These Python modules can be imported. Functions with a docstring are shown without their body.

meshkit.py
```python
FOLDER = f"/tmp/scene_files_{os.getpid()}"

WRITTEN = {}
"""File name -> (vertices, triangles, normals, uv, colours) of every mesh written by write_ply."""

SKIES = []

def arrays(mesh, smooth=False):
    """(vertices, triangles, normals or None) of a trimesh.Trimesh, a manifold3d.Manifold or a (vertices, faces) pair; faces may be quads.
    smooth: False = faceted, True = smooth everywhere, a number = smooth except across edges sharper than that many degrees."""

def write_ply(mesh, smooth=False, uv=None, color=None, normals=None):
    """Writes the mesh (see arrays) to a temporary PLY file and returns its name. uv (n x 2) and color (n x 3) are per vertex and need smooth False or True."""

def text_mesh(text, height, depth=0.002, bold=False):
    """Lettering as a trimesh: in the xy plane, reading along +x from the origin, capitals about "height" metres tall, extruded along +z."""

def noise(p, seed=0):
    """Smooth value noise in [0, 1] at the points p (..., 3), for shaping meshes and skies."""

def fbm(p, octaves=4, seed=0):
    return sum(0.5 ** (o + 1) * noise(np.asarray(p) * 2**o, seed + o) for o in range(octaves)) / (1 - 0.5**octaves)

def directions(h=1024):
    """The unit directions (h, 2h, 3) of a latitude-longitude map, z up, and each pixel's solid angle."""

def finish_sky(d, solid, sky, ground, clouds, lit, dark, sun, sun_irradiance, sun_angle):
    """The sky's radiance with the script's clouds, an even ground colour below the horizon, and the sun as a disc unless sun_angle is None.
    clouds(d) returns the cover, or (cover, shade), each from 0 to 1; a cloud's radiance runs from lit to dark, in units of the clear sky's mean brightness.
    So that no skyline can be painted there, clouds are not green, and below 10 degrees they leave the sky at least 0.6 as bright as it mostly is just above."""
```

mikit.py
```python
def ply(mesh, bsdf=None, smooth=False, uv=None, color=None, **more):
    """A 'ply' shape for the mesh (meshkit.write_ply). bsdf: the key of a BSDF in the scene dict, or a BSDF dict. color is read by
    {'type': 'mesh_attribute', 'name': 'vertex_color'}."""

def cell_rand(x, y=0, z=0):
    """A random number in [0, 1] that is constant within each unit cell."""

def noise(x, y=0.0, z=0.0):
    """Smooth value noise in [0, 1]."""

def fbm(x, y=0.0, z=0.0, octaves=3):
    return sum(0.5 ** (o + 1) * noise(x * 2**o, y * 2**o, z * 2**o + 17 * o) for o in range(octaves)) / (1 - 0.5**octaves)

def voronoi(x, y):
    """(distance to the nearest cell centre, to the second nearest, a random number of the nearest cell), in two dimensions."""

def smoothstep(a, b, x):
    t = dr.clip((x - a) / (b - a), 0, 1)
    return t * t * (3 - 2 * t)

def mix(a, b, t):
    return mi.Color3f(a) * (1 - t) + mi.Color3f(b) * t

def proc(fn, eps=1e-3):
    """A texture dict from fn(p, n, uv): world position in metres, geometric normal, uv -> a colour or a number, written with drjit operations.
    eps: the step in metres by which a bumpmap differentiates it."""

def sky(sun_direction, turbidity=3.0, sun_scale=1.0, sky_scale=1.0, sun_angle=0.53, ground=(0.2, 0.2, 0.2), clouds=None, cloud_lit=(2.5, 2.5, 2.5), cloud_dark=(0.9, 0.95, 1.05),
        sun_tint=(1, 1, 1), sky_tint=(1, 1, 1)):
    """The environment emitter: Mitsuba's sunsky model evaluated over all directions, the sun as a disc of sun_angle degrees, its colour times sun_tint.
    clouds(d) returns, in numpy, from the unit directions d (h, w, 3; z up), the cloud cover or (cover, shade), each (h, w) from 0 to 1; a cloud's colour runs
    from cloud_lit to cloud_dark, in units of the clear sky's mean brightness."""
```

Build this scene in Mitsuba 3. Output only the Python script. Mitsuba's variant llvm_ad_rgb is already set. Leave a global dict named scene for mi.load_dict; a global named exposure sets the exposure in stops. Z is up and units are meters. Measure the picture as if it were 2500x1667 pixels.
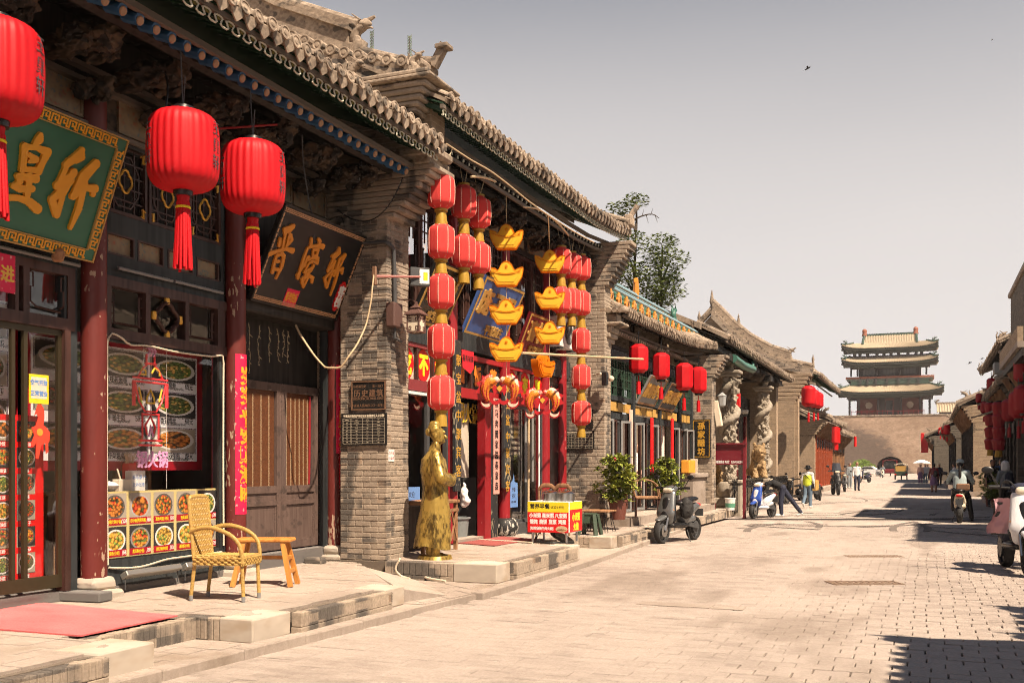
import math, random, glob
import numpy as np, trimesh, drjit as dr, mitsuba as mi, mikit, meshkit
from mikit import proc, noise, fbm, cell_rand, voronoi, smoothstep, mix
from PIL import Image, ImageDraw, ImageFont
from shapely import affinity, box as sbox, union_all
from shapely.geometry import Polygon, LineString, Point, MultiPolygon

# ---- camera, sky, exposure
T4 = mi.ScalarTransform4f
H_EYE, FPX, VPX, HOR = 1.55, 2500.0, 2260.0, 1137.0
TH = math.atan((VPX - 1250) / FPX)
CT, ST = math.cos(TH), math.sin(TH)
scene, labels = {}, {}
scene['camera'] = {'type': 'perspective', 'fov': 2 * math.degrees(math.atan(1250 / FPX)), 'fov_axis': 'x', 'near_clip': 0.1, 'far_clip': 5000.0,
    'principal_point_offset_x': 0.0, 'principal_point_offset_y': (833.5 - HOR) / 1667.0,
    'to_world': T4().look_at(origin=[0, 0, H_EYE], target=[-ST, CT, H_EYE], up=[0, 0, 1])}
SUN = (1.0, -0.62, 1.55)
def haze_sky(d):
    e = np.clip(d[..., 2], 0, 1)
    n = meshkit.fbm(d * np.array([3.0, 3.0, 9.0]), 4, 5)
    shade = np.clip((e / 0.5) ** 2.5 + 0.08 * (n - 0.5), 0, 1)
    return np.full(e.shape, 0.97), shade
scene['sky'] = mikit.sky(SUN, turbidity=4, sun_scale=1.75, sky_scale=0.9, clouds=haze_sky, cloud_lit=(2.5, 2.33, 2.22), cloud_dark=(0.27, 0.38, 0.58),
    sun_tint=(1.0, 0.98, 0.985), ground=(0.30, 0.25, 0.20))
exposure = 1.82

# ---- pixel of the photograph -> point, on planes of the built place
def ray(px, py):
    a, b = (px - 1250) / FPX, (HOR - py) / FPX
    return np.array([-ST + CT * a, CT + ST * a, b])
def wx(px, py, X):
    d = ray(px, py); return np.array([0, 0, H_EYE]) + d * (X / d[0])
def wy(px, py, Y):
    d = ray(px, py); return np.array([0, 0, H_EYE]) + d * (Y / d[1])
def wz(px, py, z):
    d = ray(px, py); return np.array([0, 0, H_EYE]) + d * ((z - H_EYE) / d[2])
def yz(px, py, X): return wx(px, py, X)[1:]

# ---- meshes: (vertices, triangles)
_CF = trimesh.convex.convex_hull
def box(x0, x1, y0, y1, z0, z1):
    v = np.array([[x, y, z] for x in (x0, x1) for y in (y0, y1) for z in (z0, z1)], float)
    f = np.array([[0, 1, 3], [0, 3, 2], [4, 6, 7], [4, 7, 5], [0, 4, 5], [0, 5, 1], [2, 3, 7], [2, 7, 6], [0, 2, 6], [0, 6, 4], [1, 5, 7], [1, 7, 3]])
    return v, f
def _cb():
    s = [(a, b, c) for a in (-1, 1) for b in (-1, 1) for c in (-1, 1)]
    p = np.array([[x * (.9 if k != 0 else 1), y * (.9 if k != 1 else 1), z * (.9 if k != 2 else 1)] for x, y, z in s for k in range(3)])
    h = trimesh.Trimesh(p).convex_hull
    # map hull vertices back to (corner sign, which axis is full)
    sg, full = np.sign(h.vertices), np.argmax(np.abs(h.vertices), 1)
    return sg, full, np.array(h.faces)
_SG, _FU, _CBF = _cb()
def cbox(x0, x1, y0, y1, z0, z1, ch=0.006):
    c = np.array([(x0 + x1) / 2, (y0 + y1) / 2, (z0 + z1) / 2]); h = np.array([x1 - x0, y1 - y0, z1 - z0]) / 2
    ch = min(ch, h.min() * .6)
    e = np.where(np.arange(3)[None] == _FU[:, None], h[None], h[None] - ch)
    return c + _SG * e, _CBF
def cat(*ms):
    ms = [m for m in (ms[0] if len(ms) == 1 and isinstance(ms[0], list) else ms) if m is not None and len(m[0])]
    o, V, F = 0, [], []
    for v, f in ms: V.append(v); F.append(np.asarray(f) + o); o += len(v)
    return (np.vstack(V), np.vstack(F)) if V else (np.zeros((0, 3)), np.zeros((0, 3), int))
def mv(m, x=0, y=0, z=0): return m[0] + np.array([x, y, z]), m[1]
def sc(m, x, y=None, z=None):
    y = x if y is None else y; z = x if z is None else z
    f = m[1] if x * y * z > 0 else m[1][:, ::-1]
    return m[0] * np.array([x, y, z]), f
def rot(m, ax, deg, at=(0, 0, 0)):
    a = math.radians(deg); c, s = math.cos(a), math.sin(a)
    R = {'x': [[1, 0, 0], [0, c, -s], [0, s, c]], 'y': [[c, 0, s], [0, 1, 0], [-s, 0, c]], 'z': [[c, -s, 0], [s, c, 0], [0, 0, 1]]}[ax]
    return (m[0] - np.array(at)) @ np.array(R).T + np.array(at), m[1]
def ap(m, M): return m[0] @ M[:3, :3].T + M[:3, 3], m[1]
def frame(o, u, v):
    """matrix whose local x, y, z axes are u, v, u x v at o"""
    u = np.array(u, float); u /= np.linalg.norm(u); v = np.array(v, float); v = v - u * (u @ v); v /= np.linalg.norm(v)
    M = np.eye(4); M[:3, 0], M[:3, 1], M[:3, 2], M[:3, 3] = u, v, np.cross(u, v), o
    return M
def onx(m, X): return m[0][:, [2, 0, 1]] + np.array([X, 0, 0]), m[1]              # local (u,v,d) -> u along Y, v up, d to +X
def ony(m, Y): return m[0][:, [0, 2, 1]] * np.array([1, -1, 1]) + np.array([0, Y, 0]), m[1]  # u along X, v up, d to -Y
def tube(P, r, n=6, cap=True, closed=False):
    P = np.asarray(P, float); k = len(P); r = np.broadcast_to(np.asarray(r, float), (k,))
    t = np.roll(P, -1, 0) - np.roll(P, 1, 0) if closed else np.gradient(P, axis=0)
    t /= np.linalg.norm(t, axis=1, keepdims=True) + 1e-12
    a = np.zeros_like(P); ref = np.array([0, 0, 1.]) if abs(t[0][2]) < .9 else np.array([1., 0, 0])
    for i in range(k):
        ref = ref - t[i] * (ref @ t[i]); ref /= np.linalg.norm(ref) + 1e-12; a[i] = ref
    b = np.cross(t, a); g = np.arange(n) * 2 * np.pi / n
    v = P[:, None] + r[:, None, None] * (np.cos(g)[None, :, None] * a[:, None] + np.sin(g)[None, :, None] * b[:, None])
    kk = k if closed else k - 1
    i, j = np.meshgrid(np.arange(kk), np.arange(n), indexing='ij'); i2 = (i + 1) % k; j2 = (j + 1) % n
    q = np.stack([i * n + j, i * n + j2, i2 * n + j2, i2 * n + j], -1).reshape(-1, 4)
    F = np.vstack([q[:, [0, 1, 2]], q[:, [0, 2, 3]]]); v = v.reshape(-1, 3)
    if cap and not closed:
        v = np.vstack([v, P[:1], P[-1:]]); m = len(v); jj = np.arange(n)
        F = np.vstack([F, np.stack([jj * 0 + m - 2, (jj + 1) % n, jj], 1), np.stack([jj * 0 + m - 1, (k - 1) * n + jj, (k - 1) * n + (jj + 1) % n], 1)])
    return v, F
def rod(p, q, r, r2=None, n=8): return tube([p, q], [r, r if r2 is None else r2], n)
def lathe(prof, n=16, ribs=None):
    prof = np.asarray(prof, float); g = np.arange(n) * 2 * np.pi / n
    s = np.ones(n) if ribs is None else ribs(g)
    v = np.stack([prof[:, :1] * np.cos(g) * s, prof[:, :1] * np.sin(g) * s, np.repeat(prof[:, 1:], n, 1)], -1).reshape(-1, 3)
    i, j = np.meshgrid(np.arange(len(prof) - 1), np.arange(n), indexing='ij'); j2 = (j + 1) % n
    q = np.stack([i * n + j, i * n + j2, (i + 1) * n + j2, (i + 1) * n + j], -1).reshape(-1, 4)
    return v, np.vstack([q[:, [0, 1, 2]], q[:, [0, 2, 3]]])
def beam(p, q, w, h, up=(0, 0, 1)):
    p, q = np.array(p, float), np.array(q, float); d = q - p; L = np.linalg.norm(d)
    x = d / L; y = np.cross(up, x); ny = np.linalg.norm(y)
    y = y / ny if ny > 1e-6 else np.array([1., 0, 0]) if abs(x[0]) < .9 else np.array([0, 1., 0]); z = np.cross(x, y)
    M = np.eye(4); M[:3, 0], M[:3, 1], M[:3, 2], M[:3, 3] = x, y, z, p
    return ap(box(0, L, -w / 2, w / 2, -h / 2, h / 2), M)
def ext(poly, d, z0=0.0):
    if not hasattr(poly, 'geom_type'): poly = Polygon(poly)
    if not poly.is_valid: poly = poly.buffer(0)
    out = []
    for g in getattr(poly, 'geoms', [poly]):
        if g.is_empty or g.geom_type != 'Polygon' or g.area < 1e-8: continue
        m = trimesh.creation.extrude_polygon(g, d, engine='earcut'); out.append((np.array(m.vertices) + [0, 0, z0], np.array(m.faces)))
    return cat(out)
def quad(a, b, c, d): return np.array([a, b, c, d], float), np.array([[0, 1, 2], [0, 2, 3]])
def grid(fn, nu, nv):
    u, v = np.meshgrid(np.linspace(0, 1, nu + 1), np.linspace(0, 1, nv + 1), indexing='ij')
    P = fn(u, v); V = np.stack(P, -1).reshape(-1, 3); i, j = np.meshgrid(np.arange(nu), np.arange(nv), indexing='ij'); w = nv + 1
    q = np.stack([i * w + j, (i + 1) * w + j, (i + 1) * w + j + 1, i * w + j + 1], -1).reshape(-1, 4)
    return V, np.vstack([q[:, [0, 1, 2]], q[:, [0, 2, 3]]])
def ball(c, r, n=2):
    m = trimesh.creation.icosphere(subdivisions=n); return np.array(m.vertices) * np.asarray(r) + np.array(c), np.array(m.faces)
def lump(m, amp, freq, seed=0):
    v = m[0]; t = trimesh.Trimesh(v, m[1], process=False); n = t.vertex_normals
    return v + n * ((meshkit.fbm(v * freq + 37.1, 3, seed) - .5) * 2 * amp)[:, None], m[1]

# ---- the scene's entries
_used = {}
def key(base):
    k = _used.get(base, 0); _used[base] = k + 1
    return base if k == 0 else f'{base}_{k:03d}'
def put(k, mesh, mat, smooth=30, uv=None, tw=None):
    if uv is not None and smooth not in (False, True): smooth = False
    d = mikit.ply(mesh, mat, smooth=smooth, uv=uv)
    if tw is not None: d['to_world'] = tw
    scene[k] = d; return k
class Thing:
    def __init__(s, name, label=None, cat=None, group=None, kind=None, M=None):
        s.k = key(name); s.M = M; e = {}
        if label: e['label'] = label
        if cat: e['category'] = cat
        if group: e['group'] = group
        if kind: e['kind'] = kind
        if e: labels[s.k] = e
    def add(s, part, mesh, mat, smooth=30, label=None, under=None, uv=None, kind=None):
        if isinstance(mesh, list): return [s.add(part, m, mat, smooth, label, under, uv, kind) for m in mesh][0]
        k = key((under or s.k) + '__' + part)
        if s.M is not None: mesh = ap(mesh, s.M)
        put(k, mesh, mat, smooth, uv)
        e = {}
        if label: e['label'] = label
        if kind: e['kind'] = kind
        if e: labels[k] = e
        return k
    def sub(s, part, under=None): return key((under or s.k) + '__' + part)   # a part that only holds sub-parts
def solo(name, mesh, mat, label=None, cat=None, group=None, kind=None, smooth=30, uv=None):
    k = key(name); put(k, mesh, mat, smooth, uv); e = {}
    for a, b in (('label', label), ('category', cat), ('group', group), ('kind', kind)):
        if b: e[a] = b
    labels[k] = e; return k

# ---- lettering
_FONT = {}
def _glyph(ch):
    if ch not in _FONT:
        if 'font' not in _FONT: _FONT['font'] = ImageFont.truetype(glob.glob('/opt/blender-*/*/datafiles/fonts/Noto Sans CJK Regular.woff2')[0], 64)
        f = _FONT['font']; w = f.getlength(ch)
        im = Image.new('L', (int(w) + 16, 96)); ImageDraw.Draw(im).text((8, 72), ch, 255, f, anchor='ls')
        on = np.pad(np.asarray(im) > 110, ((0, 0), (1, 1))).astype(np.int8)
        r, a = np.nonzero(np.diff(on, axis=1) == 1); b = np.nonzero(np.diff(on, axis=1) == -1)[1]
        g = union_all(sbox(a - 8, 72 - r - 1, b - 8, 72 - r)).buffer(.5).buffer(-.5).simplify(.6) if len(r) else Polygon()
        _FONT[ch] = (affinity.scale(g, 1 / 64, 1 / 64, origin=(0, 0)), w / 64)
    return _FONT[ch]
def text2d(s, h, bold=0.0, vertical=False, gap=0.0, simp=0.0):
    """shapely outline of the text, centred at the origin; h = character cell height"""
    out, x, y = [], 0.0, 0.0
    for ch in s:
        g, w = _glyph(ch)
        if vertical:
            out.append(affinity.translate(g, -w / 2, y)); y -= 1 + gap
        else:
            out.append(affinity.translate(g, x, 0)); x += w + gap
    g = union_all(out)
    if bold: g = g.buffer(bold)
    if simp: g = g.simplify(simp)
    a, b, c, d = g.bounds
    return affinity.scale(affinity.translate(g, -(a + c) / 2, -(b + d) / 2), h, h, origin=(0, 0))
def text3d(s, h, d=.002, at=(0, 0), sx=1.0, **k): return mv(ext(affinity.scale(text2d(s, h, **k), sx, 1, origin=(0, 0)), d), at[0], at[1])
RNG = np.random.default_rng(7)
def rnd(a, b): return float(RNG.uniform(a, b))
# ---- materials
def rgb(c): return {'type': 'rgb', 'value': [float(x) for x in c]}
def M(name, c, rough=.6, metal=0.0, spec=.5, bump=None, bs=0.0, tex=None, **k):
    b = {'type': 'principled', 'base_color': proc(tex) if tex else rgb(c), 'roughness': rough, 'metallic': metal, 'specular': spec, **k}
    if bump: b = {'type': 'bumpmap', 'arbitrary': proc(bump, 2e-3), 'scale': bs, 'bsdf': b}
    scene[name] = {'type': 'twosided', 'bsdf': b}; return name
def tri(p, n, k):  # two coordinates lying in the surface
    up = dr.abs(n.z) > .7
    return dr.select(up, p.x, dr.select(dr.abs(n.x) > dr.abs(n.y), p.y, p.x)) * k, dr.select(up, p.y, p.z) * k
def t_paver(p, n, uv):
    c = cell_rand(dr.floor(p.x / .29 + 40), dr.floor(p.y / .185), 3)
    a, s = fbm(p.x * .7, p.y * .35, 3, 4), fbm(p.x * 5, p.y * 14, 1, 4)
    st = smoothstep(.62, .80, fbm(p.x * 1.3 + 9, p.y * .5, 5, 3))
    g = fbm(p.x * 60, p.y * 60, p.z * 60, 2)
    base = mix((.228, .189, .163), (.335, .283, .246), smoothstep(.25, .75, a * .55 + s * .35 + c * .16))
    return mix(base, (.17, .135, .11), st * .55) * (.86 + .28 * g)
def t_grit(p, n, uv): return fbm(p.x * 90, p.y * 90, p.z * 90, 3) + .8 * fbm(p.x * 14, p.y * 14, p.z * 14, 2)
def t_slab(p, n, uv):
    a, s = fbm(p.x * 1.1, p.y * .8, p.z * 2, 4), fbm(p.x * 9, p.y * 26, p.z * 9, 3)
    g = fbm(p.x * 70, p.y * 70, p.z * 70, 2)
    st = smoothstep(.58, .8, fbm(p.x * 2.2, p.y * 2.2, p.z * 3 + 7, 3))
    return mix(mix((.24, .196, .163), (.335, .28, .238), smoothstep(.25, .75, a * .6 + s * .4)), (.19, .145, .105), st * .6) * (.88 + .24 * g)
def t_brick(p, n, uv):
    u, v = tri(p, n, 1.0)
    r = cell_rand(dr.floor(p.z / .0755), dr.floor((p.x + p.y * .7) / .23), 4)
    a = fbm(p.x * 2, p.y * 2, p.z * 1.3, 4); g = fbm(u * 45, v * 60, 3, 3)
    dk = smoothstep(.51, .66, fbm(p.x * 4 + 3, p.y * 4, p.z * .55, 3) * .75 + r * .3)
    c = mix((.23, .185, .145), (.42, .34, .262), r * .6 + a * .4)
    c = mix(c, (.34, .20, .11), smoothstep(.9, .97, r) * .5)
    c = mix(c, (.055, .052, .05), dk * .85)
    return c * (.75 + .5 * g)
def t_farbrick(p, n, uv):
    u, v = tri(p, n, 1.0); row = dr.floor(v / .075)
    r = cell_rand(row, dr.floor(u / .24 + .5 * (row - 2 * dr.floor(row / 2))), 8)
    a = fbm(u * .8, v * .8, 2, 4); e = v / .075 - row
    c = mix((.20, .15, .105), (.35, .255, .17), r * .55 + a * .45)
    return mix(c, (.42, .35, .27), smoothstep(.86, .93, e) * .55) * (.85 + .3 * fbm(u * 20, v * 30, 1, 2))
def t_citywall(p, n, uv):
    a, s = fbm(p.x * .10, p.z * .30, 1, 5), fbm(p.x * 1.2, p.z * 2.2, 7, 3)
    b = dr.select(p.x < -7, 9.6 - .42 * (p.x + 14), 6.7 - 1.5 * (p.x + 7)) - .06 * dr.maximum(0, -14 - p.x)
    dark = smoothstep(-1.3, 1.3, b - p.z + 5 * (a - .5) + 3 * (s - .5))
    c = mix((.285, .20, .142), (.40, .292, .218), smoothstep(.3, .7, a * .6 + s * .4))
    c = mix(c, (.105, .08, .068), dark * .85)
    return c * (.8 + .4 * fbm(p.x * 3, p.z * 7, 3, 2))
def t_tile(p, n, uv):
    a, g = fbm(p.x * 2.1, p.y * 2.1, p.z * 3, 3), fbm(p.x * 23, p.y * 23, p.z * 23, 3)
    c = mix((.17, .13, .098), (.39, .31, .235), smoothstep(.25, .75, a * .5 + g * .5))
    return mix(c, (.05, .045, .04), smoothstep(.56, .7, fbm(p.x * 8 + 5, p.y * 8, p.z * 8, 3)) * .75)
def t_peel(c0, c1, th):
    def f(p, n, uv):
        w = fbm(p.x * 8, p.y * 8, p.z * 1.4, 4) * .55 + fbm(p.x * 45, p.y * 45, p.z * 12, 2) * .45
        k = smoothstep(th, th + .03, w + .10 * smoothstep(1.0, .2, p.z))
        g = .8 + .4 * fbm(p.x * 6, p.y * 6, p.z * 2, 3)
        return mix(mi.Color3f(c0) * g, c1, k)
    return f
def t_wood(c0, c1, fz=1.5):
    def f(p, n, uv):
        s = fbm(p.x * 26, p.y * 26, p.z * fz, 4); a = fbm(p.x * 2, p.y * 2, p.z * 2, 3)
        return mix(c0, c1, smoothstep(.3, .7, s * .6 + a * .4))
    return f
def t_gold(p, n, uv):
    a = fbm(p.x * 16, p.y * 16, p.z * 4, 4); b = fbm(p.x * 50, p.y * 50, p.z * 16, 3)
    k = smoothstep(.42, .66, a * .55 + b * .45)
    return mix((.47, .315, .075), (.11, .07, .02), k)
def t_rattan(p, n, uv):
    w = dr.sin(p.z * 560) * .5 + .5; a = fbm(p.x * 40, p.y * 40, p.z * 40, 2)
    return mix((.24, .13, .03), (.52, .34, .10), smoothstep(.1, .6, w * .6 + a * .4))
def t_food(p, n, uv):
    cu, cv = dr.floor(uv.x), dr.floor(uv.y); x, y = uv.x - cu - .5, uv.y - cv - .5
    h = cell_rand(cu, cv, 1); h2 = cell_rand(cu, cv, 2); h3 = cell_rand(cu, cv, 5)
    rr = dr.sqrt((x + .06 * (h2 - .5)) ** 2 * 1.1 + (y + .05 * (h - .5)) ** 2 * 1.25)
    ks = 7 + 9 * h3; d1, d2, w = voronoi((uv.x + 7 * h) * ks, (uv.y + 9 * h2) * ks)
    f2 = fbm(uv.x * 24, uv.y * 24, h * 40, 3)
    pa = mix(mix((.50, .16, .03), (.62, .34, .05), h), mix((.08, .16, .03), (.13, .07, .04), h2), smoothstep(.45, .6, h3))
    pb = mix((.62, .40, .10), (.55, .06, .02), smoothstep(.4, .6, h2)); pc = mix((.05, .03, .02), (.20, .30, .05), h)
    food = mix(mix(pa, pb, smoothstep(.5, .56, w)), pc, smoothstep(.72, .8, w)) * (.45 + 1.1 * f2) * (1.15 - .9 * smoothstep(.2, .75, d1))
    bg = mix((.34, .30, .24), (.03, .03, .03), smoothstep(.45, .5, h))
    plate = mix((.68, .66, .62), (.10, .09, .085), smoothstep(.6, .7, h2)) * (.9 + .1 * f2)
    c = dr.select(rr < .47, plate, mi.Color3f(bg))
    return dr.select(rr < .37 + .05 * f2, food, c)
def t_leaf(c0, c1):
    def f(p, n, uv):
        return mix(c0, c1, smoothstep(.3, .75, fbm(p.x * 2.2, p.y * 2.2, p.z * 2.2, 3) * .6 + cell_rand(dr.floor(p.x * 17), dr.floor(p.y * 17), dr.floor(p.z * 17)) * .4))
    return f
def t_panel(p, n, uv):
    a = fbm(p.y * 26, p.z * 22, p.x * 5, 4); b = fbm(p.y * 60, p.z * 50, 3, 3); h = fbm(p.y * 9, p.z * 9, 8, 2)
    c = mix((.30, .225, .14), (.20, .14, .08), a)
    c = mix(c, mix((.08, .16, .18), (.35, .10, .05), smoothstep(.4, .6, h)), smoothstep(.55, .68, a * .5 + b * .5) * .8)
    return c
def t_carved(p, n, uv):
    d1, d2, w = voronoi(p.x * 7 + p.y * 7, p.z * 9); g = fbm(p.x * 20, p.y * 20, p.z * 20, 3)
    return mix((.018, .014, .012), (.09, .058, .034), smoothstep(.35, .8, g * .6 + w * .4))
def t_stone(p, n, uv):
    g = fbm(p.x * 18, p.y * 18, p.z * 18, 4); a = fbm(p.x * 2, p.y * 2, p.z * 2, 2)
    return mix((.22, .185, .145), (.44, .385, .31), g * .7 + a * .3)
def t_whitestone(p, n, uv):
    g = fbm(p.x * 6, p.y * 6, p.z * 9, 4); s = smoothstep(.5, .72, fbm(p.x * 3, p.y * 3, p.z * 5 + 3, 4))
    return mix(mix((.36, .31, .255), (.50, .44, .37), g), (.33, .24, .16), s * .6)
def t_doorwood(p, n, uv):
    a = fbm(p.x * 30, p.y * 30, p.z * 2.2, 4); b = smoothstep(.58, .7, fbm(p.x * 9, p.y * 9, p.z * 9, 4))
    return mix(mix((.07, .045, .038), (.145, .096, .08), a), (.05, .035, .03), b * .7)
def t_blind(p, n, uv):
    w = .5 + .5 * dr.sin(p.z * 520); a = fbm(p.y * 20, p.z * 90, 1, 3)
    return mix((.045, .015, .006), (.16, .055, .018), w * .45 + a * .55)
def t_sprig(p, n, uv):  # couplet paper: pink-red with pale printed sprigs
    k = smoothstep(.72, .78, fbm(p.y * 22 + p.x * 22, p.z * 22, 4, 3))
    return mix((.72, .01, .07), (.78, .32, .33), k)
def t_brushed(p, n, uv): return mix((.50, .50, .50), (.66, .65, .63), fbm(p.x * 60, p.y * 60, p.z * 400, 2))
def t_road(p, n, uv): return mix((.13, .11, .09), (.23, .19, .155), fbm(p.x * 3, p.y * 3, 1, 4))
def t_carpet(p, n, uv): return mix((.40, .05, .055), (.66, .17, .17), fbm(p.x * 2.2, p.y * 5, 1, 4) * .6 + fbm(p.x * 90, p.y * 90, 2, 2) * .4)
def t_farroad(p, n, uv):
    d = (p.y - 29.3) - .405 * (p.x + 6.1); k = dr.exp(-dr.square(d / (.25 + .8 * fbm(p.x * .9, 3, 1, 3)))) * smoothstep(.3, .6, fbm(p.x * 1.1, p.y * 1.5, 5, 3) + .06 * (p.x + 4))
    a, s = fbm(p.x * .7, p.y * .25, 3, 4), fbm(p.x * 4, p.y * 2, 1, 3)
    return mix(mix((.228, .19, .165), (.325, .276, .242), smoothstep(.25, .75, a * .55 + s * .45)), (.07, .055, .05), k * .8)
M('m_paver', 0, .72, tex=t_paver, bump=t_grit, bs=.0012)
M('m_slab', 0, .8, tex=t_slab, bump=t_grit, bs=.0012)
M('m_brick', 0, .85, tex=t_brick, bump=t_grit, bs=.002)
M('m_farbrick', 0, .88, tex=t_farbrick)
def t_shadedbrick(p, n, uv): return mi.Color3f(t_farbrick(p, n, uv)) * mi.Color3f(.42, .48, .56)  # far brick darkened: shade of the right hand fronts put into the colour
M('m_greybrick', 0, .88, tex=t_shadedbrick)
M('m_citywall', 0, .9, tex=t_citywall)
M('m_tile', 0, .85, tex=t_tile)
M('m_redpeel', 0, .45, tex=t_peel((.125, .02, .016), (.40, .28, .2), .655))
M('m_blackpeel', 0, .55, tex=t_peel((.022, .024, .026), (.30, .26, .18), .60))
M('m_redwall', (.30, .012, .015), .5)
M('m_darkwood', 0, .6, tex=t_wood((.009, .008, .007), (.026, .021, .017)))
M('m_bluewood', 0, .6, tex=t_wood((.012, .016, .018), (.032, .039, .043)))
M('m_brownwood', 0, .5, tex=t_wood((.032, .014, .011), (.07, .03, .023)))
M('m_doorwood', 0, .7, tex=t_doorwood)
M('m_orangewood', 0, .42, tex=t_wood((.42, .16, .03), (.60, .27, .06)))
M('m_oldwood', 0, .7, tex=t_wood((.17, .085, .04), (.34, .18, .09)))
M('m_mortar', (.30, .25, .195), .95)
M('m_darkmortar', (.125, .10, .078), .95)
def t_fish(p, n, uv):
    d1, d2, w = voronoi((p.x + p.y) * 30, p.z * 30); return mix((.42, .02, .012), (.74, .27, .02), smoothstep(.05, .16, d2 - d1))
M('m_fishscale', 0, .5, tex=t_fish)
M('m_statue', 0, .36, .55, tex=t_gold)
M('m_rattan', 0, .5, tex=t_rattan)
M('m_food', 0, .35, tex=t_food)
M('m_leaf', 0, .55, tex=t_leaf((.05, .085, .025), (.22, .27, .07)))
M('m_plantleaf', 0, .4, tex=t_leaf((.10, .15, .025), (.40, .42, .08)))
M('m_bark', (.06, .045, .035), .9)
M('m_panel', 0, .6, tex=t_panel)
M('m_carved', 0, .75, tex=t_carved)
M('m_stone', 0, .8, tex=t_stone)
M('m_whitestone', 0, .7, tex=t_whitestone)
M('m_blind', 0, .6, tex=t_blind)
M('m_couplet', 0, .5, tex=t_sprig)
M('m_carpet', 0, .95, tex=t_carpet)
M('m_shadedlantern', (.30, .005, .012), .6)  # darker copy of the lantern red, eave shade put into the colour
M('m_road', 0, .9, tex=t_road)
M('m_farroad', 0, .85, tex=t_farroad)
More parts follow.
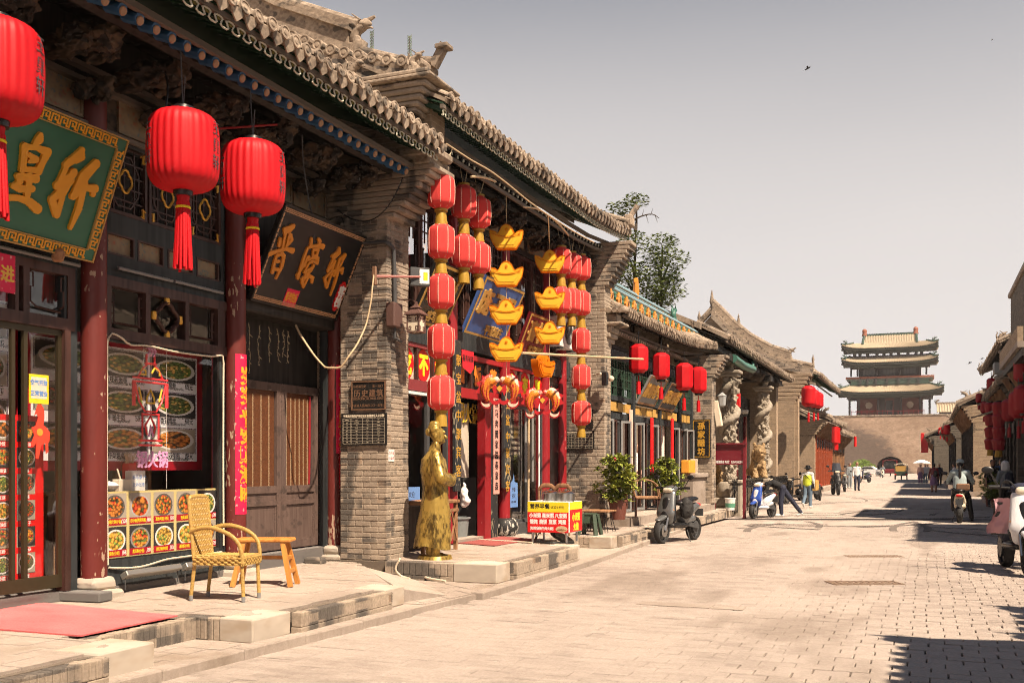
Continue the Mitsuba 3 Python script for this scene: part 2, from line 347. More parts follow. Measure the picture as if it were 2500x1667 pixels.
for nm, c, r, mt in (('black', (.012, .012, .013), .35, 0), ('rubber', (.022, .021, .021), .75, 0), ('darkgrey', (.06, .062, .065), .5, 0), ('grey', (.22, .22, .22), .5, 0), ('midgrey', (.33, .34, .34), .55, 0),
    ('white', (.74, .73, .70), .5, 0), ('cream', (.66, .58, .45), .6, 0), ('chrome', (.62, .62, .62), .18, 1), ('steel', (.55, .55, .54), .32, 1), ('goldleaf', (.72, .40, .06), .35, .35), ('gold', (.70, .38, .05), .5, 0),
    ('ochre', (.46, .27, .07), .6, 0), ('green_sign', (.026, .14, .085), .4, 0), ('green_paint', (.01, .04, .02), .6, 0), ('teal', (.05, .15, .115), .4, 0), ('ridgegreen', (.04, .07, .055), .5, 0), ('skyblue', (.25, .38, .43), .4, 0), ('blue_paint', (.03, .10, .22), .5, 0),
    ('blue_sign', (.05, .11, .33), .55, 0), ('paleblue', (.13, .26, .55), .5, 0), ('scallop', (.46, .45, .36), .6, 0), ('lantern_gold', (.42, .25, .03), .45, .2), ('red', (.62, .01, .012), .45, 0), ('darkred', (.22, .008, .012), .45, 0),
    ('oldcarpet', (.20, .05, .045), .95, 0), ('pink', (.72, .02, .10), .5, 0), ('yellow', (.78, .60, .02), .5, 0), ('orange', (.72, .20, .02), .5, 0), ('sticker', (.52, .43, .19), .35, 0),
    ('posterwhite', (.80, .81, .83), .4, 0), ('posterred', (.33, .008, .02), .4, 0), ('plaster', (.50, .44, .36), .9, 0), ('skin', (.42, .24, .16), .5, 0), ('hair', (.012, .01, .009), .5, 0), ('navy', (.022, .026, .05), .8, 0), ('denim', (.13, .19, .26), .85, 0),
    ('hivis', (.62, .72, .05), .7, 0), ('whitecloth', (.66, .66, .66), .85, 0), ('greycloth', (.22, .25, .27), .85, 0), ('paleteal', (.36, .44, .45), .85, 0), ('purple', (.22, .13, .24), .85, 0), ('blackcloth', (.015, .015, .017), .85, 0), ('bluecloth', (.03, .09, .22), .85, 0),
    ('bluebike', (.03, .08, .36), .25, 0), ('whitebike', (.68, .69, .72), .25, 0), ('silverbike', (.20, .21, .215), .3, .6), ('maroon', (.16, .012, .018), .35, 0), ('taillight', (.75, .02, .02), .3, 0), ('amber', (.75, .25, .02), .3, 0), ('terracotta', (.15, .05, .035), .5, 0), ('bucket', (.20, .22, .22), .55, 0),
    ('greenplastic', (.045, .07, .045), .5, 0), ('plaque', (.016, .015, .014), .4, 0), ('copper', (.28, .16, .10), .45, .4), ('blanket', (.55, .32, .36), .9, 0), ('glaze_green', (.03, .13, .07), .3, 0), ('glaze_orange', (.55, .22, .03), .3, 0), ('tile_yellow', (.40, .33, .235), .6, 0), ('redcloth', (.55, .015, .03), .6, 0),
    ('fish_orange', (.72, .24, .02), .5, 0), ('fish_red', (.42, .01, .015), .45, 0), ('fish_pink', (.78, .48, .38), .55, 0), ('paper', (.70, .64, .56), .8, 0), ('neon_red', (.85, .06, .07), .3, 0), ('neon_pink', (.85, .45, .75), .3, 0), ('neon_yellow', (.85, .6, .08), .3, 0), ('far_dark', (.045, .042, .045), .8, 0), ('far_red', (.095, .04, .034), .8, 0), ('tower_green', (.05, .062, .056), .7, 0), ('bamboo', (.55, .42, .26), .5, 0), ('aluminium', (.40, .39, .36), .35, .7), ('brownmetal', (.11, .06, .05), .5, 0), ('bird', (.03, .03, .035), .8, 0), ('bush', (.13, .20, .03), .8, 0), ('dustygrey', (.13, .12, .115), .9, 0)):
    M('m_' + nm, c, r, mt)
def thin(name, c, dt, rough=.5): scene[name] = {'type': 'principledthin', 'base_color': rgb(c), 'roughness': rough, 'diff_trans': dt, 'eta': 1.4}
def t_lantern(p, n, uv): return mix((.44, .003, .007), (.60, .008, .016), fbm(p.x * 5, p.y * 5, p.z * 3, 4) * .7 + fbm(p.x * 120, p.y * 120, p.z * 120, 2) * .3)
M('m_lantern', 0, .55, spec=.3, tex=t_lantern)
thin('m_silk', (.76, .085, .08), .42)
thin('m_silkdark', (.60, .015, .045), .5)
thin('m_ingot', (.92, .52, .05), .3)
thin('m_ingotside', (.78, .23, .015), .4)
scene['m_glass'] = {'type': 'thindielectric', 'int_ior': 1.5}
# ---- the setting: ground, road, pavements, raised platforms
solo('ground', box(-2500, 2500, -400, 4000, -.6, -.06), 'm_road', 'dusty ground under and around the old street', kind='structure')
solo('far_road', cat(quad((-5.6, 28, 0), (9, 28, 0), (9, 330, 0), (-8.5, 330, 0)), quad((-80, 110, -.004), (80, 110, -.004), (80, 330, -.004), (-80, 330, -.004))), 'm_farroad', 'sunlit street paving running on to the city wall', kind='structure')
road = Thing('road', 'sunlit street of staggered grey brick pavers in the foreground', kind='structure')
road.add('joint_bed', quad((-5.7, -8, -.022), (9, -8, -.022), (9, 28.05, -.022), (-5.7, 28.05, -.022)), 'm_darkmortar', False)
PW, PL = .195, .275
cand, i = [], 0
y = 4.6
kerbx = lambda y: np.interp(y, [-3, 5.5, 9.4, 10.9, 15.4, 27.6], [-5.55, -5.13, -4.92, -4.76, -4.84, -5.53])
while y < 28:
    x = -5.62 + (PL / 2 if i % 2 else 0) + rnd(-.02, .02)
    while x < 8:
        if x + PL > kerbx(y) and not (x > 4 and y > 16) and not (x > 2.6 + .25 * y): cand.append((x, y))
        x += PL
    y += PW; i += 1
def seen(x, y):
    d = np.array([x + PL / 2, y + PW / 2, -H_EYE]); f = -d[0] * ST + d[1] * CT; r = d[0] * CT + d[1] * ST
    px, py = 1250 + FPX * r / f, HOR + FPX * H_EYE / f
    return f, (-20 < px < 2520 and py < 1690)
near = sorted((seen(x, y)[0], x, y) for x, y in cand if seen(x, y)[1] and x > kerbx(y))[:298]
nearset = {(x, y) for _, x, y in near}
def paver(x, y, ch):
    g = (abs(rnd(0, 1)) ** 3 * .008 + .003) * (.3 + .7 * min(1, max(0, (x + 2.6 - .06 * (y - 8)) / 1.2)))
    m = cbox(x + g * 1.1, x + PL - g * 1.1, y + g * .4, y + PW - g * .4, -.035, rnd(-.0035, .0025), ch) if ch else box(x + .002, x + PL - .002, y + .0015, y + PW - .0015, -.03, rnd(-.003, .001))
    m = (m[0].copy(), m[1]); top = m[0][:, 2] > -.01
    m[0][top, 2] += rnd(-.012, .012) * (m[0][top, 0] - x - PL / 2) + rnd(-.012, .012) * (m[0][top, 1] - y - PW / 2)
    return m
rest = []
for x, y in cand:
    if x < kerbx(y) - .25: continue
    if (x, y) in nearset: road.add('paver', paver(x, y, .004), 'm_paver', False)
    elif y < 20: rest.append(paver(x, y, .004))
    else: rest.append(paver(x, y, 0))
road.add('paver_field', cat(rest), 'm_paver', False, kind='stuff')
slab = solo('paving_patch', mv(cat(cbox(-3.0, -2.18, 10.52, 10.78, .001, .008, .003), cbox(-2.16, -1.82, 10.5, 10.78, .001, .008, .003)), 0, .6), 'm_slab', 'pale repair slabs let into the street paving', kind='structure')
sw = Thing('sidewalk', 'dusty lower walk of faded tiles between the kerb and the shop platforms', kind='structure')
sw.add('bed', ext([(-9, -8), (-5.6, -8), (-5.13, 5.5), (-4.97, 9.4), (-4.83, 10.9), (-4.9, 15.4), (-5.55, 27.6), (-5.75, 110), (-12, 110)], .2, -.14), 'm_slab', False)
def pave(th, part, poly, w, l, z0, z1, gap=.006, most=280, mat='m_slab', stag=True, ang=0, ch=.004):
    poly = Polygon(poly); c = poly.centroid; pr = affinity.rotate(poly, -ang, origin=c); a, b, cc, d = pr.bounds; n = 0; extra = []
    j, y = 0, b
    while y < d:
        x = a - (l / 2 if (j % 2 and stag) else 0)
        while x < cc:
            g = affinity.rotate(sbox(x + gap / 2, y + gap / 2, x + l - gap / 2, y + w - gap / 2).intersection(pr), ang, origin=c)
            if g.area > .1 * w * l and g.geom_type == 'Polygon':
                m = ext(g, z1 - z0 + rnd(-.003, .002), z0)
                if n < most: th.add(part, m, mat, False); n += 1
                else: extra.append(m)
            x += l
        y += w; j += 1
    if extra: th.add(part + '_field', cat(extra), mat, False, kind='stuff')
pave(sw, 'tile', [(-5.9, 5.97), (-5.2, 5.97), (-5.06, 7.1), (-5.9, 7.1)], .26, .26, .061, .072)
pave(sw, 'tile', [(-6.95, 12.0), (-6.4, 11.85), (-5.0, 11.82), (-4.86, 11.0), (-5.0, 9.82), (-5.25, 9.82)], .2, .26, .061, .07, ang=-38)
# kerb stones along the street
kb = Thing('kerb', 'low kerb of worn pale stone between street and walk', kind='structure')
def kerb_run(ys):
    for a, b in zip(ys[:-1], ys[1:]):
        xa, xb = kerbx(a), kerbx(b); p, q = np.array([xa - .07, a + .004, .04]), np.array([xb - .07, b - .004, .04])
        h = rnd(.080, .086); m = cbox(0, np.linalg.norm(q - p), -.09, .07, -.06, h - .04, .012)
        d = (q - p) / np.linalg.norm(q - p); kb.add('kerb_stone', ap(m, frame(p, d, np.cross([0, 0, 1], d))), 'm_slab', False)
kerb_run([-2, -1, 0, 1, 2, 3, 4, 5, 5.9, 6.8, 7.6, 8.5, 9.42]); kerb_run([10.85, 11.6, 12.4, 13.3, 14.2, 15.1, 16, 17, 18, 19, 20, 21, 22.2, 23.4, 24.8, 26.2, 27.6])
# raised platforms edged with bricks on end
def edge_bricks(th, p, q, z0, z1, w=.062, course=True):
    p, q = np.array(p, float), np.array(q, float); d = (q - p); L = np.linalg.norm(d); d /= L; nrm = np.array([d[1], -d[0]])
    n = max(1, round(L / w)); s = L / n; zb = z0 + (.062 if course else 0)
    for i in range(n):
        o = p + d * s * i
        th.add('edge_brick', ap(cbox(.003, s - .003, -.11, rnd(-.004, .004), zb + .004, z1 - .002 + rnd(-.006, .0), .006), frame([*o, 0], [*d, 0], [*nrm, 0]) if False else _fr(o, d, nrm)), 'm_brick', False)
    if course:
        n = max(1, round(L / .22)); s = L / n
        for i in range(n): th.add('footing_brick', ap(cbox(.003, s - .003, -.11, rnd(-.002, .006), z0 - .05, zb, .006), _fr(p + d * s * i, d, nrm)), 'm_brick', False)
def _fr(o, d, nrm):
    Mx = np.eye(4); Mx[:3, 0] = [*d, 0]; Mx[:3, 1] = [*nrm, 0]; Mx[:2, 3] = o
    return Mx
def stone(th, x0, x1, y0, y1, z0, z1): th.add('corner_stone', lump(sub2(cbox(x0, x1, y0, y1, z0, z1, .012)), .003, 9), 'm_whitestone', 25)
def sub2(m):
    t = trimesh.Trimesh(m[0], m[1], process=False).subdivide().subdivide(); return np.array(t.vertices), np.array(t.faces)
def core(th, poly, z0, z1): th.add('core', ext(Polygon(poly).buffer(-.06, join_style=2), z1 - z0, z0), 'm_darkmortar', False)
SW = .06
p0 = Thing('platform', 'raised brick edged shop platform in the left foreground with a pale corner stone', kind='structure')
P0 = [(-8.2, -3), (-5.24, -3), (-5.24, 5.97), (-5.9, 5.97), (-5.9, 7.13), (-5.22, 7.13), (-5.2, 9.77), (-7.0, 11.98), (-8.4, 11.98)]
p0.add('core', ext(Polygon(P0).buffer(-.06, join_style=2), .19, .05), 'm_darkmortar', False)
pave(p0, 'tile', Polygon([(-8.0, -3), (-5.36, -3), (-5.36, 5.85), (-6.02, 5.85), (-6.02, 7.25), (-5.34, 7.25), (-5.33, 9.72), (-7.0, 11.9), (-8.3, 11.9)]).intersection(sbox(-9, 4, 0, 13)), .3, .42, .2, .262, gap=.005, most=200)
edge_bricks(p0, (-5.24, 5.42), (-5.24, 4.2), SW, .258); p0.add('edge_brick_field', box(-5.35, -5.24, -3, 4.2, SW, .258), 'm_brick', False)
stone(p0, -5.66, -5.235, 5.42, 5.975, SW, .264)
edge_bricks(p0, (-5.66, 5.97), (-5.9, 5.97), SW, .258)
edge_bricks(p0, (-5.9, 7.12), (-5.9, 5.98), SW, .258, course=False)
edge_bricks(p0, (-5.9, 7.13), (-5.56, 7.13), SW, .258, course=False)
stone(p0, -5.56, -5.215, 7.125, 7.68, SW, .264); stone(p0, -5.6, -5.2, 9.35, 9.78, SW, .264)
edge_bricks(p0, (-5.215, 9.35), (-5.215, 7.68), SW, .258)
rv = np.array([[-7.5, 12.2, .257], [-5.32, 9.64, .257], [-5.06, 10.6, .065], [-6.5, 12.3, .065], [-7.5, 12.2, 0], [-5.32, 9.64, 0], [-5.06, 10.6, 0], [-6.5, 12.3, 0]]); rt_ = trimesh.Trimesh(rv).convex_hull
p0.add('ramp', (np.array(rt_.vertices), np.array(rt_.faces)), 'm_slab', False)
p1 = Thing('platform', 'raised brick edged platform carrying the golden statue and the food cart', kind='structure')
P1 = [(-8.2, 11.9), (-5.02, 11.9), (-5.1, 15.45), (-5.95, 15.45), (-5.95, 17.7), (-8.2, 17.7)]
p1.add('core', ext(Polygon(P1).buffer(-.06, join_style=2), .24, .04), 'm_darkmortar', False)
pave(p1, 'tile', Polygon(P1).buffer(-.11, join_style=2), .4, .4, .2, .302, gap=.004, most=200)
edge_bricks(p1, (-6.62, 11.9), (-5.62, 11.9), SW, .298, w=.09)
stone(p1, -5.62, -5.015, 11.895, 12.35, SW, .304); stone(p1, -5.5, -5.085, 15.05, 15.46, SW, .304)
edge_bricks(p1, (-5.09, 15.05), (-5.03, 12.35), SW, .298)
edge_bricks(p1, (-5.5, 15.46), (-5.95, 15.46), SW, .298); edge_bricks(p1, (-5.95, 17.7), (-5.95, 15.46), SW, .298)
p2 = Thing('platform', 'raised brick edged platform in front of the vinegar shop', kind='structure')
p2.add('core', ext(Polygon([(-8.2, 17.7), (-5.24, 17.7), (-5.3, 30), (-8.2, 30)]).buffer(-.06, join_style=2), .21, .04), 'm_darkmortar', False)
p2.add('top', ext([(-8.1, 17.8), (-5.34, 17.8), (-5.4, 30), (-8.1, 30)], .06, .206), 'm_slab', False)
edge_bricks(p2, (-5.95, 17.72), (-5.66, 17.72), SW, .262, w=.1); stone(p2, -5.66, -5.235, 17.715, 18.1, SW, .268)
edge_bricks(p2, (-5.27, 21.0), (-5.24, 18.1), SW, .262); stone(p2, -5.6, -5.26, 21.0, 21.35, SW, .268)
p2.add('edge_brick_field', box(-5.4, -5.28, 21.35, 30, SW, .262), 'm_brick', False)
p2.add('step', cat(cbox(-8, -5.75, 20.9, 30.2, .2, .46, .01)), 'm_slab', False)
# ---- parts that several buildings share
def brick_pier(th, part, X0, X1, Y, dep, z0, z1, most=400, mat='m_brick', L=.235, Hc=.0755, mort='m_mortar'):
    """masonry pier: bricks on the face towards -Y and on the end towards +X"""
    th_p = th.add(part, box(X0, X1 - .008, Y + .008, Y + dep, z0, z1), mort, False)
    n = round((z1 - z0) / Hc); h = (z1 - z0) / n; extra = []; cnt = 0
    for i in range(n):
        z = z0 + i * h; edges = [X0]; e = X0 + (L if i % 2 else L * .5)
        while e < X1 - L * .3: edges.append(e); e += L
        edges.append(X1); bs = []
        for a, b in zip(edges[:-1], edges[1:]):
            bs.append(cbox(a + .004, b - (.004 if b < X1 else 0), Y - rnd(-.002, .006), Y + .1, z + .0045, z + h - .0045, .007))
        y = Y + .104 if i % 2 else Y + .104 + L * .5
        if i % 2 == 0: bs.append(cbox(X1 - .1, X1 + rnd(-.002, .005), Y + .108, y - .004, z + .0045, z + h - .0045, .007))
        while y < Y + dep - .03:
            bs.append(cbox(X1 - .1, X1 + rnd(-.002, .005), y + .004, min(y + L, Y + dep) - .004, z + .0045, z + h - .0045, .007)); y += L
        for m in bs:
            if cnt < most: th.add('brick', m, mat, False, under=th_p); cnt += 1
            else: extra.append(m)
    if extra: th.add('brick_field', cat(extra), mat, False, under=th_p, kind='stuff')
    return th_p
def corbel(th, part, X0, xa, za, xb, zb, Y, dep, n=9):
    p = th.sub(part)
    for i in range(n):
        t0, t1 = i / n, (i + 1) / n
        x = xa + (xb - xa) * (t1 ** .9); th.add('course', cbox(X0, x, Y - .012 - .005 * (i % 2), Y + dep, za + (zb - za) * t0 + .004, za + (zb - za) * t1 - .002, .012), 'm_brick', False, under=p)
    return p
S27, C27 = math.sin(math.radians(27)), math.cos(math.radians(27))
def arc_tile(p, L, r, X, Y, z, a=(0, 180), n=6, seg=4):
    """row of barrel tiles running up the slope from (X, Y, z)"""
    g = np.radians(np.linspace(a[0], a[1], n)); V, F = [], []
    out = []
    for s in range(seg):
        l0, l1 = L * s / seg - (.012 if s else 0), L * (s + 1) / seg
        pr = []
        for l, rr in ((l0, r), (l0 + .05, r), (l1, r * .9)):
            pr.append(np.stack([X - C27 * l - S27 * np.sin(g) * rr * -1 * 0 - 0 * g, Y - np.cos(g) * rr, z + S27 * l + np.sin(g) * rr], -1))
        v = np.stack(pr).reshape(-1, 3); i, j = np.meshgrid(np.arange(2), np.arange(n - 1), indexing='ij')
        q = np.stack([i * n + j, (i + 1) * n + j, (i + 1) * n + j + 1, i * n + j + 1], -1).reshape(-1, 4)
        out.append((v, np.vstack([q[:, [0, 2, 1]], q[:, [0, 3, 2]]])))
    return cat(out)
def face_disc(r, d=.02, n=12):   # round end tile, facing +X
    m = lathe([(0, d), (r * .35, d * .95), (r * .42, d * .55), (r * .72, d * .5), (r * .8, d), (r, d * .9), (r, -.01), (0, -.01)], n)
    return rot(m, 'y', 90)
def drip(w, h):   # drip tile hanging at the eave, facing +X
    g = np.linspace(-1, 1, 9); prof = [(-w / 2, .02), (w / 2, .02)] + [(w / 2 * t, -h * (1 - abs(t)) ** .55 - .012 + .012 * abs(t)) for t in g[::-1]]
    return rot(onx(ext(prof, .018), 0), 'y', 12)
def eave(th, X, z, Y0, Y1, pitch=.2, L=1.5, r=.06, raft=.165, tr=None, green='m_green_paint', blue=True, lower=True, fine=True, tmat='m_tile', dz=None, Xw=None, ends=True, trimm='m_scallop'):
    """tiled eave whose lip lies at (X, z), towards +X; the roof rises towards -X"""
    T = (lambda m: m) if tr is None else (lambda m: ap(m, tr)); dz = dz or (lambda y: 0.0)
    Xw = X - 1.9 if Xw is None else Xw
    rf = th.add('roof', T(cat(*[beam((X - .05, (a + b) / 2, z - .06 + dz((a + b) / 2)), (X - .05 - C27 * L * 1.05, (a + b) / 2, z - .06 + S27 * L * 1.05 + dz((a + b) / 2)), b - a, .05) for a, b in zip(np.linspace(Y0, Y1, 9)[:-1], np.linspace(Y0, Y1, 9)[1:])])), tmat, False)
    n = round((Y1 - Y0) / pitch); ds, dp = face_disc(r * 1.12), drip(pitch * .93, .095)
    for i in range(n):
        y = Y0 + (i + .5) * (Y1 - Y0) / n; q = dz(y); j = rnd(-.012, .012)
        th.add('tile_row', T(mv(arc_tile(0, L, r, X - .02, y + j * .4, z - .005 + j), 0, 0, q)), tmat, 40, under=rf)
        if ends: th.add('end_tile', T(mv(rot(rot(ds, 'y', -8 + rnd(-6, 6)), 'z', rnd(-5, 5)), X + j, y + j * .4, z + q + j)), tmat, 30, under=rf)
        th.add('drip_tile', T(mv(rot(dp, 'x', rnd(-9, 9)), X - .02 + rnd(-.008, .008), y + pitch / 2 + rnd(-.008, .008), z - .055 + q + j)), tmat, False, under=rf)
        th.add('pan_tile', T(mv(arc_tile(0, L, pitch * .3, X - .03, y + pitch / 2, z - .02, a=(200, 340), n=5, seg=3), 0, 0, q)), tmat, 40, under=rf) if fine else None
    bs = list(zip(np.linspace(Y0, Y1, 7)[:-1], np.linspace(Y0, Y1, 7)[1:]))
    seg = lambda x, zz, w, h: T(cat(*[beam((x, a, zz + dz(a)), (x, b + .002, zz + dz(b)), w, h) for a, b in bs]))
    th.add('fascia', seg(X - .10, z - .135, .05, .05), 'm_oldfascia', False)
    if lower: th.add('fascia', seg(X - .47, z - .285, .055, .06), 'm_oldfascia', False)
    sl = .40  # slope of flying rafters
    th.add('soffit_board', T(cat(*[beam((X - .08, (a + b) / 2, z - .10 + dz((a + b) / 2)), (Xw, (a + b) / 2, z - .10 + sl * (X - .08 - Xw) + dz((a + b) / 2)), b - a, .02) for a, b in bs])), green, False)
    if raft:
        m = round((Y1 - Y0) / raft)
        for i in range(m):
            y = Y0 + (i + .5) * (Y1 - Y0) / m; q = dz(y)
            th.add('flying_rafter', T(beam((X - .12, y, z - .155 + q), (X - .62, y, z - .155 + .5 * sl + q), .055, .06)), green, False)
            if trimm: th.add('rafter_end', T(mv(box(X - .119, X - .108, y - .026, y + .026, z - .19, z - .13), 0, 0, q)), 'm_ochregreen', False)
    if trimm:
        P = [(X - .098, y, z - .205 - .045 * math.cos(2 * math.pi * (y - Y0) / raft) + dz(y)) for y in np.linspace(Y0, Y1, int((Y1 - Y0) / raft * 10))]
        P = [(a, b + .034 * math.sin(4 * math.pi * (b - Y0) / raft), c) for a, b, c in P]
        th.add('scallop_trim', T(tube(P, .011, 4)), trimm, 60)
    if blue:
        m = round((Y1 - Y0) / .205)
        for i in range(m):
            y = Y0 + (i + .5) * (Y1 - Y0) / m; q = dz(y)
            rr = th.add('round_rafter', T(rod((X - .50, y, z - .36 + q), (Xw, y, z - .36 + sl * (X - .5 - Xw) + q), .05, n=8)), 'm_darkwood', 40)
            th.add('cap', T(rod((X - .495, y, z - .36 + q), (X - .66, y, z - .30 + q), .056, n=8)), 'm_blue_paint', 40, under=rr)
            th.add('end', T(mv(rot(lathe([(0, .012), (.035, .012), (.042, 0)], 10), 'y', 112), X - .492, y, z - .372 + q)), 'm_raw', 30, under=rr)
    return rf
def carved_bracket(th, X, Y, z, s=1.0, T=lambda m: m, seed=0):
    """carved bracket end reaching out under the eave"""
    m = cat(lump(sub2(sub2(cbox(-.55 * s, .12 * s, -.07 * s, .07 * s, -.10 * s, .10 * s, .03))), .05 * s, 17, seed), lump(ball((.16 * s, 0, .02 * s), (.14 * s, .10 * s, .13 * s), 3), .08 * s, 19, seed + 3),
            lump(ball((-.05 * s, .16 * s, -.03 * s), (.20 * s, .07 * s, .11 * s), 3), .08 * s, 21, seed + 5), lump(ball((-.05 * s, -.16 * s, -.03 * s), (.20 * s, .07 * s, .11 * s), 3), .08 * s, 21, seed + 9))
    th.add('carved_bracket', T(mv(m, X, Y, z)), 'm_carved', 30)
def rframe(y0, y1, z0, z1, w, X0, X1):  # rectangular frame in a plane X = const
    return cat(box(X0, X1, y0, y1, z0, z0 + w), box(X0, X1, y0, y1, z1 - w, z1), box(X0, X1, y0, y0 + w, z0 + w, z1 - w), box(X0, X1, y1 - w, y1, z0 + w, z1 - w))
def lattice_mesh(y0, y1, z0, z1, X, t=.016, d=.03, n=4, m=3, octa=True):
    y, z = np.linspace(y0, y1, n + 1), np.linspace(z0, z1, m + 1); out = []
    bar = lambda a, b: beam((X, *a), (X, *b), d, t, up=(1, 0, 0)) if False else beam((X, *a), (X, *b), t, t)
    for k in range(1, n): out.append(bar((y[k], z0), (y[k], z1)))
    for k in range(1, m): out.append(bar((y0, z[k]), (y1, z[k])))
    if octa:
        cy, cz, a, b = (y0 + y1) / 2, (z0 + z1) / 2, (y1 - y0) * .36, (z1 - z0) * .40
        P = [(cy - a, cz - b * .45), (cy - a, cz + b * .45), (cy - a * .45, cz + b), (cy + a * .45, cz + b), (cy + a, cz + b * .45), (cy + a, cz - b * .45), (cy + a * .45, cz - b), (cy - a * .45, cz - b)]
        out += [bar(P[i], P[(i + 1) % 8]) for i in range(8)]
    return cat(out)
def ring_gold(cy, cz, a, b, X): # quatrefoil rosette
    g = np.linspace(0, 2 * np.pi, 40, endpoint=False); r = .86 + .22 * np.abs(np.cos(2 * g))
    return tube(np.stack([X + 0 * g, cy + a * r * np.cos(g), cz + b * r * np.sin(g)], 1), .013, 5, closed=True)
def brush(strokes, w):  # brush strokes: lists of (u, v, width factor)
    g = []
    for s in strokes:
        for (a, b, p), (c, d, q) in zip(s[:-1], s[1:]):
            g.append(union_all([Point(a, b).buffer(w * p, 6), Point(c, d).buffer(w * q, 6)]).convex_hull)
    return union_all(g)
def fret(L, h, w):   # key pattern band along +u, height h
    n = max(1, round(L / (h * 1.15))); s = L / n; out = []
    for i in range(n):
        o = i * s; P = [(o, .12 * h), (o + .12 * s, .12 * h), (o + .12 * s, .88 * h), (o + .82 * s, .88 * h), (o + .82 * s, .36 * h), (o + .46 * s, .36 * h), (o + .46 * s, .6 * h)]
        out += [LineString(P).buffer(w, cap_style=3, join_style=2), LineString([(o + .82 * s, .36 * h), (o + .82 * s, .12 * h), (o + s, .12 * h)]).buffer(w, cap_style=3, join_style=2)]
    return union_all(out)
class Board(Thing):
    """sign board leaning out from the wall: bottom edge at (Xb, zb), top edge at (Xt, zt), from Y0 to Y1"""
    def place(s, Xb, zb, Xt, zt, Y0, Y1):
        s.o = np.array([Xb, Y0, zb]); s.v = np.array([Xt - Xb, 0, zt - zb]); s.H = np.linalg.norm(s.v); s.W = Y1 - Y0; s.F = frame(s.o, (0, 1, 0), s.v); return s
    def uv(s, px, py):
        d = ray(px, py); n = s.F[:3, 2]; e = np.array([0, 0, H_EYE]); p = e + d * ((s.o - e) @ n / (d @ n)); q = p - s.o
        return q @ s.F[:3, 0], q @ s.F[:3, 1]
    def face(s, part, m, mat, smooth=False, **k): return s.add(part, ap(m, s.F), mat, smooth, **k)
def dragon(s=1.0, seed=0):
    """small roof dragon looking along +x, standing on the origin"""
    P = np.array([(-.05, 0, 0), (-.02, 0, .16), (-.10, 0, .30), (-.02, 0, .42), (.10, 0, .47)]) * s
    t = np.linspace(0, 1, 16); C = np.stack([np.interp(t, np.linspace(0, 1, 5), P[:, k]) for k in range(3)], 1)
    tl = np.array([(-.12, 0, .18), (-.24, 0, .26), (-.27, 0, .42), (-.20, 0, .56), (-.26, 0, .64)]) * s; D = np.stack([np.interp(t, np.linspace(0, 1, 5), tl[:, k]) for k in range(3)], 1)
    ms = [lump(tube(C, np.linspace(.12, .085, 16) * s, 10), .02 * s, 18 / s, seed), lump(tube(D, np.linspace(.07, .015, 16) * s, 8), .012 * s, 20 / s, seed),
          lump(ball(np.array([.12, 0, .50]) * s, np.array([.13, .09, .09]) * s), .025 * s, 16 / s, seed), rod(np.array([.15, 0, .54]) * s, np.array([.32, 0, .60]) * s, .05 * s, .025 * s), rod(np.array([.14, 0, .45]) * s, np.array([.28, 0, .40]) * s, .035 * s, .015 * s),
          rod(np.array([.05, .05, .56]) * s, np.array([-.10, .09, .68]) * s, .022 * s, .008 * s), rod(np.array([.05, -.05, .56]) * s, np.array([-.10, -.09, .68]) * s, .022 * s, .008 * s),
          lump(sub2(cbox(-.2 * s, .14 * s, -.1 * s, .1 * s, -.02 * s, .2 * s, .03 * s)), .02 * s, 14 / s, seed)]
    for k in range(5): ms.append(rod(np.array([-.12 + .02 * k, 0, .2 + .07 * k]) * s, np.array([-.22 + .02 * k, 0, .26 + .08 * k]) * s, .03 * s, .004 * s, 5))
    return cat(ms)
def verge(th, curve, Y, r=.075, n=14, tmat='m_tile', under=None):
    """tile ends along a gable slope facing -Y; curve = [(X, z)...]"""
    c = np.array(curve, float); d = np.r_[0, np.cumsum(np.linalg.norm(np.diff(c, axis=0), axis=1))]
    for i in range(n):
        t = d[-1] * (i + .5) / n; x, z = np.interp(t, d, c[:, 0]), np.interp(t, d, c[:, 1])
        th.add('verge_tile', cat(rot(mv(rot(face_disc(r), 'z', -90), x, Y - .05, z), 'x', 0), rod((x, Y - .04, z), (x, Y + .45, z + .02), r * .95, n=10)), tmat, 35, under=under)
        t2 = d[-1] * (i + 1) / n; x2, z2 = np.interp(t2, d, c[:, 0]), np.interp(t2, d, c[:, 1])
        th.add('drip_tile', mv(rot(drip(d[-1] / n * .9, .09), 'z', -90), x2, Y - .03, z2 - .05), tmat, False, under=under)
def sweep(curve, Y0, Y1, h0, h1):  # slab following a curve in (X, z), from Y0 to Y1, z offsets h0..h1
    c = np.array(curve, float); k = len(c); V, F = [], []
    for x, z in c: V += [(x, Y0, z + h0), (x, Y1, z + h0), (x, Y1, z + h1), (x, Y0, z + h1)]
    for i in range(k - 1):
        for a in range(4):
            b = (a + 1) % 4; p, q, r_, s = 4 * i + a, 4 * i + b, 4 * i + 4 + b, 4 * i + 4 + a; F += [(p, q, r_), (p, r_, s)]
    F += [(0, 2, 1), (0, 3, 2), (4 * k - 4, 4 * k - 3, 4 * k - 2), (4 * k - 4, 4 * k - 2, 4 * k - 1)]
    m = trimesh.Trimesh(np.array(V, float), np.array(F), process=False); trimesh.repair.fix_normals(m); return np.array(m.vertices), np.array(m.faces)
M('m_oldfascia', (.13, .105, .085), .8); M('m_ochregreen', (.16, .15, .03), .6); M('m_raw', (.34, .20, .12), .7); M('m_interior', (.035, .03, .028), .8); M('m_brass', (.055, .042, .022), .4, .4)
from manifold3d import Manifold, Mesh as MMesh
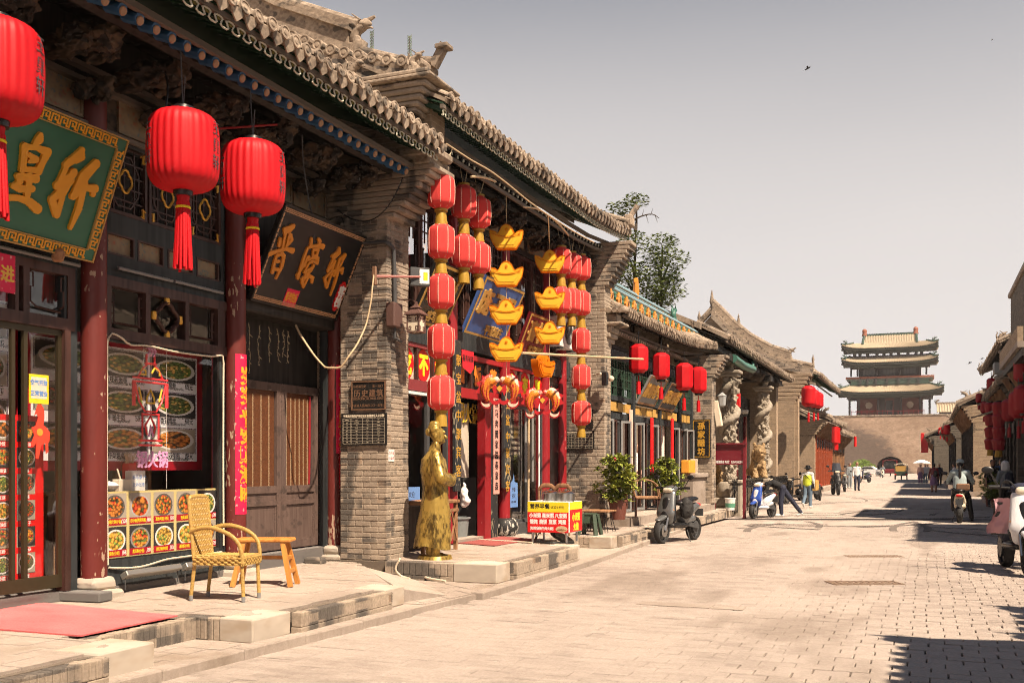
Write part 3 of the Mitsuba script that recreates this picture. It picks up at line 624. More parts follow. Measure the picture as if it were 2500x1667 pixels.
def hull2(a, b, ra, rb, n=10):
    s = lambda c, r: Manifold.sphere(1.0, n * 2).scale([float(x) for x in (r if np.ndim(r) else (r, r, r))]).translate([float(x) for x in c])
    return Manifold.batch_hull([s(a, ra), s(b, rb)])
def fuse(bones, L=.03, it=14):
    m = Manifold.batch_boolean([hull2(*b) for b in bones], __import__('manifold3d').OpType.Add).refine_to_length(L); k = m.to_mesh()
    t_ = trimesh.Trimesh(k.vert_properties[:, :3], k.tri_verts, process=True); trimesh.smoothing.filter_taubin(t_, iterations=it); return np.array(t_.vertices), np.array(t_.faces)
# ---- first building on the left: the restaurant and the inn door
XF = -7.62
b1 = Thing('shop_building', 'nearest grey tiled timber shop on the left with dark wood front and maroon columns', 'building')
bp = brick_pier(b1, 'brick_pier', -7.36, -6.64, 12.0, .62, .06, 4.86, most=299)
corbel(b1, 'corbel', -7.6, -6.62, 4.84, -5.93, 5.5, 12.0, .6, 9)
b1.add('rafter_cap', cat(cbox(-7.5, -6.0, 11.96, 12.6, 5.5, 5.62, .02), rot(rod((-6.05, 11.93, 5.7), (-6.05, 12.55, 5.7), .09, n=12), 'y', 0), cbox(-6.6, -5.9, 11.94, 12.5, 5.6, 5.72, .03)), 'm_tile', 30)
eave(b1, -5.78, 5.75, 2.0, 11.95, pitch=.205, L=1.5, r=.062, Xw=-7.7)
b1.add('roof_slope', sweep([(-7.0, 6.3), (-8.6, 7.25), (-10.5, 8.3), (-15, 6.0)], -3, 12.1, -.2, -.05), 'm_tile', False)
b1.add('roof_slope', sweep([(-5.95, 5.76), (-7.0, 6.3)], -3, 2.0, -.12, -.02), 'm_tile', False)
# upper timber work
b1.add('purlin', cat(rod((-6.6, 2, 5.52), (-6.6, 12.0, 5.52), .10), box(-7.74, -7.55, 2, 12, 5.30, 5.95), box(-7.72, -7.56, 2, 12, 4.80, 4.90)), 'm_darkwood', 30)
b1.add('painted_beam', box(-7.72, -7.60, 2, 12, 4.90, 5.30), 'm_carved', False)
for i, (a, c) in enumerate(((7.0, 7.62), (8.15, 8.95), (9.05, 9.85), (10.35, 11.15), (11.25, 11.95))): b1.add('beam_panel', cat(box(-7.60, -7.585, a, c, 4.95, 5.24), rframe(a - .03, c + .03, 4.92, 5.27, .03, -7.60, -7.57)), 'm_panel', False)
b1.add('beam_moulding', cat(box(-7.6, -7.50, 2, 12, 5.24, 5.29), box(-7.6, -7.46, 2, 12, 5.36, 5.41), box(-7.6, -7.52, 2, 12, 4.84, 4.885)), 'm_oldfascia', False)
for i, y in enumerate(np.arange(6.2, 12, .92)): carved_bracket(b1, -6.95, y, 5.38, 1.05, seed=i); carved_bracket(b1, -7.35, y + .45, 5.15, .7, seed=i + 40)
b1.add('tie_rod', rod((-7.5, 8.6, 5.05), (-6.7, 9.6, 5.35), .012), 'm_redwall')
# columns on stone bases
for i, (px, half) in enumerate(((229, .125), (575, .125), (819, .12))):
    y = yz(px, 900, -7.56)[0]
    c = b1.add('column', rod((-7.56, y, .42), (-7.56, y, 5.3), half, half * .95, 18), 'm_redpeel', 40)
    b1.add('base_stone', lump(sub2(cat(cbox(-7.72, -7.34, y - .2, y + .2, .2, .34, .03))), .02, 9, i), 'm_whitestone', 30, under=c)
    b1.add('base_drum', lump(sub2(cbox(-7.68, -7.4, y - .16, y + .16, .33, .46, .05)), .02, 12, i), 'm_whitestone', 30, under=c)
YA, YB, YC = (yz(p, 900, -7.56)[0] for p in (229, 575, 819))
y0, y1 = YA + .13, YB - .13
# window bay between the first two columns
ww = b1.add('window_bay', cat(box(XF - .1, XF, y0, y1, 3.46, 3.70), box(XF - .1, XF, y0, y1, 3.89, 4.13), box(XF - .1, XF, y0, y1, 4.78, 4.86), box(XF - .1, XF - .06, y0, y1, 3.70, 3.89),
    box(XF - .1, XF, y0, y0 + .06, 3.70, 4.78), box(XF - .1, XF, y1 - .06, y1, 3.70, 4.78), box(XF - .1, XF + .01, y0, y0 + .055, .30, 3.46), box(XF - .1, XF + .01, y1 - .10, y1, .30, 3.46),
    box(XF - .1, XF + .012, y0, y1, .28, .60), *[box(XF - .1, XF, a - .03, a + .03, 3.70, 3.89) for a in (8.41, 8.86, 9.34)]), 'm_bluewood', False)
for a, c in ((8.02, 8.37), (8.46, 8.81), (8.92, 9.29), (9.39, 9.74)):
    b1.add('painted_panel', cat(box(XF - .07, XF - .035, a, c, 3.70, 3.89)), 'm_panel', False, under=ww); b1.add('panel_frame', rframe(a - .02, c + .02, 3.685, 3.905, .018, XF - .03, XF + .006), 'm_brownwood', False, under=ww)
for a, c in ((7.97, 8.55), (8.62, 9.16), (9.26, 9.76)):
    b1.add('lattice_back', box(XF - .09, XF - .08, a, c, 4.13, 4.80), 'm_interior', False, under=ww)
    b1.add('lattice', cat(rframe(a - .02, c + .02, 4.11, 4.82, .035, XF - .05, XF + .012), lattice_mesh(a, c, 4.14, 4.79, XF - .02, n=4, m=5)), 'm_brownwood', False, under=ww)
    cy, cz = (a + c) / 2, 4.465
    b1.add('rosette', [ring_gold(cy, cz, .085, .11, XF + .005), *[tube([(XF, cy + sy * (c - a) * .5, cz + sz * .26), (XF + .01, cy + sy * (c - a) * .42, cz + sz * .24), (XF + .01, cy + sy * (c - a) * .44, cz + sz * .33), (XF, cy + sy * (c - a) * .38, cz + sz * .31)], .014, 5) for sy in (-1, 1) for sz in (-1, 1)]], 'm_goldleaf', 40, under=ww)
tw = b1.add('transom_window', cat(box(XF - .08, XF + .035, y0, y1, 2.83, 2.935), box(XF - .08, XF + .035, y0, y1, 3.36, 3.46), *[box(XF - .08, XF + .03, a, c, 2.935, 3.36) for a, c in ((y0 + .05, 8.04), (8.53, 8.60), (9.15, 9.21), (9.71, y1 - .02))]), 'm_brownwood', False)
for a, c in ((8.05, 8.52), (8.61, 9.14), (9.22, 9.70)): b1.add('pane', quad((XF - .03, a, 2.93), (XF - .03, c, 2.93), (XF - .03, c, 3.37), (XF - .03, a, 3.37)), 'm_glass', False, under=tw)
def keyfret(a, c): # square-cornered bars inside a pane
    o = .055; P = [(a + .02, 3.30), (a + o, 3.30), (a + o, 3.2), (a + .02, 3.2)]; out = []
    for f in (lambda y: y, lambda y: a + c - y):
        for g in (lambda z: z, lambda z: 6.29 - z): out.append(tube([(XF - .005, f(y), g(z)) for y, z in P], .011, 4))
    return cat(*out, rod((XF - .005, a + o, 3.0), (XF - .005, a + o, 3.3), .011, n=4), rod((XF - .005, c - o, 3.0), (XF - .005, c - o, 3.3), .011, n=4), rod((XF - .005, a + o, 3.0), (XF - .005, c - o, 3.0), .011, n=4))
b1.add('fret', cat(keyfret(8.05, 8.52), keyfret(9.22, 9.70)), 'm_brownwood', 30, under=tw)
g = np.linspace(0, 2 * np.pi, 48, endpoint=False); rr = .86 + .22 * np.abs(np.cos(2 * g))
b1.add('medallion', tube(np.stack([XF + .01 + 0 * g, 8.875 + .16 * rr * np.cos(g), 3.15 + .145 * rr * np.sin(g)], 1), .024, 6, closed=True), 'm_brownwood', 60, under=tw)
b1.add('medallion_clip', [lump(sub2(cbox(XF - .01, XF + .03, 8.875 + a - b, 8.875 + a + b, 3.15 + c - d, 3.15 + c + d, .01)), .008, 40, 3) for a, b, c, d in ((0, .03, .185, .045), (0, .03, -.185, .045), (.205, .03, 0, .045), (-.205, .03, 0, .045))], 'm_goldleaf', 30, under=tw)
b1.add('shop_window', quad((XF - .03, y0 + .05, .6), (XF - .03, y1 - .1, .6), (XF - .03, y1 - .1, 2.84), (XF - .03, y0 + .05, 2.84)), 'm_glass', False, under=None)
b1.add('window_frame', cat(rframe(y0 + .05, y1 - .10, .58, 2.84, .035, XF - .05, XF + .005)), 'm_black', False)
# interior behind the glass: floor, back wall, dividers
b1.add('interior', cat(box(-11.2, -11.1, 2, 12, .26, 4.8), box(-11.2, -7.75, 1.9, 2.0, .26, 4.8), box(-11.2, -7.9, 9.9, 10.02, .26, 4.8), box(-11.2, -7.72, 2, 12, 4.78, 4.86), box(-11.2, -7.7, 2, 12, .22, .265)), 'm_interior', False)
b1.add('plinth', cat(lump(sub2(sub2(box(XF - .08, XF + .03, y0, y1, .2, .33))), .02, 8), lump(sub2(sub2(box(XF - .3, XF - .02, 3, YA - .1, .2, .36))), .015, 8)), 'm_dustygrey', False)
# cable of bare rope light round the window
cab = [(XF + .03, y0 + .09, .56), (XF + .03, y0 + .075, 1.4), (XF + .03, y0 + .08, 2.78), (XF + .04, y0 + .13, 2.88), (XF + .04, y0 + .24, 2.86), (XF + .04, y0 + .40, 2.79), (XF + .04, y0 + .62, 2.81), (XF + .04, y0 + 1.1, 2.79), (XF + .04, y1 - .32, 2.80), (XF + .04, y1 - .09, 2.83), (XF + .035, y1 - .06, 2.74), (XF + .03, y1 - .06, 1.6), (XF + .03, y1 - .05, .62)]
from scipy.interpolate import CubicSpline, PchipInterpolator
def smoothpath(P, n=60):
    P = np.array(P, float); d = np.r_[0, np.cumsum(np.linalg.norm(np.diff(P, axis=0), axis=1))]; return PchipInterpolator(d, P)(np.linspace(0, d[-1], n))
solo('cable', cat(tube(smoothpath(cab, 90), .011, 6), tube(smoothpath([(XF + .03, y0 + .1, .53), (XF + .05, y0 + .5, .50), (XF + .04, y0 + 1.0, .545), (XF + .04, y1 - .1, .55)], 30), .011, 6)), 'm_cream', 'pale cable clipped round the poster window of the nearest shop', 'cable', smooth=60)
for i, (a, c, z) in enumerate(((8.11, 8.91, 3.55), (8.95, 9.77, 3.555))): solo('light_tube', cat(rod((XF + .05, a, z), (XF + .05, c, z), .017), cbox(XF + .0, XF + .05, a + .1, a + .14, z - .01, z + .02), cbox(XF + .0, XF + .05, c - .14, c - .1, z - .01, z + .02)), 'm_grey', ('grey light tube under the painted panels, the left of two end to end', 'grey light tube under the painted panels, the right of two end to end')[i], 'light tube', 'light tubes over the poster window')
for i, (a, c) in enumerate(((8.1, 8.92), (9.0, 9.62))):
    t = Thing('light_bar', ('metal wall washer light bar below the food pictures, the left one', 'metal wall washer light bar below the food pictures, behind the wicker chair')[i], 'light', 'light bars at the foot of the window')
    t.add('housing', cat(rot(cbox(-.05, .05, a, c, -.035, .035, .008), 'y', -40)[0] + np.array([XF + .12, 0, .44]), ) if False else mv(rot(cbox(-.05, .05, a, c, -.03, .03, .008), 'y', -30), XF + .13, 0, .45), 'm_aluminium', False)
    t.add('diodes', mv(rot(cat(*[box(-.022, .022, y, y + .022, .0305, .034) for y in np.arange(a + .03, c - .03, .042)]), 'y', -30), XF + .13, 0, .45), 'm_black', False)
    t.add('bracket', cat(*[rod((XF + .02, y, .42), (XF + .13, y, .42), .008) for y in (a + .08, c - .08)], *[rod((XF + .13, y, .42), (XF + .13, y, .30), .006) for y in (a + .02, c - .02)]), 'm_darkgrey')
# food picture strip stuck on the glass
st = Thing('food_sticker', 'cream sheet of ten dish photographs stuck along the bottom of the window', 'sticker')
Yl, Yr = y0 + .06, y1 - .11; st.add('sheet', box(XF - .026, XF - .02, Yl, Yr, .60, 1.29), 'm_sticker', False)
def dish(th, part, X, a, c, z0, z1, i, j, under=None): th.add(part, quad((X, a, z0), (X, c, z0), (X, c, z1), (X, a, z1)), 'm_food', False, uv=np.array([[i, j], [i + 1, j], [i + 1, j + 1], [i, j + 1]], float) * .999 + .0005, under=under)
cw = (Yr - Yl) / 5
for k in range(5):
    for r_, (za_, zb_) in enumerate(((.98, 1.27), (.66, .93))):
        a, c = Yl + k * cw + .022, Yl + (k + 1) * cw - .022
        dish(st, 'dish_picture', XF - .018, a, c, za_, zb_, 3 + k, 2 + r_)
        st.add('caption_strip', box(XF - .0195, XF - .0165, a, c, za_ - .035, za_ + .035), 'm_posterred', False)
        st.add('caption', onx(text3d((('牛肉铜火锅(小锅)', '四小碗(两荤两素)', '葱炒鸡蛋(小份)', '香菇油菜', '猪肉炒粉(小份)'), ('酸菜鱼(小份)', '黑豆腐(小份)', '西红柿炒鸡蛋', '汤泡饭(小份)', '过油肉(小份)'))[r_][k], .042, .0015, at=((a + c) / 2 - .03, za_), bold=.01, sx=.72), XF - .0165), 'm_yellow', False)
        st.add('price', onx(text3d('/' + (('128', '68', '18', '18', '20'), ('68', '38', '18', '12', '29'))[r_][k], .05, .0015, at=(c - .035, za_), bold=.02, sx=.8), XF - .0165), 'm_white', False)
# menu poster inside
def menu_poster(X, Y0, Y1, z0, z1, cols, rows, names, label, seed):
    p = Thing('menu_poster', label, 'poster'); p.add('backing', box(X - .02, X - .01, Y0 - .10, Y1 + .10, z0 - .10, z1 + .10), 'm_posterred', False); p.add('sheet', box(X - .01, X - .006, Y0, Y1, z0, z1), 'm_posterwhite', False)
    w, h = (Y1 - Y0) / cols, (z1 - z0) / rows; k = 0
    for j in range(rows):
        for i in range(cols):
            a, c, zt = Y0 + i * w, Y0 + (i + 1) * w, z1 - j * h
            dish(p, 'dish_picture', X - .004, a + .035, c - .035, zt - h * .76, zt - .03, seed + i * 3, seed + j * 2)
            p.add('border', onx(ext(sbox(a + .022, zt - h * .78, c - .022, zt - .018).difference(sbox(a + .03, zt - h * .77, c - .03, zt - .026)), .002), X - .0055), 'm_purpledark', False)
            zh, en, pr = names[(j * cols + i) % len(names)]
            p.add('caption', cat(onx(text3d(zh, .075, .002, at=((a + c) / 2 - .09, zt - h * .85), bold=.01, sx=.85), X - .005), onx(text3d(pr, .08, .002, at=(c - .14, zt - h * .85), bold=.01, sx=.85), X - .005), onx(text3d(en, .04, .002, at=((a + c) / 2, zt - h * .945), sx=.95), X - .005)), 'm_black', False)
M('m_purpledark', (.10, .05, .10), .5)
menu_poster(-7.92, 7.35, 9.75, 1.60, 2.80, 3, 3, [('', '', '元'), ('鱼味莜面卷', 'Fish Flavored Oat Noodle', '68元'), ('什锦排骨', 'Assorted Spareribs', '68元'), ('', '', '元'), ('平遥牛肉', 'Pingyao beef', '58元'), ('香锅肉丝', 'Hot Pot Shredded Pork', '68元'), ('', '', '元'), ('野菜烘蛋', 'Wild egg', '28元'), ('老陈醋闷牛肉', 'Stewed Beef with Old Vinegar', '88元')], 'large white menu poster of six priced dishes behind the shop window', 11)
menu_poster(-8.05, 5.9, YA - .55, 1.75, 3.1, 3, 3, [('泡泡油糕', 'Bubble oil cake', '18元'), ('杂粮饭', 'Mixed grain rice', '18元'), ('烩菜铜火锅', 'Cuisine copper hot pot', '58元'), ('土豆牛肉', 'Potato beef', '58元')], 'white menu poster seen through the sliding door at the left edge', 23)
# neon hot pot sign hanging behind the glass
b1.add('room_wall', box(-8.6, -8.56, YA + .1, 9.9, .3, 4.6), 'm_roomwall', False); M('m_roomwall', (.10, .095, .08), .8)
nx, NY, NZ = -7.70, 8.72, 2.22
ns = Thing('neon_sign', 'red neon hot pot with steam hanging inside the poster window', 'neon sign')
def nl(P, k=1.0): return tube([(nx, NY + a * .88, NZ + b) for a, b in P], .011, 6)
ns.add('outline', cat(nl([(-.3, .26), (.3, .26)]), nl([(-.3, .22), (.3, .22)]), nl([(-.22, .26), (-.13, .37), (-.07, .40), (-.07, .52)]), nl([(.22, .26), (.13, .37), (.07, .40), (.07, .52)]), nl([(-.1, .42), (.1, .42)]), nl([(-.27, .22), (-.2, .02), (-.1, -.09), (.1, -.09), (.2, .02), (.27, .22)]), nl([(-.3, .22), (-.3, -.04)]), nl([(-.27, .22), (-.27, -.04)]), nl([(.3, .22), (.3, -.04)]), nl([(.27, .22), (.27, -.04)]),
    nl([(-.15, -.12), (.15, -.12)]), nl([(-.14, -.12), (-.14, -.38)]), nl([(.14, -.12), (.14, -.38)]), nl([(-.2, -.40), (.2, -.40)]), nl([(-.2, -.45), (.2, -.45)]), nl([(-.06, -.34), (-.09, -.24), (0, -.14), (.08, -.26), (.05, -.34)])), 'm_neon_red', 60)
ns.add('steam', cat(*[nl([(o, .5), (o + .04, .56), (o - .02, .62), (o + .03, .70)]) for o in (-.05, 0, .05)], nl([(-.03, -.36), (0, -.24), (.05, -.36)])), 'm_neon_pink', 60)
ns.add('coals', cat(nl([(-.18, .3), (-.15, .36), (-.08, .34), (-.08, .3), (-.18, .3)]), nl([(.02, .32), (.07, .38), (.15, .35), (.16, .3)]), nl([(-.06, .06), (-.07, 0), (.07, 0), (.06, .06), (0, .14), (-.06, .06)]), nl([(-.2, .16), (-.15, .02)]), nl([(.2, .16), (.15, .02)])), 'm_neon_yellow', 60)
ns.add('lettering', mv(onx(text3d('铜火锅', .19, .015, bold=.012, sx=.85), nx), 0, NY + .02, NZ - .60), 'm_neon_pink', False)
ns.add('wire', cat(rod((nx, NY - .12, NZ + .4), (nx, NY - .05, 2.85), .003), rod((nx, NY + .25, 1.3), (nx, NY + .25, 2.8), .003), rod((nx, NY - .1, 2.1), (nx, NY - .1, 2.8), .003)), 'm_white')
# table behind the glass with its things
tb = Thing('dining_table', 'wooden table behind the shop window', 'table'); tb.add('tabletop', cbox(-8.6, XF - .12, 8.0, 9.3, 1.24, 1.28), 'm_oldwood', False); tb.add('leg', cat(*[box(a, a + .06, c, c + .06, .26, 1.24) for a in (-8.5, -7.9) for c in (8.1, 9.2)]), 'm_oldwood', False)
solo('chair_back', cat(box(-8.25, -8.2, 8.75, 8.8, .3, 1.62), box(-8.25, -8.2, 9.25, 9.3, .3, 1.62), box(-8.25, -8.2, 8.8, 9.25, 1.5, 1.6), box(-8.3, -7.9, 8.75, 9.3, .7, .74)), 'm_oldwood', 'wooden chair standing inside behind the window', 'chair')
kx = -7.82
ch = Thing('chopstick_holder', 'red holder full of wooden chopsticks behind the glass', 'holder'); ch.add('cup', mv(cbox(-.05, .05, -.06, .06, 0, .2, .01), kx - .06, 8.60, 1.38), 'm_red', False); ch.add('chopsticks', cat(*[rod((kx - .06 + rnd(-.03, .03), 8.60 + rnd(-.045, .045), 1.5), (kx - .06 + rnd(-.04, .04), 8.60 + rnd(-.09, .07), 1.66 + rnd(0, .04)), .005, n=4) for _ in range(22)]), 'm_bamboo')
cd = Thing('tissue_carton', 'white carton printed with blue characters in front of the chopsticks', 'carton'); cd.add('box', mv(cbox(-.05, .05, -.10, .10, 0, .22, .006), kx + .02, 8.60, 1.28), 'm_white', False)
cd.add('print', onx(text3d('福寿\n康宁'.replace('\n', ''), .05, .001, at=(8.60, 1.43)), kx + .0705), 'm_paleblue', False); cd.add('print', onx(text3d('吉祥如意', .045, .001, at=(8.60, 1.35)), kx + .0705), 'm_paleblue', False)
solo('paper_box', cat(mv(cbox(-.05, .05, -.09, .09, 0, .13, .006), kx + .02, 8.41, 1.28), rod((kx + .02, 8.39, 1.4), (kx, 8.36, 1.52), .008)), 'm_cream', 'small cream box beside the printed carton', 'box')
bw = lathe([(0, 0), (.10, 0), (.15, .05), (.16, .07), (.12, .10), (.05, .115), (0, .115)], 20); solo('tea_bowl', mv(bw, kx + .02, 8.14, 1.28), 'm_white', 'white lidded bowl wrapped for the table behind the glass', 'bowl')
solo('spice_jar', cat(mv(lathe([(0, 0), (.045, 0), (.045, .14), (.03, .16), (0, .16)], 12), kx - .03, 8.78, 1.28)), 'm_darkgrey', 'dark jar behind the printed carton', 'jar')
# left bay: sliding door, transom, paper
ld = b1.add('sliding_door', cat(*[box(-7.66, -7.625, a, c, .40, 2.84) for a, c in ((6.855, 6.895), (6.99, 7.035), (7.39, 7.44), (5.2, 5.28))], box(-7.66, -7.62, 5.2, 7.44, .40, .52), box(-7.66, -7.62, 5.2, 7.44, 2.78, 2.84)), 'm_brass', False)
b1.add('pane', cat(quad((-7.64, 7.06, .5), (-7.64, 7.38, .5), (-7.64, 7.38, 2.8), (-7.64, 7.06, 2.8)), quad((-7.645, 5.28, .5), (-7.645, 6.84, .5), (-7.645, 6.84, 2.8), (-7.645, 5.28, 2.8))), 'm_glass', False, under=ld)
b1.add('door_jamb', cat(box(-7.72, -7.60, 7.44, 7.60, .3, 4.8), box(-7.72, -7.59, 2.0, 7.60, 3.44, 4.8), box(-7.74, -7.6, 2.0, 5.2, .3, 3.44)), 'm_bluewood', False)
b1.add('door_post', box(-7.70, -7.58, 7.43, 7.50, .36, 2.84), 'm_brownwood', False)
tl = b1.add('transom_window', cat(box(-7.68, -7.585, 5.2, 7.56, 2.84, 2.95), box(-7.68, -7.585, 5.2, 7.56, 3.36, 3.44), *[box(-7.68, -7.585, a, c, 2.95, 3.36) for a, c in ((6.86, 6.90), (6.95, 7.02), (7.47, 7.56), (6.1, 6.2))]), 'm_brownwood', False)
b1.add('pane', quad((-7.645, 6.2, 2.95), (-7.645, 7.47, 2.95), (-7.645, 7.47, 3.36), (-7.645, 6.2, 3.36)), 'm_glass', False, under=tl)
b1.add('fret', cat(*[tube([(-7.61, a, 3.33), (-7.61, a + s * .05, 3.33), (-7.61, a + s * .05, 3.2), (-7.61, a + s * .02, 3.2), (-7.61, a + s * .02, 3.06), (-7.61, a + s * .07, 3.03)], .011, 4) for a, s in ((7.03, 1), (7.46, -1))], rod((-7.61, 7.1, 3.02), (-7.61, 7.4, 3.0), .011, n=4)), 'm_brownwood', 30, under=tl)
solo('light_tube', cat(rod((-7.55, 6.2, 3.475), (-7.55, 7.58, 3.475), .018)), 'm_grey', 'grey light tube under the green sign board at the left edge', 'light tube', 'light tubes over the poster window')
rp = Thing('red_paper', 'pink paper square with gold characters at the left edge under the green sign', 'paper'); a_, z_ = yz(18, 668, -7.56); rp.add('sheet', box(-7.565, -7.56, a_ - .19, a_ + .085, z_ - .17, z_ + .17), 'm_couplet', False); rp.add('lettering', onx(text3d('进', .15, .003, at=(a_ + .0, z_), bold=.03), -7.56), 'm_goldleaf', False)
# things on and behind the sliding door
ys = Thing('door_notice', 'yellow and blue notice stuck inside the sliding door', 'notice'); p_ = yz(95, 950, -7.63)
ys.add('sheet', box(-7.636, -7.630, p_[0] - .11, p_[0] + .115, p_[1] - .135, p_[1] + .135), 'm_yellow', False); ys.add('field', box(-7.63, -7.628, p_[0] - .09, p_[0] + .09, p_[1] - .09, p_[1] + .11), 'm_cream', False)
ys.add('lettering', onx(cat(text3d('空气开放', .05, .001, at=(p_[0], p_[1] + .06), bold=.03), text3d('正常营业', .05, .001, at=(p_[0], p_[1] - .04), bold=.03)), -7.627), 'm_paleblue', False)
p_ = yz(98, 1050, -7.63); hs = Polygon([(-.04, .22), (.0, .29), (.02, .24), (.06, .2), (.065, .12), (.05, .05), (.11, .02), (.15, -.02), (.14, -.1), (.12, -.12), (.125, -.2), (.09, -.22), (.08, -.12), (.02, -.14), (-.02, -.27), (-.06, -.26), (-.05, -.12), (-.1, -.16), (-.13, -.13), (-.08, -.05), (-.12, .02), (-.06, .04), (-.02, .12), (-.05, .15), (-.08, .13)])
pc = Thing('paper_cutout', 'red paper cut of a horse stuck on the glass door', 'paper cut'); pc.add('cut', onx(ext(affinity.translate(affinity.scale(hs, .8, 1), *p_), .003), -7.638), 'm_orangered', False); pc.add('disc', onx(ext(Point(p_[0] - .0, p_[1] - .02).buffer(.035), .003), -7.634), 'm_goldleaf', False)
M('m_orangered', (.75, .06, .03), .5)
mb = Thing('menu_stand', 'red menu stand of small dish pictures leaning inside the sliding door', 'menu stand'); mb.add('board', box(-7.80, -7.78, 6.70, 7.36, .50, 2.02), 'm_red', False); mb.add('side', rot(box(-7.84, -7.74, 6.62, 6.70, .45, 2.05), 'x', 2, (-7.8, 6.66, .45)), 'm_midgrey', False)
for r_ in range(6):
    for c_ in range(2): dish(mb, 'dish_picture', -7.778, 6.78 + .27 * c_, 6.99 + .27 * c_, .55 + .245 * r_, .74 + .245 * r_, 40 + c_ * 5, 31 + r_)
    mb.add('caption', onx(cat(*[text3d(t_, .04, .001, at=(6.885 + .27 * c_, .525 + .245 * r_), bold=.02) for c_, t_ in enumerate((('炒菜', '汤面'), ('凉粉', '猫耳朵'), ('糖油饼', '炸丸子'), ('豆芽', '莜面'), ('辣椒酱', '粉条'), ('炒饭', '小米汤'))[r_])]), -7.779), 'm_white', False)
fz = Thing('chest_freezer', 'cream chest standing inside behind the sliding door', 'freezer'); fz.add('body', cbox(-8.5, -7.85, 5.6, 6.62, .28, .98, .02), 'm_cream', False); fz.add('vent', cat(*[box(-7.85, -7.845, 6.05 + .1 * i, 6.12 + .1 * i, z, z + .02) for i in range(4) for z in (.78, .81)]), 'm_black', False)
# inn door between the second and third column
XD = -7.86; d0, d1 = YB + .06, 12.20
b1.add('lintel', cat(cbox(XD, -7.50, d0 - .02, YC - .1, 3.40, 3.56, .02), box(XD - .1, XD - .02, d0 - .1, d1 + .04, 2.62, 3.6), box(-7.72, -7.6, d0 - .05, 11.98, 3.56, 4.86)), 'm_darkwood', False)
b1.add('door_surround', [box(-7.80, -7.68, YC - .03, YC + .06, .3, 3.42), box(XD - .1, -7.62, d0 - .06, d0, .3, 3.42), box(-7.68, -7.62, YC - .13, YC - .05, .3, 3.42)], 'm_bluewood', False)
b1.add('door_sill', box(XD - .1, -7.66, d0, d1, .22, .44), 'm_dustygrey', False)
dm = 11.29
for k, (a, c) in enumerate(((d0, dm), (dm + .005, d1 - .03))):
    dr_ = b1.add('door', cat(rframe(a, c, .46, 2.62, .105, XD, XD + .05), box(XD, XD + .05, a + .1, c - .1, 1.04, 1.10), box(XD, XD + .05, a + .1, c - .1, 1.20, 1.29), box(XD, XD + .028, a + .1, c - .1, 1.10, 1.20)), 'm_doorwood', False)
    b1.add('door_panel', box(XD, XD + .025, a + .1, c - .1, .56, 1.04), 'm_doorwood', False, under=dr_); b1.add('moulding', rframe(a + .105, c - .105, .565, 1.035, .02, XD + .024, XD + .034), 'm_doorwood', False, under=dr_)
    b1.add('window_back', box(XD - .02, XD, a + .1, c - .1, 1.28, 2.53), 'm_interior', False, under=dr_)
    b1.add('blind', cat(box(XD + .006, XD + .016, a + .11, c - .2 + .08 * (1 - k), 1.29, 2.52)), 'm_blind', False, under=dr_)
    b1.add('cord', cat(*[box(XD + .016, XD + .02, y, y + .006, 1.29, 2.45) for y in np.linspace(a + .15, c - .24, 6)]), 'm_bamboo', False, under=dr_)
b1.add('drape', tube([(XD + .012, d1 - .22, 1.3), (XD + .012, d1 - .2, 1.9), (XD + .012, d1 - .2, 2.5)], .022, 6), 'm_darkred', 60)
# fairy lights and twisted branch over the door
fl = Thing('fairy_lights', 'dead strands of pale fairy lights hanging over the inn door', 'string light'); P = []
for k, y in enumerate((.18, .3, .42, .62, .85, 1.05, 1.18, 1.28)): P.append(tube([(-7.70 + rnd(-.01, .01), d0 + y * .95 + rnd(-.02, .02), z) for z in np.linspace(3.30, 3.30 - (.55, .75, .62, .5, .45, .4, .35, .42)[k] * 1.0, 9)], .0035, 4))
for k, y in enumerate((.18, .3, .42, .62, .85, 1.05, 1.18, 1.28)):
    for z in np.arange(3.25, 3.3 - (.55, .75, .62, .5, .45, .4, .35, .42)[k], -.085): P.append(rod((-7.70, d0 + y * .95, z), (-7.69, d0 + y * .95 + rnd(-.05, .05), z - .03), .004, n=4))
fl.add('strand', cat(P), 'm_bamboo')
bc = [wx(*q, X)  for q, X in (((722, 795), -7.5), ((738, 825), -7.35), ((760, 858), -7.2), ((782, 885), -7.1), ((800, 898), -6.95), ((828, 898), -6.8), ((845, 880), -6.7), ((875, 835), -6.6), ((897, 780), -6.55), ((908, 715), -6.5), ((914, 665), -6.5))]
solo('twisted_branch', tube(smoothpath(bc, 40), np.linspace(.014, .010, 40), 7), 'm_bamboo', 'bent pale branch hung as a garland from the door to the brick pier', 'branch', smooth=60)
# couplets
def couplet(y, zb, zt, text, label, w=.22, torn=False):
    t = Thing('couplet', label, 'couplet', 'spring festival couplets on the inn door columns')
    g = np.linspace(-1, 1, 9)
    def sh(u, v): a = (u - .5) * 1.9; return -7.56 + .128 * np.cos(a) , y + .128 * np.sin(a), zb + (zt - zb) * v
    t.add('strip', grid(sh, 10, 1), 'm_couplet', True)
    m = ext(affinity.scale(text2d(text, (zt - zb) * .86 / (len(text) * 1.05), bold=.045, vertical=True, gap=.05, simp=.01), .95, 1, origin=(0, 0)), .003)
    v = m[0].copy(); v[:, 1] += (zb + zt) / 2; a = v[:, 0] / .128; a += .25
    v = np.stack([-7.56 + (.129 + v[:, 2]) * np.cos(a), y + (.129 + v[:, 2]) * np.sin(a), v[:, 1]], 1); t.add('lettering', (v, m[1]), 'm_goldpaint', False); return t
M('m_goldpaint', (.72, .33, .02), .5)
couplet(YB, .98, 2.86, '岁岁平安财源旺'[:7], 'red couplet strip with gold characters on the second column')
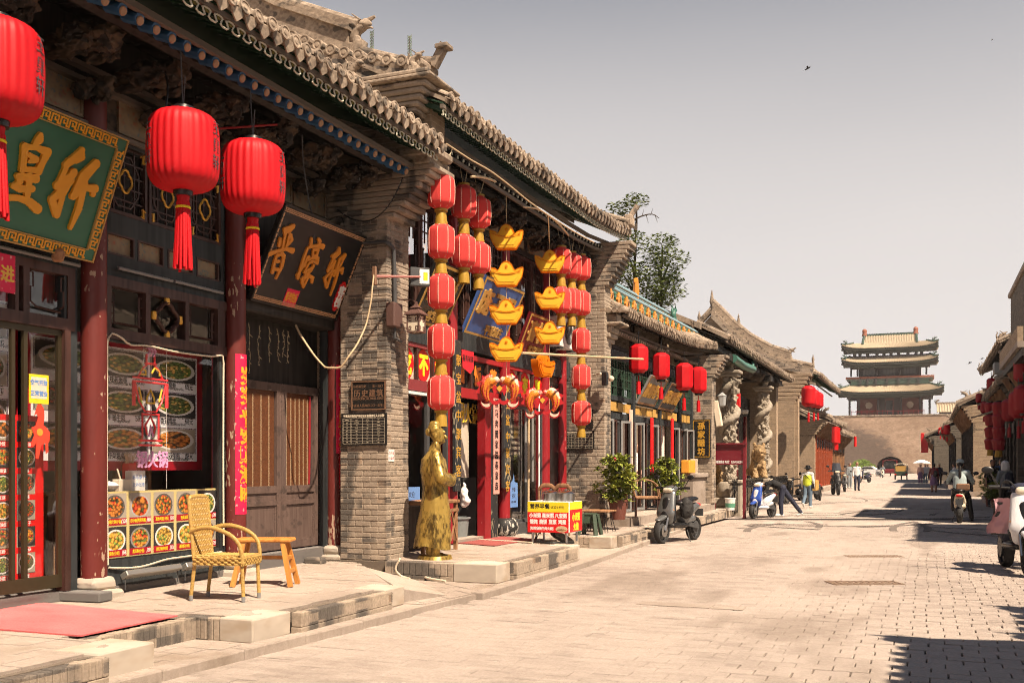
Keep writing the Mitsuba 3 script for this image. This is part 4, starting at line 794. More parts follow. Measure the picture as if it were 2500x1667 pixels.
c2 = couplet(YC, 1.72, 2.93, '年年顺意', 'torn red couplet strip with gold characters on the third column')
c2.add('torn_piece', cat(quad((-7.44, YC + .02, 1.72), (-7.44, YC + .13, 1.95), (-7.43, YC + .13, .9), (-7.44, YC + .09, .75)), quad((-7.44, YC - .11, 1.72), (-7.43, YC + .02, 1.70), (-7.42, YC - .02, 1.2), (-7.44, YC - .1, 1.25))), 'm_redcloth', False)
c2.add('torn_piece', cat(quad((-7.43, YC + .10, 2.3), (-7.43, YC + .14, 2.3), (-7.43, YC + .13, 1.6), (-7.43, YC + .08, 1.7)), quad((-7.41, YC - .13, 1.78), (-7.41, YC - .05, 1.82), (-7.41, YC + .02, 1.58), (-7.41, YC - .03, 1.66)), quad((-7.41, YC + .05, 1.4), (-7.40, YC + .09, 1.62), (-7.40, YC + .15, 1.45), (-7.41, YC + .09, 1.38)), quad((-7.41, YC + .09, 1.35), (-7.40, YC + .14, 1.3), (-7.40, YC + .12, 1.0), (-7.41, YC + .08, 1.05))), 'm_paper', False)
# plaques on the pier
pq = Thing('wall_plaque', 'dark bronze plaque with copper frame on the first brick pier', 'plaque'); yp = 11.985
q0, q1 = wy(860, 932, yp), wy(943, 1000, yp)
pq.add('plate', ony(ext(sbox(q0[0], q1[2], q1[0], q0[2]), .02), yp), 'm_plaque', False); pq.add('rim', ony(ext(sbox(q0[0], q1[2], q1[0], q0[2]).difference(sbox(q0[0] + .015, q1[2] + .015, q1[0] - .015, q0[2] - .015)), .03), yp), 'm_copper', False)
qx, qz = (q0[0] + q1[0]) / 2, (q0[2] + q1[2]) / 2
pq.add('lettering', ony(cat(text3d('历史建筑', .105, .003, at=(qx, qz + .03), gap=.1, bold=.01), text3d('HISTORICAL BUILDING', .045, .003, at=(qx, qz - .04)), text3d('山西省历史', .04, .003, at=(q0[0] + .13, q0[2] - .07)), text3d('第一五〇', .04, .003, at=(q1[0] - .12, q0[2] - .07)), text3d('平遥县人民政府二〇一五年立', .04, .003, at=(qx, q1[2] + .06))), yp - .02), 'm_copper', False)
def table_plaque(a, b, yp, label):
    t = Thing('notice_plaque', label, 'plaque'); q0, q1 = wy(*a, yp), wy(*b, yp); X0, X1, Z1, Z0 = q0[0], q1[0], q0[2], q1[2]; w, h = X1 - X0, Z1 - Z0
    t.add('plate', ony(ext(sbox(X0, Z0, X1, Z1), .02), yp), 'm_plaque', False); yy = yp - .02; L = []
    ys_ = [Z0 + h * (.06 + .78 * k / 9) for k in range(10)]; cols = [X0 + w * c for c in (.04, .22, .47, .70, .96)]
    for z in ys_: L.append(sbox(cols[0], z - .0013, cols[-1], z + .0013))
    for c in cols: L.append(sbox(c - .0013, ys_[0], c + .0013, ys_[-1]))
    t.add('ruling', ony(ext(union_all(L), .002), yy), 'm_cream', False)
    tx = ['保护单位', '古民居', '责任人', '张某', '地址', '平遥县南街', '职务', '文物所长', '年代', '清代', '级别', '县级保护', '消防', '责任人', '电话', '公安消防', '监管', '文物局', '电话', '值班室', '公示', '日期', '编号', '街道办', '巡查', '每日', '责任', '社区', '单位', '文物', '检查', '备案', '监督', '投诉', '举报', '专线']
    t.add('lettering', ony(cat(text3d('平遥县文物保护单位安全直接责任人公示牌', h * .085, .002, at=((X0 + X1) / 2, Z1 - h * .085), bold=.03, sx=.9), *[text3d(tx[r * 4 + c], h * .030, .002, at=((cols[c] + cols[c + 1]) / 2, (ys_[8 - r] + ys_[9 - r]) / 2), bold=-.012) for r in range(9) for c in range(4)]), yy), 'm_cream', False)
table_plaque((835, 1010), (945, 1087), 11.985, 'black notice plaque with a white table on the first brick pier')
pn = Thing('wall_note', 'small white paper with red print on the edge of the first brick pier', 'notice'); p_ = wx(956, 1112, -6.63); pn.add('sheet', box(-6.635, -6.632, p_[1] - .08, p_[1] + .08, p_[2] - .08, p_[2] + .08), 'm_white', False)
pn.add('lettering', onx(cat(text3d('急开锁', .045, .001, at=(p_[1], p_[2] + .03)), text3d('办证通', .045, .001, at=(p_[1], p_[2] - .035))), -6.632), 'm_posterred', False)
# cables and pipe on the pier
solo('drain_pipe', cat(tube(smoothpath([(-6.8, 11.96, 4.52), (-6.62, 11.95, 4.5), (-6.6, 12.1, 4.45), (-6.6, 12.14, 3.4)], 20), .028, 8), rod((-7.3, 11.97, 4.55), (-6.8, 11.97, 4.52), .018)), 'm_darkgrey', 'dark cable pipe bent round the top of the first brick pier', 'pipe', smooth=60)
solo('wire', cat(tube(smoothpath([(-7.35, 11.9, 5.0), (-6.9, 11.9, 4.8), (-6.35, 11.9, 5.32)], 20), .009, 5), tube(smoothpath([(-7.5, 11.5, 4.6), (-7.3, 11.9, 4.9), (-7.2, 11.93, 4.0)], 16), .006, 5)), 'm_black', 'black wires sagging below the eave beside the first pier', 'wire')
jb = Thing('junction_box', 'brown metal meter box on the edge of the first brick pier', 'box'); p_ = wx(965, 770, -6.55); jb.add('case', cbox(-6.63, -6.50, p_[1] - .12, p_[1] + .12, p_[2] - .16, p_[2] + .16, .012), 'm_brownmetal', False); jb.add('pipe', tube([(-6.56, p_[1], p_[2] - .16), (-6.56, p_[1], p_[2] - .30), (-6.56, p_[1] + .2, p_[2] - .33)], .02, 6), 'm_darkgrey')
# sign boards
s1 = Board('sign_board', 'green sign board with gold characters and key pattern border above the sliding door', 'sign').place(-7.42, 3.50, -6.98, 4.62, 4.9, 7.60)
s1.face('panel', box(0, s1.W, 0, s1.H, -.05, 0), 'm_green_sign'); bw_ = .115
s1.face('border', ext(sbox(0, 0, s1.W, s1.H).difference(sbox(bw_, bw_, s1.W - bw_, s1.H - bw_)), .012), 'm_green_sign')
s1.face('edge', ext(union_all([sbox(0, 0, s1.W, s1.H).difference(sbox(.014, .014, s1.W - .014, s1.H - .014)), sbox(bw_ - .01, bw_ - .01, s1.W - bw_ + .01, s1.H - bw_ + .01).difference(sbox(bw_, bw_, s1.W - bw_, s1.H - bw_))]), .03, -.006), 'm_ochre')
fh = ext(fret(s1.W - .25, .085, .0075), .01, .011); fv = ext(fret(s1.H - .24, .085, .0075), .01, .011)
s1.face('key_pattern', cat(mv(fh, .125, .017), mv(fh, .125, s1.H - .103), mv(rot(fv, 'z', 90), s1.W - .017, .12), mv(rot(fv, 'z', 90), .103, .12)), 'm_goldpaint')
def zz1(k): return [[(*s1.uv(a * .44643, b * .44643), w) for a, b, w in q] for q in k]
hw = [[(212, 735, .5), (205, 760, .9), (180, 785, .5)], [(125, 800, .8), (120, 860, .7), (112, 925, .7)], [(125, 800, .6), (190, 805, .5), (250, 830, .9)], [(250, 830, .9), (225, 880, .7), (200, 935, .8)], [(112, 922, .5), (200, 930, .6)], [(150, 845, .5), (185, 870, .7), (150, 880, .4)],
      [(90, 960, .6), (185, 975, .9)], [(150, 960, .7), (140, 1060, .7)], [(60, 1015, .5), (95, 1030, .7), (165, 1030, .7)], [(-10, 1075, .6), (90, 1080, .6), (150, 1100, .8), (195, 1140, 1.0)], [(85, 960, .5), (100, 990, .6), (65, 1015, .4)],
      [(440, 818, .6), (425, 845, 1.0), (350, 900, .7)], [(440, 820, .5), (440, 860, .6), (405, 880, .5)], [(365, 880, .6), (330, 960, .6), (300, 1020, .6)], [(300, 1010, .7), (370, 960, .6), (395, 940, .8)], [(390, 945, .9), (350, 1010, .7), (275, 1085, .6)], [(275, 1085, .7), (330, 1055, .5), (385, 985, .5)], [(275, 1090, .8), (300, 1170, .8)], [(300, 1170, .8), (335, 1060, .6), (385, 980, .4)],
      [(515, 895, 1.0), (440, 960, .8), (395, 1060, .7)], [(515, 895, .9), (470, 960, .6), (430, 1020, .6)], [(390, 1070, .8), (450, 1025, .6), (510, 1030, .9)], [(505, 1030, .7), (500, 1060, .6)], [(455, 1000, .7), (420, 1140, .8), (375, 1245, .4)]]
s1.face('lettering', ext(brush(zz1(hw), .045), .03), 'm_goldpaint')
s1.face('bracket_stone', lump(ball((s1.W - .42, -.01, .02), (.06, .07, .05)), .02, 20), 'm_oldwood')
s2 = Board('sign_board', 'black sign board with orange characters above the inn door', 'sign').place(-7.45, 3.52, -6.95, 4.62, 10.12, 12.02)
s2.Y1 = s2.W; s2.face('panel', box(0, s2.W, 0, s2.H, -.05, 0), 'm_black')
s2.face('rim', ext(sbox(0, 0, s2.W, s2.H).difference(sbox(.02, .02, s2.W - .02, s2.H - .02)), .018, -.003), 'm_darkwood')
bands = []
for z0_, z1_ in ((.03, .085), (s2.H - .085, s2.H - .03)):
    for r_ in range(3):
        for k in range(48): bands.append(sbox(.03 + k * (s2.W - .06) / 48 + .004 + (.5 * (r_ % 2) - .25) * .02, z0_ + r_ * .019, .03 + (k + 1) * (s2.W - .06) / 48 - .004 + (.5 * (r_ % 2) - .25) * .02, z0_ + r_ * .019 + .013))
for u_ in (.03, s2.W - .055):
    for k in range(16): bands.append(sbox(u_, .09 + k * (s2.H - .18) / 16, u_ + .025, .09 + (k + 1) * (s2.H - .18) / 16 - .012))
s2.face('key_pattern', ext(MultiPolygon(bands), .008), 'm_copperlight')
M('m_copperlight', (.50, .27, .14), .45)
def zz2(k): return [[(*s2.uv(620 + a * .17857, 500 + b * .17857), w) for a, b, w in q] for q in k]
jm = [[(520, 295, 1.1), (470, 315, .9), (405, 330, .8)], [(410, 330, .8), (410, 390, .7)], [(520, 300, .9), (485, 345, .7), (440, 370, .5)], [(425, 370, .6), (400, 470, .6), (375, 590, .7)], [(475, 395, .6), (450, 490, .6), (415, 600, .6)], [(345, 460, .6), (340, 500, .8), (330, 555, .7)], [(490, 410, .7), (505, 480, .7), (470, 520, .7), (430, 560, .5)], [(205, 665, 1.0), (300, 630, .7), (430, 600, .7), (515, 625, 1.2)],
      [(300, 680, .6), (265, 790, .7), (240, 915, .8)], [(300, 690, .6), (370, 665, .8), (395, 700, .9)], [(395, 700, .9), (370, 830, .9), (290, 1000, .5)], [(270, 775, .6), (325, 770, .7)], [(250, 870, .6), (315, 880, .7)],
      [(775, 460, .6), (770, 520, .8), (760, 570, .6)], [(870, 465, .6), (890, 500, .8), (870, 550, .6)], [(720, 590, .5), (770, 570, .6), (880, 550, .7), (930, 570, 1.2)], [(720, 590, .6), (670, 720, .7), (620, 880, .7), (590, 990, .9)], [(720, 700, .4), (650, 850, .6), (580, 960, .8)], [(800, 610, .6), (790, 700, .6)], [(800, 610, .6), (865, 600, .8), (845, 690, .7), (790, 700, .5)],
      [(740, 700, .5), (690, 790, .6), (680, 830, .6)], [(700, 760, .5), (790, 720, .6), (860, 730, .8), (855, 795, .7), (800, 770, .5)], [(790, 770, .7), (740, 790, .6), (670, 920, .5)], [(800, 830, .8), (770, 890, .7), (640, 1010, .6)], [(770, 860, .5), (700, 900, .6), (690, 940, .5)], [(740, 890, .7), (730, 980, .7), (665, 1120, .6)], [(640, 1040, .6), (665, 1110, .7)], [(640, 1060, .5), (720, 960, .6)], [(740, 960, .6), (790, 1000, .9), (780, 1050, .7)],
      [(1155, 590, .6), (1130, 650, .9), (1060, 700, .7)], [(1160, 600, .5), (1160, 660, .6), (1070, 740, .6)], [(1085, 720, .7), (1040, 800, .6), (1000, 900, .7)], [(1000, 890, .6), (1060, 830, .7), (1095, 770, .7)], [(1095, 770, .7), (1050, 900, .7), (960, 1000, .6)], [(955, 1000, .7), (985, 1120, .8)], [(985, 1120, .7), (1030, 990, .6), (1080, 890, .5)], [(1230, 690, 1.0), (1160, 740, .8), (1080, 960, .7)], [(1225, 700, .9), (1180, 800, .7), (1120, 900, .6)], [(1080, 960, .7), (1150, 890, .7), (1200, 870, .8)], [(1200, 870, .8), (1190, 930, .7)], [(1140, 900, .8), (1090, 1080, .8), (1035, 1230, .4)]]
s2.face('lettering', ext(brush(zz2(jm), .032), .022), 'm_orangepaint')
M('m_orangepaint', (.62, .22, .02), .4)
k0, k1 = s2.uv(620 + 1200 * .17857, 500 + 1030 * .17857), s2.uv(620 + 1090 * .17857, 500 + 1460 * .17857); cx, cy = (k0[0] + k1[0]) / 2, (k0[1] + k1[1]) / 2
s2.face('tablet', ext(affinity.scale(Point(cx + .02, cy).buffer(1, 12), .075, .21).union(sbox(cx - .045, cy - .16, cx + .085, cy + .16)), .02), 'm_red'); s2.face('tablet_lettering', mv(ext(text2d('客栈', .15, bold=.05, vertical=True), .004), cx + .02, cy, .02), 'm_white')
k0, k1 = s2.uv(620 + 460 * .17857, 500 + 1135 * .17857), s2.uv(620 + 630 * .17857, 500 + 1410 * .17857)
rp = Board('red_paper', 'pink paper square with gold characters stuck on the black inn sign', 'paper'); rp.F = s2.F
rp.face('sheet', box(k0[0], k0[0] + .27, k1[1] - .02, k0[1], .004, .007), 'm_couplet'); rp.face('lettering', mv(ext(affinity.scale(text2d('新年快乐', .11, bold=.03), .55, 1.2, origin=(0, 0)), .003), k0[0] + .135, (k0[1] + k1[1]) / 2, .007), 'm_goldpaint')
# big red lanterns
LT = [(0, 0), (.10, 0), (.17, .012), (.25, .05), (.297, .12), (.312, .2), (.32, .42), (.312, .64), (.297, .72), (.25, .785), (.17, .825), (.10, .838), (0, .838)]; LT = [(a, c * .87) for a, c in LT]
def big_lantern(x, y, zb, s, label, ph=0.0, tassel=True, zhook=5.45, grp='big red silk lanterns under the first eave'):
    t = Thing('silk_lantern', label, 'lantern', grp)
    pr = np.array(LT); dd = np.r_[0, np.cumsum(np.linalg.norm(np.diff(pr, axis=0), axis=1))]; pr = PchipInterpolator(dd, pr)(np.linspace(.02, dd[-1] - .02, 36))
    m = lathe(pr * s, 140, ribs=lambda g: 1 + .034 * np.abs(np.sin(14 * (g + ph))) - .018 + .004 * np.sin(31 * g)); t.add('shade', mv(m, x, y, zb), 'm_lantern', True)
    t.add('collar', cat(mv(lathe([(0, -.045), (.085, -.045), (.09, .012), (0, .012)], 20), x, y, zb), mv(lathe([(0, 0), (.11, 0), (.10, .045), (0, .05)], 20), x, y, zb + .722 * s)), 'm_black', 40)
    a = np.arctan2(-y, -x) ; T = text2d('王皇轩', .14 * s, bold=-.008, vertical=True, gap=.08)
    for off in (1.12, -1.2, 2.9):
        m = ext(T, .003); v = m[0]; an = a + off + v[:, 0] / (.32 * s); rr_ = .322 * s + v[:, 2]
        t.add('lettering', (np.stack([x + rr_ * np.cos(an), y + rr_ * np.sin(an), zb + .40 * s + v[:, 1]], 1), m[1]), 'm_darkgrey', False)
    if tassel:
        ts = t.add('tassel', cat(mv(lathe([(0, -.12), (.05, -.12), (.06, -.045), (0, -.04)], 12), x, y, zb), *[rod((x + .045 * math.cos(q), y + .045 * math.sin(q), zb - .1), (x + .075 * math.cos(q) + rnd(-.01, .01), y + .075 * math.sin(q) + rnd(-.01, .01), zb - .70 + rnd(-.03, .03)), .017, .012, 6) for q in np.arange(0, 6.28, .42)], *[rod((x + .02 * math.cos(q), y + .02 * math.sin(q), zb - .1), (x + .03 * math.cos(q), y + .03 * math.sin(q), zb - .70 + rnd(-.05, .03)), .018, .013, 6) for q in np.arange(0, 6.28, 1.2)]), 'm_lantern', 50)
        t.add('binding', cat(*[mv(lathe([(.015, -.012), (.021, 0), (.015, .012)], 8), x + .05 * math.cos(q), y + .05 * math.sin(q), zb - .15) for q in np.arange(0, 6.28, .42)]), 'm_yellow', 40)
    t.add('hook_wire', cat(rod((x, y, zb + .73 * s), (x - .05, y + .02, zhook), .006), rod((x, y, zb + .73 * s), (x + .04, y - .02, zb + .84 * s + .2), .005)), 'm_darkgrey')
p_ = wx(447, 360, -6.3); big_lantern(-6.3, p_[1], 4.06, 1.0, 'big red silk lantern with tassel in front of the lattice, second from the left', .1)
p_ = wx(617, 425, -6.3); big_lantern(-6.3, p_[1], 4.09, 1.0, 'big red silk lantern with tassel beside the black inn sign', .35)
p_ = wx(0, 160, -6.3); big_lantern(-6.3, p_[1] - .03, 4.07, 1.0, 'big red silk lantern cut off by the left edge of the picture', .2)
solo('bulb', cat(tube(smoothpath([(-6.9, 8.0, 5.4), (-6.62, 7.72, 5.0), (-6.62, 7.68, 4.52)], 20), .009, 5), mv(lathe([(0, -.04), (.02, -.03), (.02, .03), (0, .05)], 8), -6.62, 7.68, 4.47)), 'm_black', 'bare bulb on a black wire beside the second lantern', 'bulb', smooth=60)
p_ = [wx(*q, X) for q, X in (((738, 330), -6.9), ((743, 420), -7.0), ((763, 530), -7.05), ((770, 560), -7.05), ((763, 582), -7.05))]; solo('wire', tube(smoothpath(p_, 24), .009, 5), 'm_darkgrey', 'loose wire dangling in front of the black inn sign', 'wire', smooth=60)
# red carpet, bricks
cp = np.array([wz(434, 1503, .27), wz(197, 1552, .27), wz(-60, 1532, .27), wz(-80, 1490, .27), wz(110, 1472, .27)]); solo('red_carpet', lump(sub2(sub2(ext(Polygon(cp[:, :2]).simplify(.0), .012, .264))), .004, 12), 'm_carpet', 'faded red carpet laid over the platform at the left edge', 'carpet')
q = wz(198, 1470, .262); solo('loose_brick', rot(mv(cbox(-.24, .24, -.1, .1, 0, .09, .01), q[0] - .04, q[1] + .1, .264), 'z', 6, q), 'm_darkgrey2', 'grey cement block lying at the foot of the maroon column', 'block')
M('m_darkgrey2', (.13, .125, .12), .85)
q = wz(770, 1375, .26); solo('loose_brick', lump(sub2(mv(cbox(-.14, .14, -.07, .07, 0, .09, .02), q[0], q[1], .25)), .012, 14), 'm_brick', 'broken brick lying before the inn door column', 'brick')
# ---- second building on the left: the hot pot house hung with lantern strings
X2 = -7.0
b2 = Thing('shop_building', 'two storey lantern hung shop with red columns, second building on the left', 'building')
lift = lambda y: .16 * max(0, (y - 18.2) / 2.7) ** 2
eave(b2, -5.76, 6.38, 12.05, 20.95, pitch=.2, L=1.5, r=.06, Xw=-7.1, dz=lift, blue=False)
b2.add('roof_slope', sweep([(-7.0, 6.95), (-9, 8.0), (-12, 9.7), (-17, 7)], 12.3, 20.9, -.2, -.05), 'm_tile', False)
n = 44
for i in range(n):  # oval painted rafter ends on the lower fascia
    y = 12.2 + i * 8.6 / n; rr_ = b2.add('round_rafter', rod((-6.26, y, 5.99 + lift(y)), (-7.05, y, 6.28), .05, n=8), 'm_darkwood', 40); b2.add('end', mv(rot(lathe([(0, .012), (.022, .012), (.026, 0)], 10), 'y', 100), -6.25, y, 5.985 + lift(y)), 'm_scallop', 30, under=rr_)
b2.add('fascia', cat(*[beam((-6.235, a, 5.90 + lift(a)), (-6.235, c, 5.90 + lift(c)), .04, .05) for a, c in zip(np.linspace(12.1, 20.9, 9)[:-1], np.linspace(12.1, 20.9, 9)[1:])]), 'm_oldfascia', False)
# gable towards the first building
gw = b2.add('gable_wall', ony(ext([(-6.1, 5.6), (-6.1, 6.7), (-7.0, 6.95), (-8.8, 7.65), (-11, 8.9), (-14, 7.5), (-14, .2), (-6.7, .2), (-6.7, 4.8)], .4), 12.64), 'm_farbrick', False)
VC = [(-6.12, 6.86), (-6.7, 6.98), (-7.5, 7.22), (-8.6, 7.72), (-9.8, 8.4), (-11, 9.25)]
vr = b2.sub('verge'); verge(b2, VC, 12.12, .078, 24, under=vr)
b2.add('verge_board', sweep([(x, z - .1) for x, z in VC], 12.08, 12.3, -.22, .0), 'm_brick', False)
b2.add('verge_ridge', cat(sweep([(-7.42, 7.32), (-8.6, 7.83), (-9.8, 8.52), (-11, 9.4)], 12.3, 12.5, 0, .36), sweep([(-7.35, 7.29), (-8.6, 7.83), (-9.8, 8.52), (-11, 9.4)], 12.24, 12.56, -.04, .06), sweep([(-7.38, 7.56), (-8.6, 8.1), (-9.8, 8.8), (-11, 9.66)], 12.24, 12.56, 0, .05), tube([(-7.3, 12.4, 7.66), (-8.6, 12.4, 8.23), (-9.8, 12.4, 8.93), (-11, 12.4, 9.8)], .09, 10)), 'm_tile', 30)
b2.add('end_ridge', cat(tube([(-7.3, 12.4, 7.30), (-6.6, 12.4, 7.05), (-6.15, 12.4, 6.98)], .08, 10), beam((-6.15, 12.4, 6.92), (-5.98, 12.4, 7.2), .12, .1), cbox(-6.09, -5.90, 12.3, 12.5, 7.13, 7.19, .01)), 'm_tile', 30)
b2.add('roof_dragon', mv(dragon(.78), -7.30, 12.4, 7.28), 'm_tile', 40)
for i in range(7): b2.add('cornice_course', cbox(-7.5, -6.28 + .052 * i, 11.99 - .03 * i, 12.64, 6.02 + .075 * i, 6.09 + .075 * i, .02), 'm_brick', False)
b2.add('cornice_cap', cat(cbox(-7.6, -5.86, 11.74, 12.64, 6.55, 6.60, .015), mv(rod((-7.4, 0, 0), (-5.92, 0, 0), .045, n=10), 0, 11.80, 6.63)), 'm_tile', 30)
for k, (x, z, s) in enumerate(((-7.05, 6.62, .55), (-6.15, 6.66, .42))): b2.add('cornice_dragon', mv(dragon(s, k + 2), x, 11.86, z), 'm_tile', 40)
pier2 = brick_pier(b2, 'brick_pier', -7.07, -6.2, 20.5, .45, .46, 5.3, most=298); corbel(b2, 'corbel', -7.3, -6.18, 5.3, -5.62, 6.2, 20.5, .45, 10)
b2.add('corner_ridge', cat(rod((-6.7, 20.85, 6.95), (-5.72, 20.85, 6.66), .07, n=10), rod((-6.7, 20.65, 6.98), (-5.72, 20.65, 6.62), .06, n=10), cbox(-5.85, -5.68, 20.7, 20.98, 6.55, 6.8, .03), beam((-5.8, 20.85, 6.7), (-5.6, 20.9, 7.0), .1, .1)), 'm_tile', 30)
# timber front
YC2 = [13.0, yz(1100, 1180, X2)[0], yz(1230, 1180, X2)[0], yz(1329, 1180, X2)[0], yz(1370, 1180, X2)[0]]
b2.add('beam', cat(box(-7.16, -6.98, 12.6, 20.5, 5.48, 5.56), box(-7.16, -6.98, 12.6, 20.5, 5.92, 6.15), rod((-6.6, 12.6, 5.95), (-6.6, 20.5, 5.95), .09)), 'm_darkwood', 30)
b2.add('painted_beam', box(-7.12, -7.0, 12.6, 20.5, 5.56, 5.92), 'm_carved', False)
for i in range(6): b2.add('beam_panel', box(-7.0, -6.97, 13.1 + i * 1.25, 14.1 + i * 1.25, 5.6, 5.88), 'm_panel', False)
for i, y in enumerate(np.arange(13.2, 20.4, 1.0)): carved_bracket(b2, -6.55, y, 5.72, .9, seed=60 + i)
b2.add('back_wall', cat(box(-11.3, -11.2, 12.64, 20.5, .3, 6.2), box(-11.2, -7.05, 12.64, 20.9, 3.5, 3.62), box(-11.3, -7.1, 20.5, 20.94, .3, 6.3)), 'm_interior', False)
for i, y in enumerate(YC2[1:]): 
    c = b2.add('column', rod((X2, y, .32), (X2, y, 5.5), .115, .11, 16), 'm_redcol', 40)
    if i == 1: b2.add('base_drum', mv(lathe([(0, 0), (.17, 0), (.23, .06), (.25, .16), (.22, .27), (.15, .32), (0, .32)], 24), X2 + .02, y, .30), 'm_drum', 40, under=c)
M('m_redcol', 0, .4, tex=t_peel((.26, .012, .018), (.42, .16, .14), .72)); M('m_drum', 0, .6, tex=t_peel((.016, .016, .016), (.5, .47, .42), .60))
edges = [12.66, YC2[1] - .1, YC2[1] + .1, YC2[2] - .1, YC2[2] + .1, YC2[3] - .1, YC2[3] + .1, YC2[4]]
for a, c in ((edges[0], edges[1]), (edges[2], edges[3]), (edges[4], edges[5]), (edges[6], edges[7])):  # upper windows
    m = max(2, round((c - a) / .55)); w = (c - a) / m
    for k in range(m):
        u = b2.add('upper_window', rframe(a + k * w + .01, a + (k + 1) * w - .01, 3.75, 5.46, .06, X2 - .06, X2 + .02), 'm_brownwood', False); y0_, y1_ = a + k * w + .07, a + (k + 1) * w - .07
        b2.add('pane', quad((X2 - .04, y0_, 3.81), (X2 - .04, y1_, 3.81), (X2 - .04, y1_, 5.40), (X2 - .04, y0_, 5.40)), 'm_glass', False, under=u)
        b2.add('fret', cat(lattice_mesh(y0_, y1_, 4.9, 5.4, X2 - .01, .018, n=3, m=3, octa=False), tube([(X2, y0_ + .05, 4.8), (X2, y0_ + .05, 3.95), (X2, y1_ - .05, 3.95), (X2, y1_ - .05, 4.8)], .012, 4), *[ball((X2, y_, z_), .022, 1) for y_ in (y0_ + .05, y1_ - .05) for z_ in (3.95, 4.4, 4.8)]), 'm_brownwood', False, under=u)
b2.add('floor_beam', cat(box(-7.15, -6.96, 12.66, 20.5, 3.44, 3.72), box(-7.1, -6.95, 12.66, edges[1], 3.36, 3.44), box(-7.1, -6.95, edges[4], 20.4, 3.36, 3.44)), 'm_bluewood', False)
solo('upper_pane_sheet', box(-6.99, -6.97, 12.68, 12.86, 3.6, 5.1), 'm_white', 'white vertical board at the corner beside the first pier', 'board')
for a, c, tx in ((13.02, edges[1], '吃不贵'), (edges[4], edges[5] + .1, '点有惠'), (edges[2], edges[3], '面饭菜')):  # shop slogan panels
    rl = b2.add('panel_rail', cat(box(X2 - .05, X2 + .03, a, c, 3.30, 3.38), box(X2 - .05, X2 + .03, a, c, 2.66, 2.82)), 'm_redwall' if tx != '吃不贵' else 'm_maroonrail', False)
    w = (c - a) / 3
    for k in range(3):
        yy = a + (k + .5) * w; b2.add('post', box(X2 - .04, X2 + .02, a + k * w - .025, a + k * w + .025, 2.82, 3.30), 'm_brownwood', False, under=rl); b2.add('back_board', box(X2 - .05, X2 - .04, a + k * w, a + k * w + w, 2.82, 3.30), 'm_darkwood' if tx == '面饭菜' else 'm_plaster', False, under=rl)
        if tx != '面饭菜': b2.add('oval', onx(ext(affinity.translate(affinity.scale(Point(0, 0).buffer(1, 16), w * .40, .24), yy, 3.06), .015), X2 - .04), 'm_red', False, under=rl)
        b2.add('lettering', onx(text3d(tx[k], .34, .008, at=(yy, 3.06), bold=.05, sx=.85), X2 - .024), 'm_yellow' if tx != '面饭菜' else 'm_orange', False, under=rl)
M('m_maroonrail', (.20, .03, .035), .5)
# window bay by the statue
b2.add('window_frame', cat(rframe(12.98, edges[1], .95, 2.66, .06, X2 - .06, X2 + .01), box(X2 - .05, X2, 13.9, 13.98, 1.0, 2.66), box(X2 - .1, X2 + .02, 12.66, 13.0, .3, 3.5)), 'm_darkgrey', False)
b2.add('shop_window', quad((X2 - .03, 13.0, .98), (X2 - .03, edges[1], .98), (X2 - .03, edges[1], 2.64), (X2 - .03, 13.0, 2.64)), 'm_glass', False)
b2.add('wall_panel', box(X2 - .08, X2 - .02, 12.98, edges[1], .3, .97), 'm_darkwood', False); b2.add('sill_lamp', box(X2 + .02, X2 + .05, 13.05, 14.0, 2.60, 2.64), 'm_white', False)
menu_poster(-7.25, 13.05, 13.62, 1.15, 2.3, 1, 3, [('酸辣土豆', 'Potato', '18元'), ('过油肉', 'Fried pork', '38元'), ('麻婆豆腐', 'Tofu', '28元')], 'white poster of three dishes inside the window behind the statue', 61)
# doorway, posts and hanging boards
b2.add('door_wall', [box(X2 - .12, X2 - .02, edges[2], edges[2] + .12, .3, 2.66), box(X2 - .05, X2 + .06, edges[3] - .66, edges[3] - .32, .3, 2.66)], 'm_blackpeel', False)
b2.add('red_post', box(X2 - .06, X2 + .08, edges[3] - .93, edges[3] - .67, .3, 2.66), 'm_redcol', False)
b2.add('threshold', box(X2 - .2, X2 + .05, edges[2], edges[3] - .6, .28, .36), 'm_slab', False)
b2.add('tiled_wall', cat(box(-8.2, -7.15, 16.05, 16.12, .3, 1.35)), 'm_darkgrey', False); b2.add('curtain', box(-7.3, -7.24, 15.62, 15.95, 1.35, 2.6), 'm_plaster', False)
for i, (px0, px1, py0, py1) in enumerate(((1111, 1125, 829, 1200), (1230, 1246, 940, 1192))):
    y0_, y1_ = yz(px0, py1, -6.85)[0], yz(px1, py1, -6.85)[0]; t = Thing('couplet_board', ('peeling black wooden couplet board beside the hot pot doorway', 'peeling black wooden couplet board beside the dark window right of the doorway')[i], 'board')
    z0_, z1_ = yz(px0, py1, -6.85)[1], yz(px0, py0, -6.85)[1]; t.add('board', rot(cbox(-6.9, -6.84, y0_, y1_, z0_, z1_, .01), 'y', 0), 'm_blackpeel', False); t.add('lettering', onx(mv(ext(text2d('聚宝盆中聚宾客'[:7], .2, bold=.0, vertical=True, gap=.45), .004), (y0_ + y1_) / 2, (z0_ + z1_) / 2), -6.84), 'm_goldleaf', False)
t = Thing('paper_strip', 'long pale pink strip with brush writing on the black door post', 'couplet'); y_ = yz(1213, 1205, -6.92)[0]; t.add('strip', box(-6.932, -6.925, y_ - .13, y_ + .13, 1.06, 2.72), 'm_pinkpaper', False); t.add('lettering', onx(mv(ext(text2d('骏马奔腾家园春意盎', .15, bold=.02, vertical=True, gap=.2, simp=.01), .003), y_, 1.92), -6.925), 'm_black', False)
M('m_pinkpaper', (.62, .30, .25), .8)
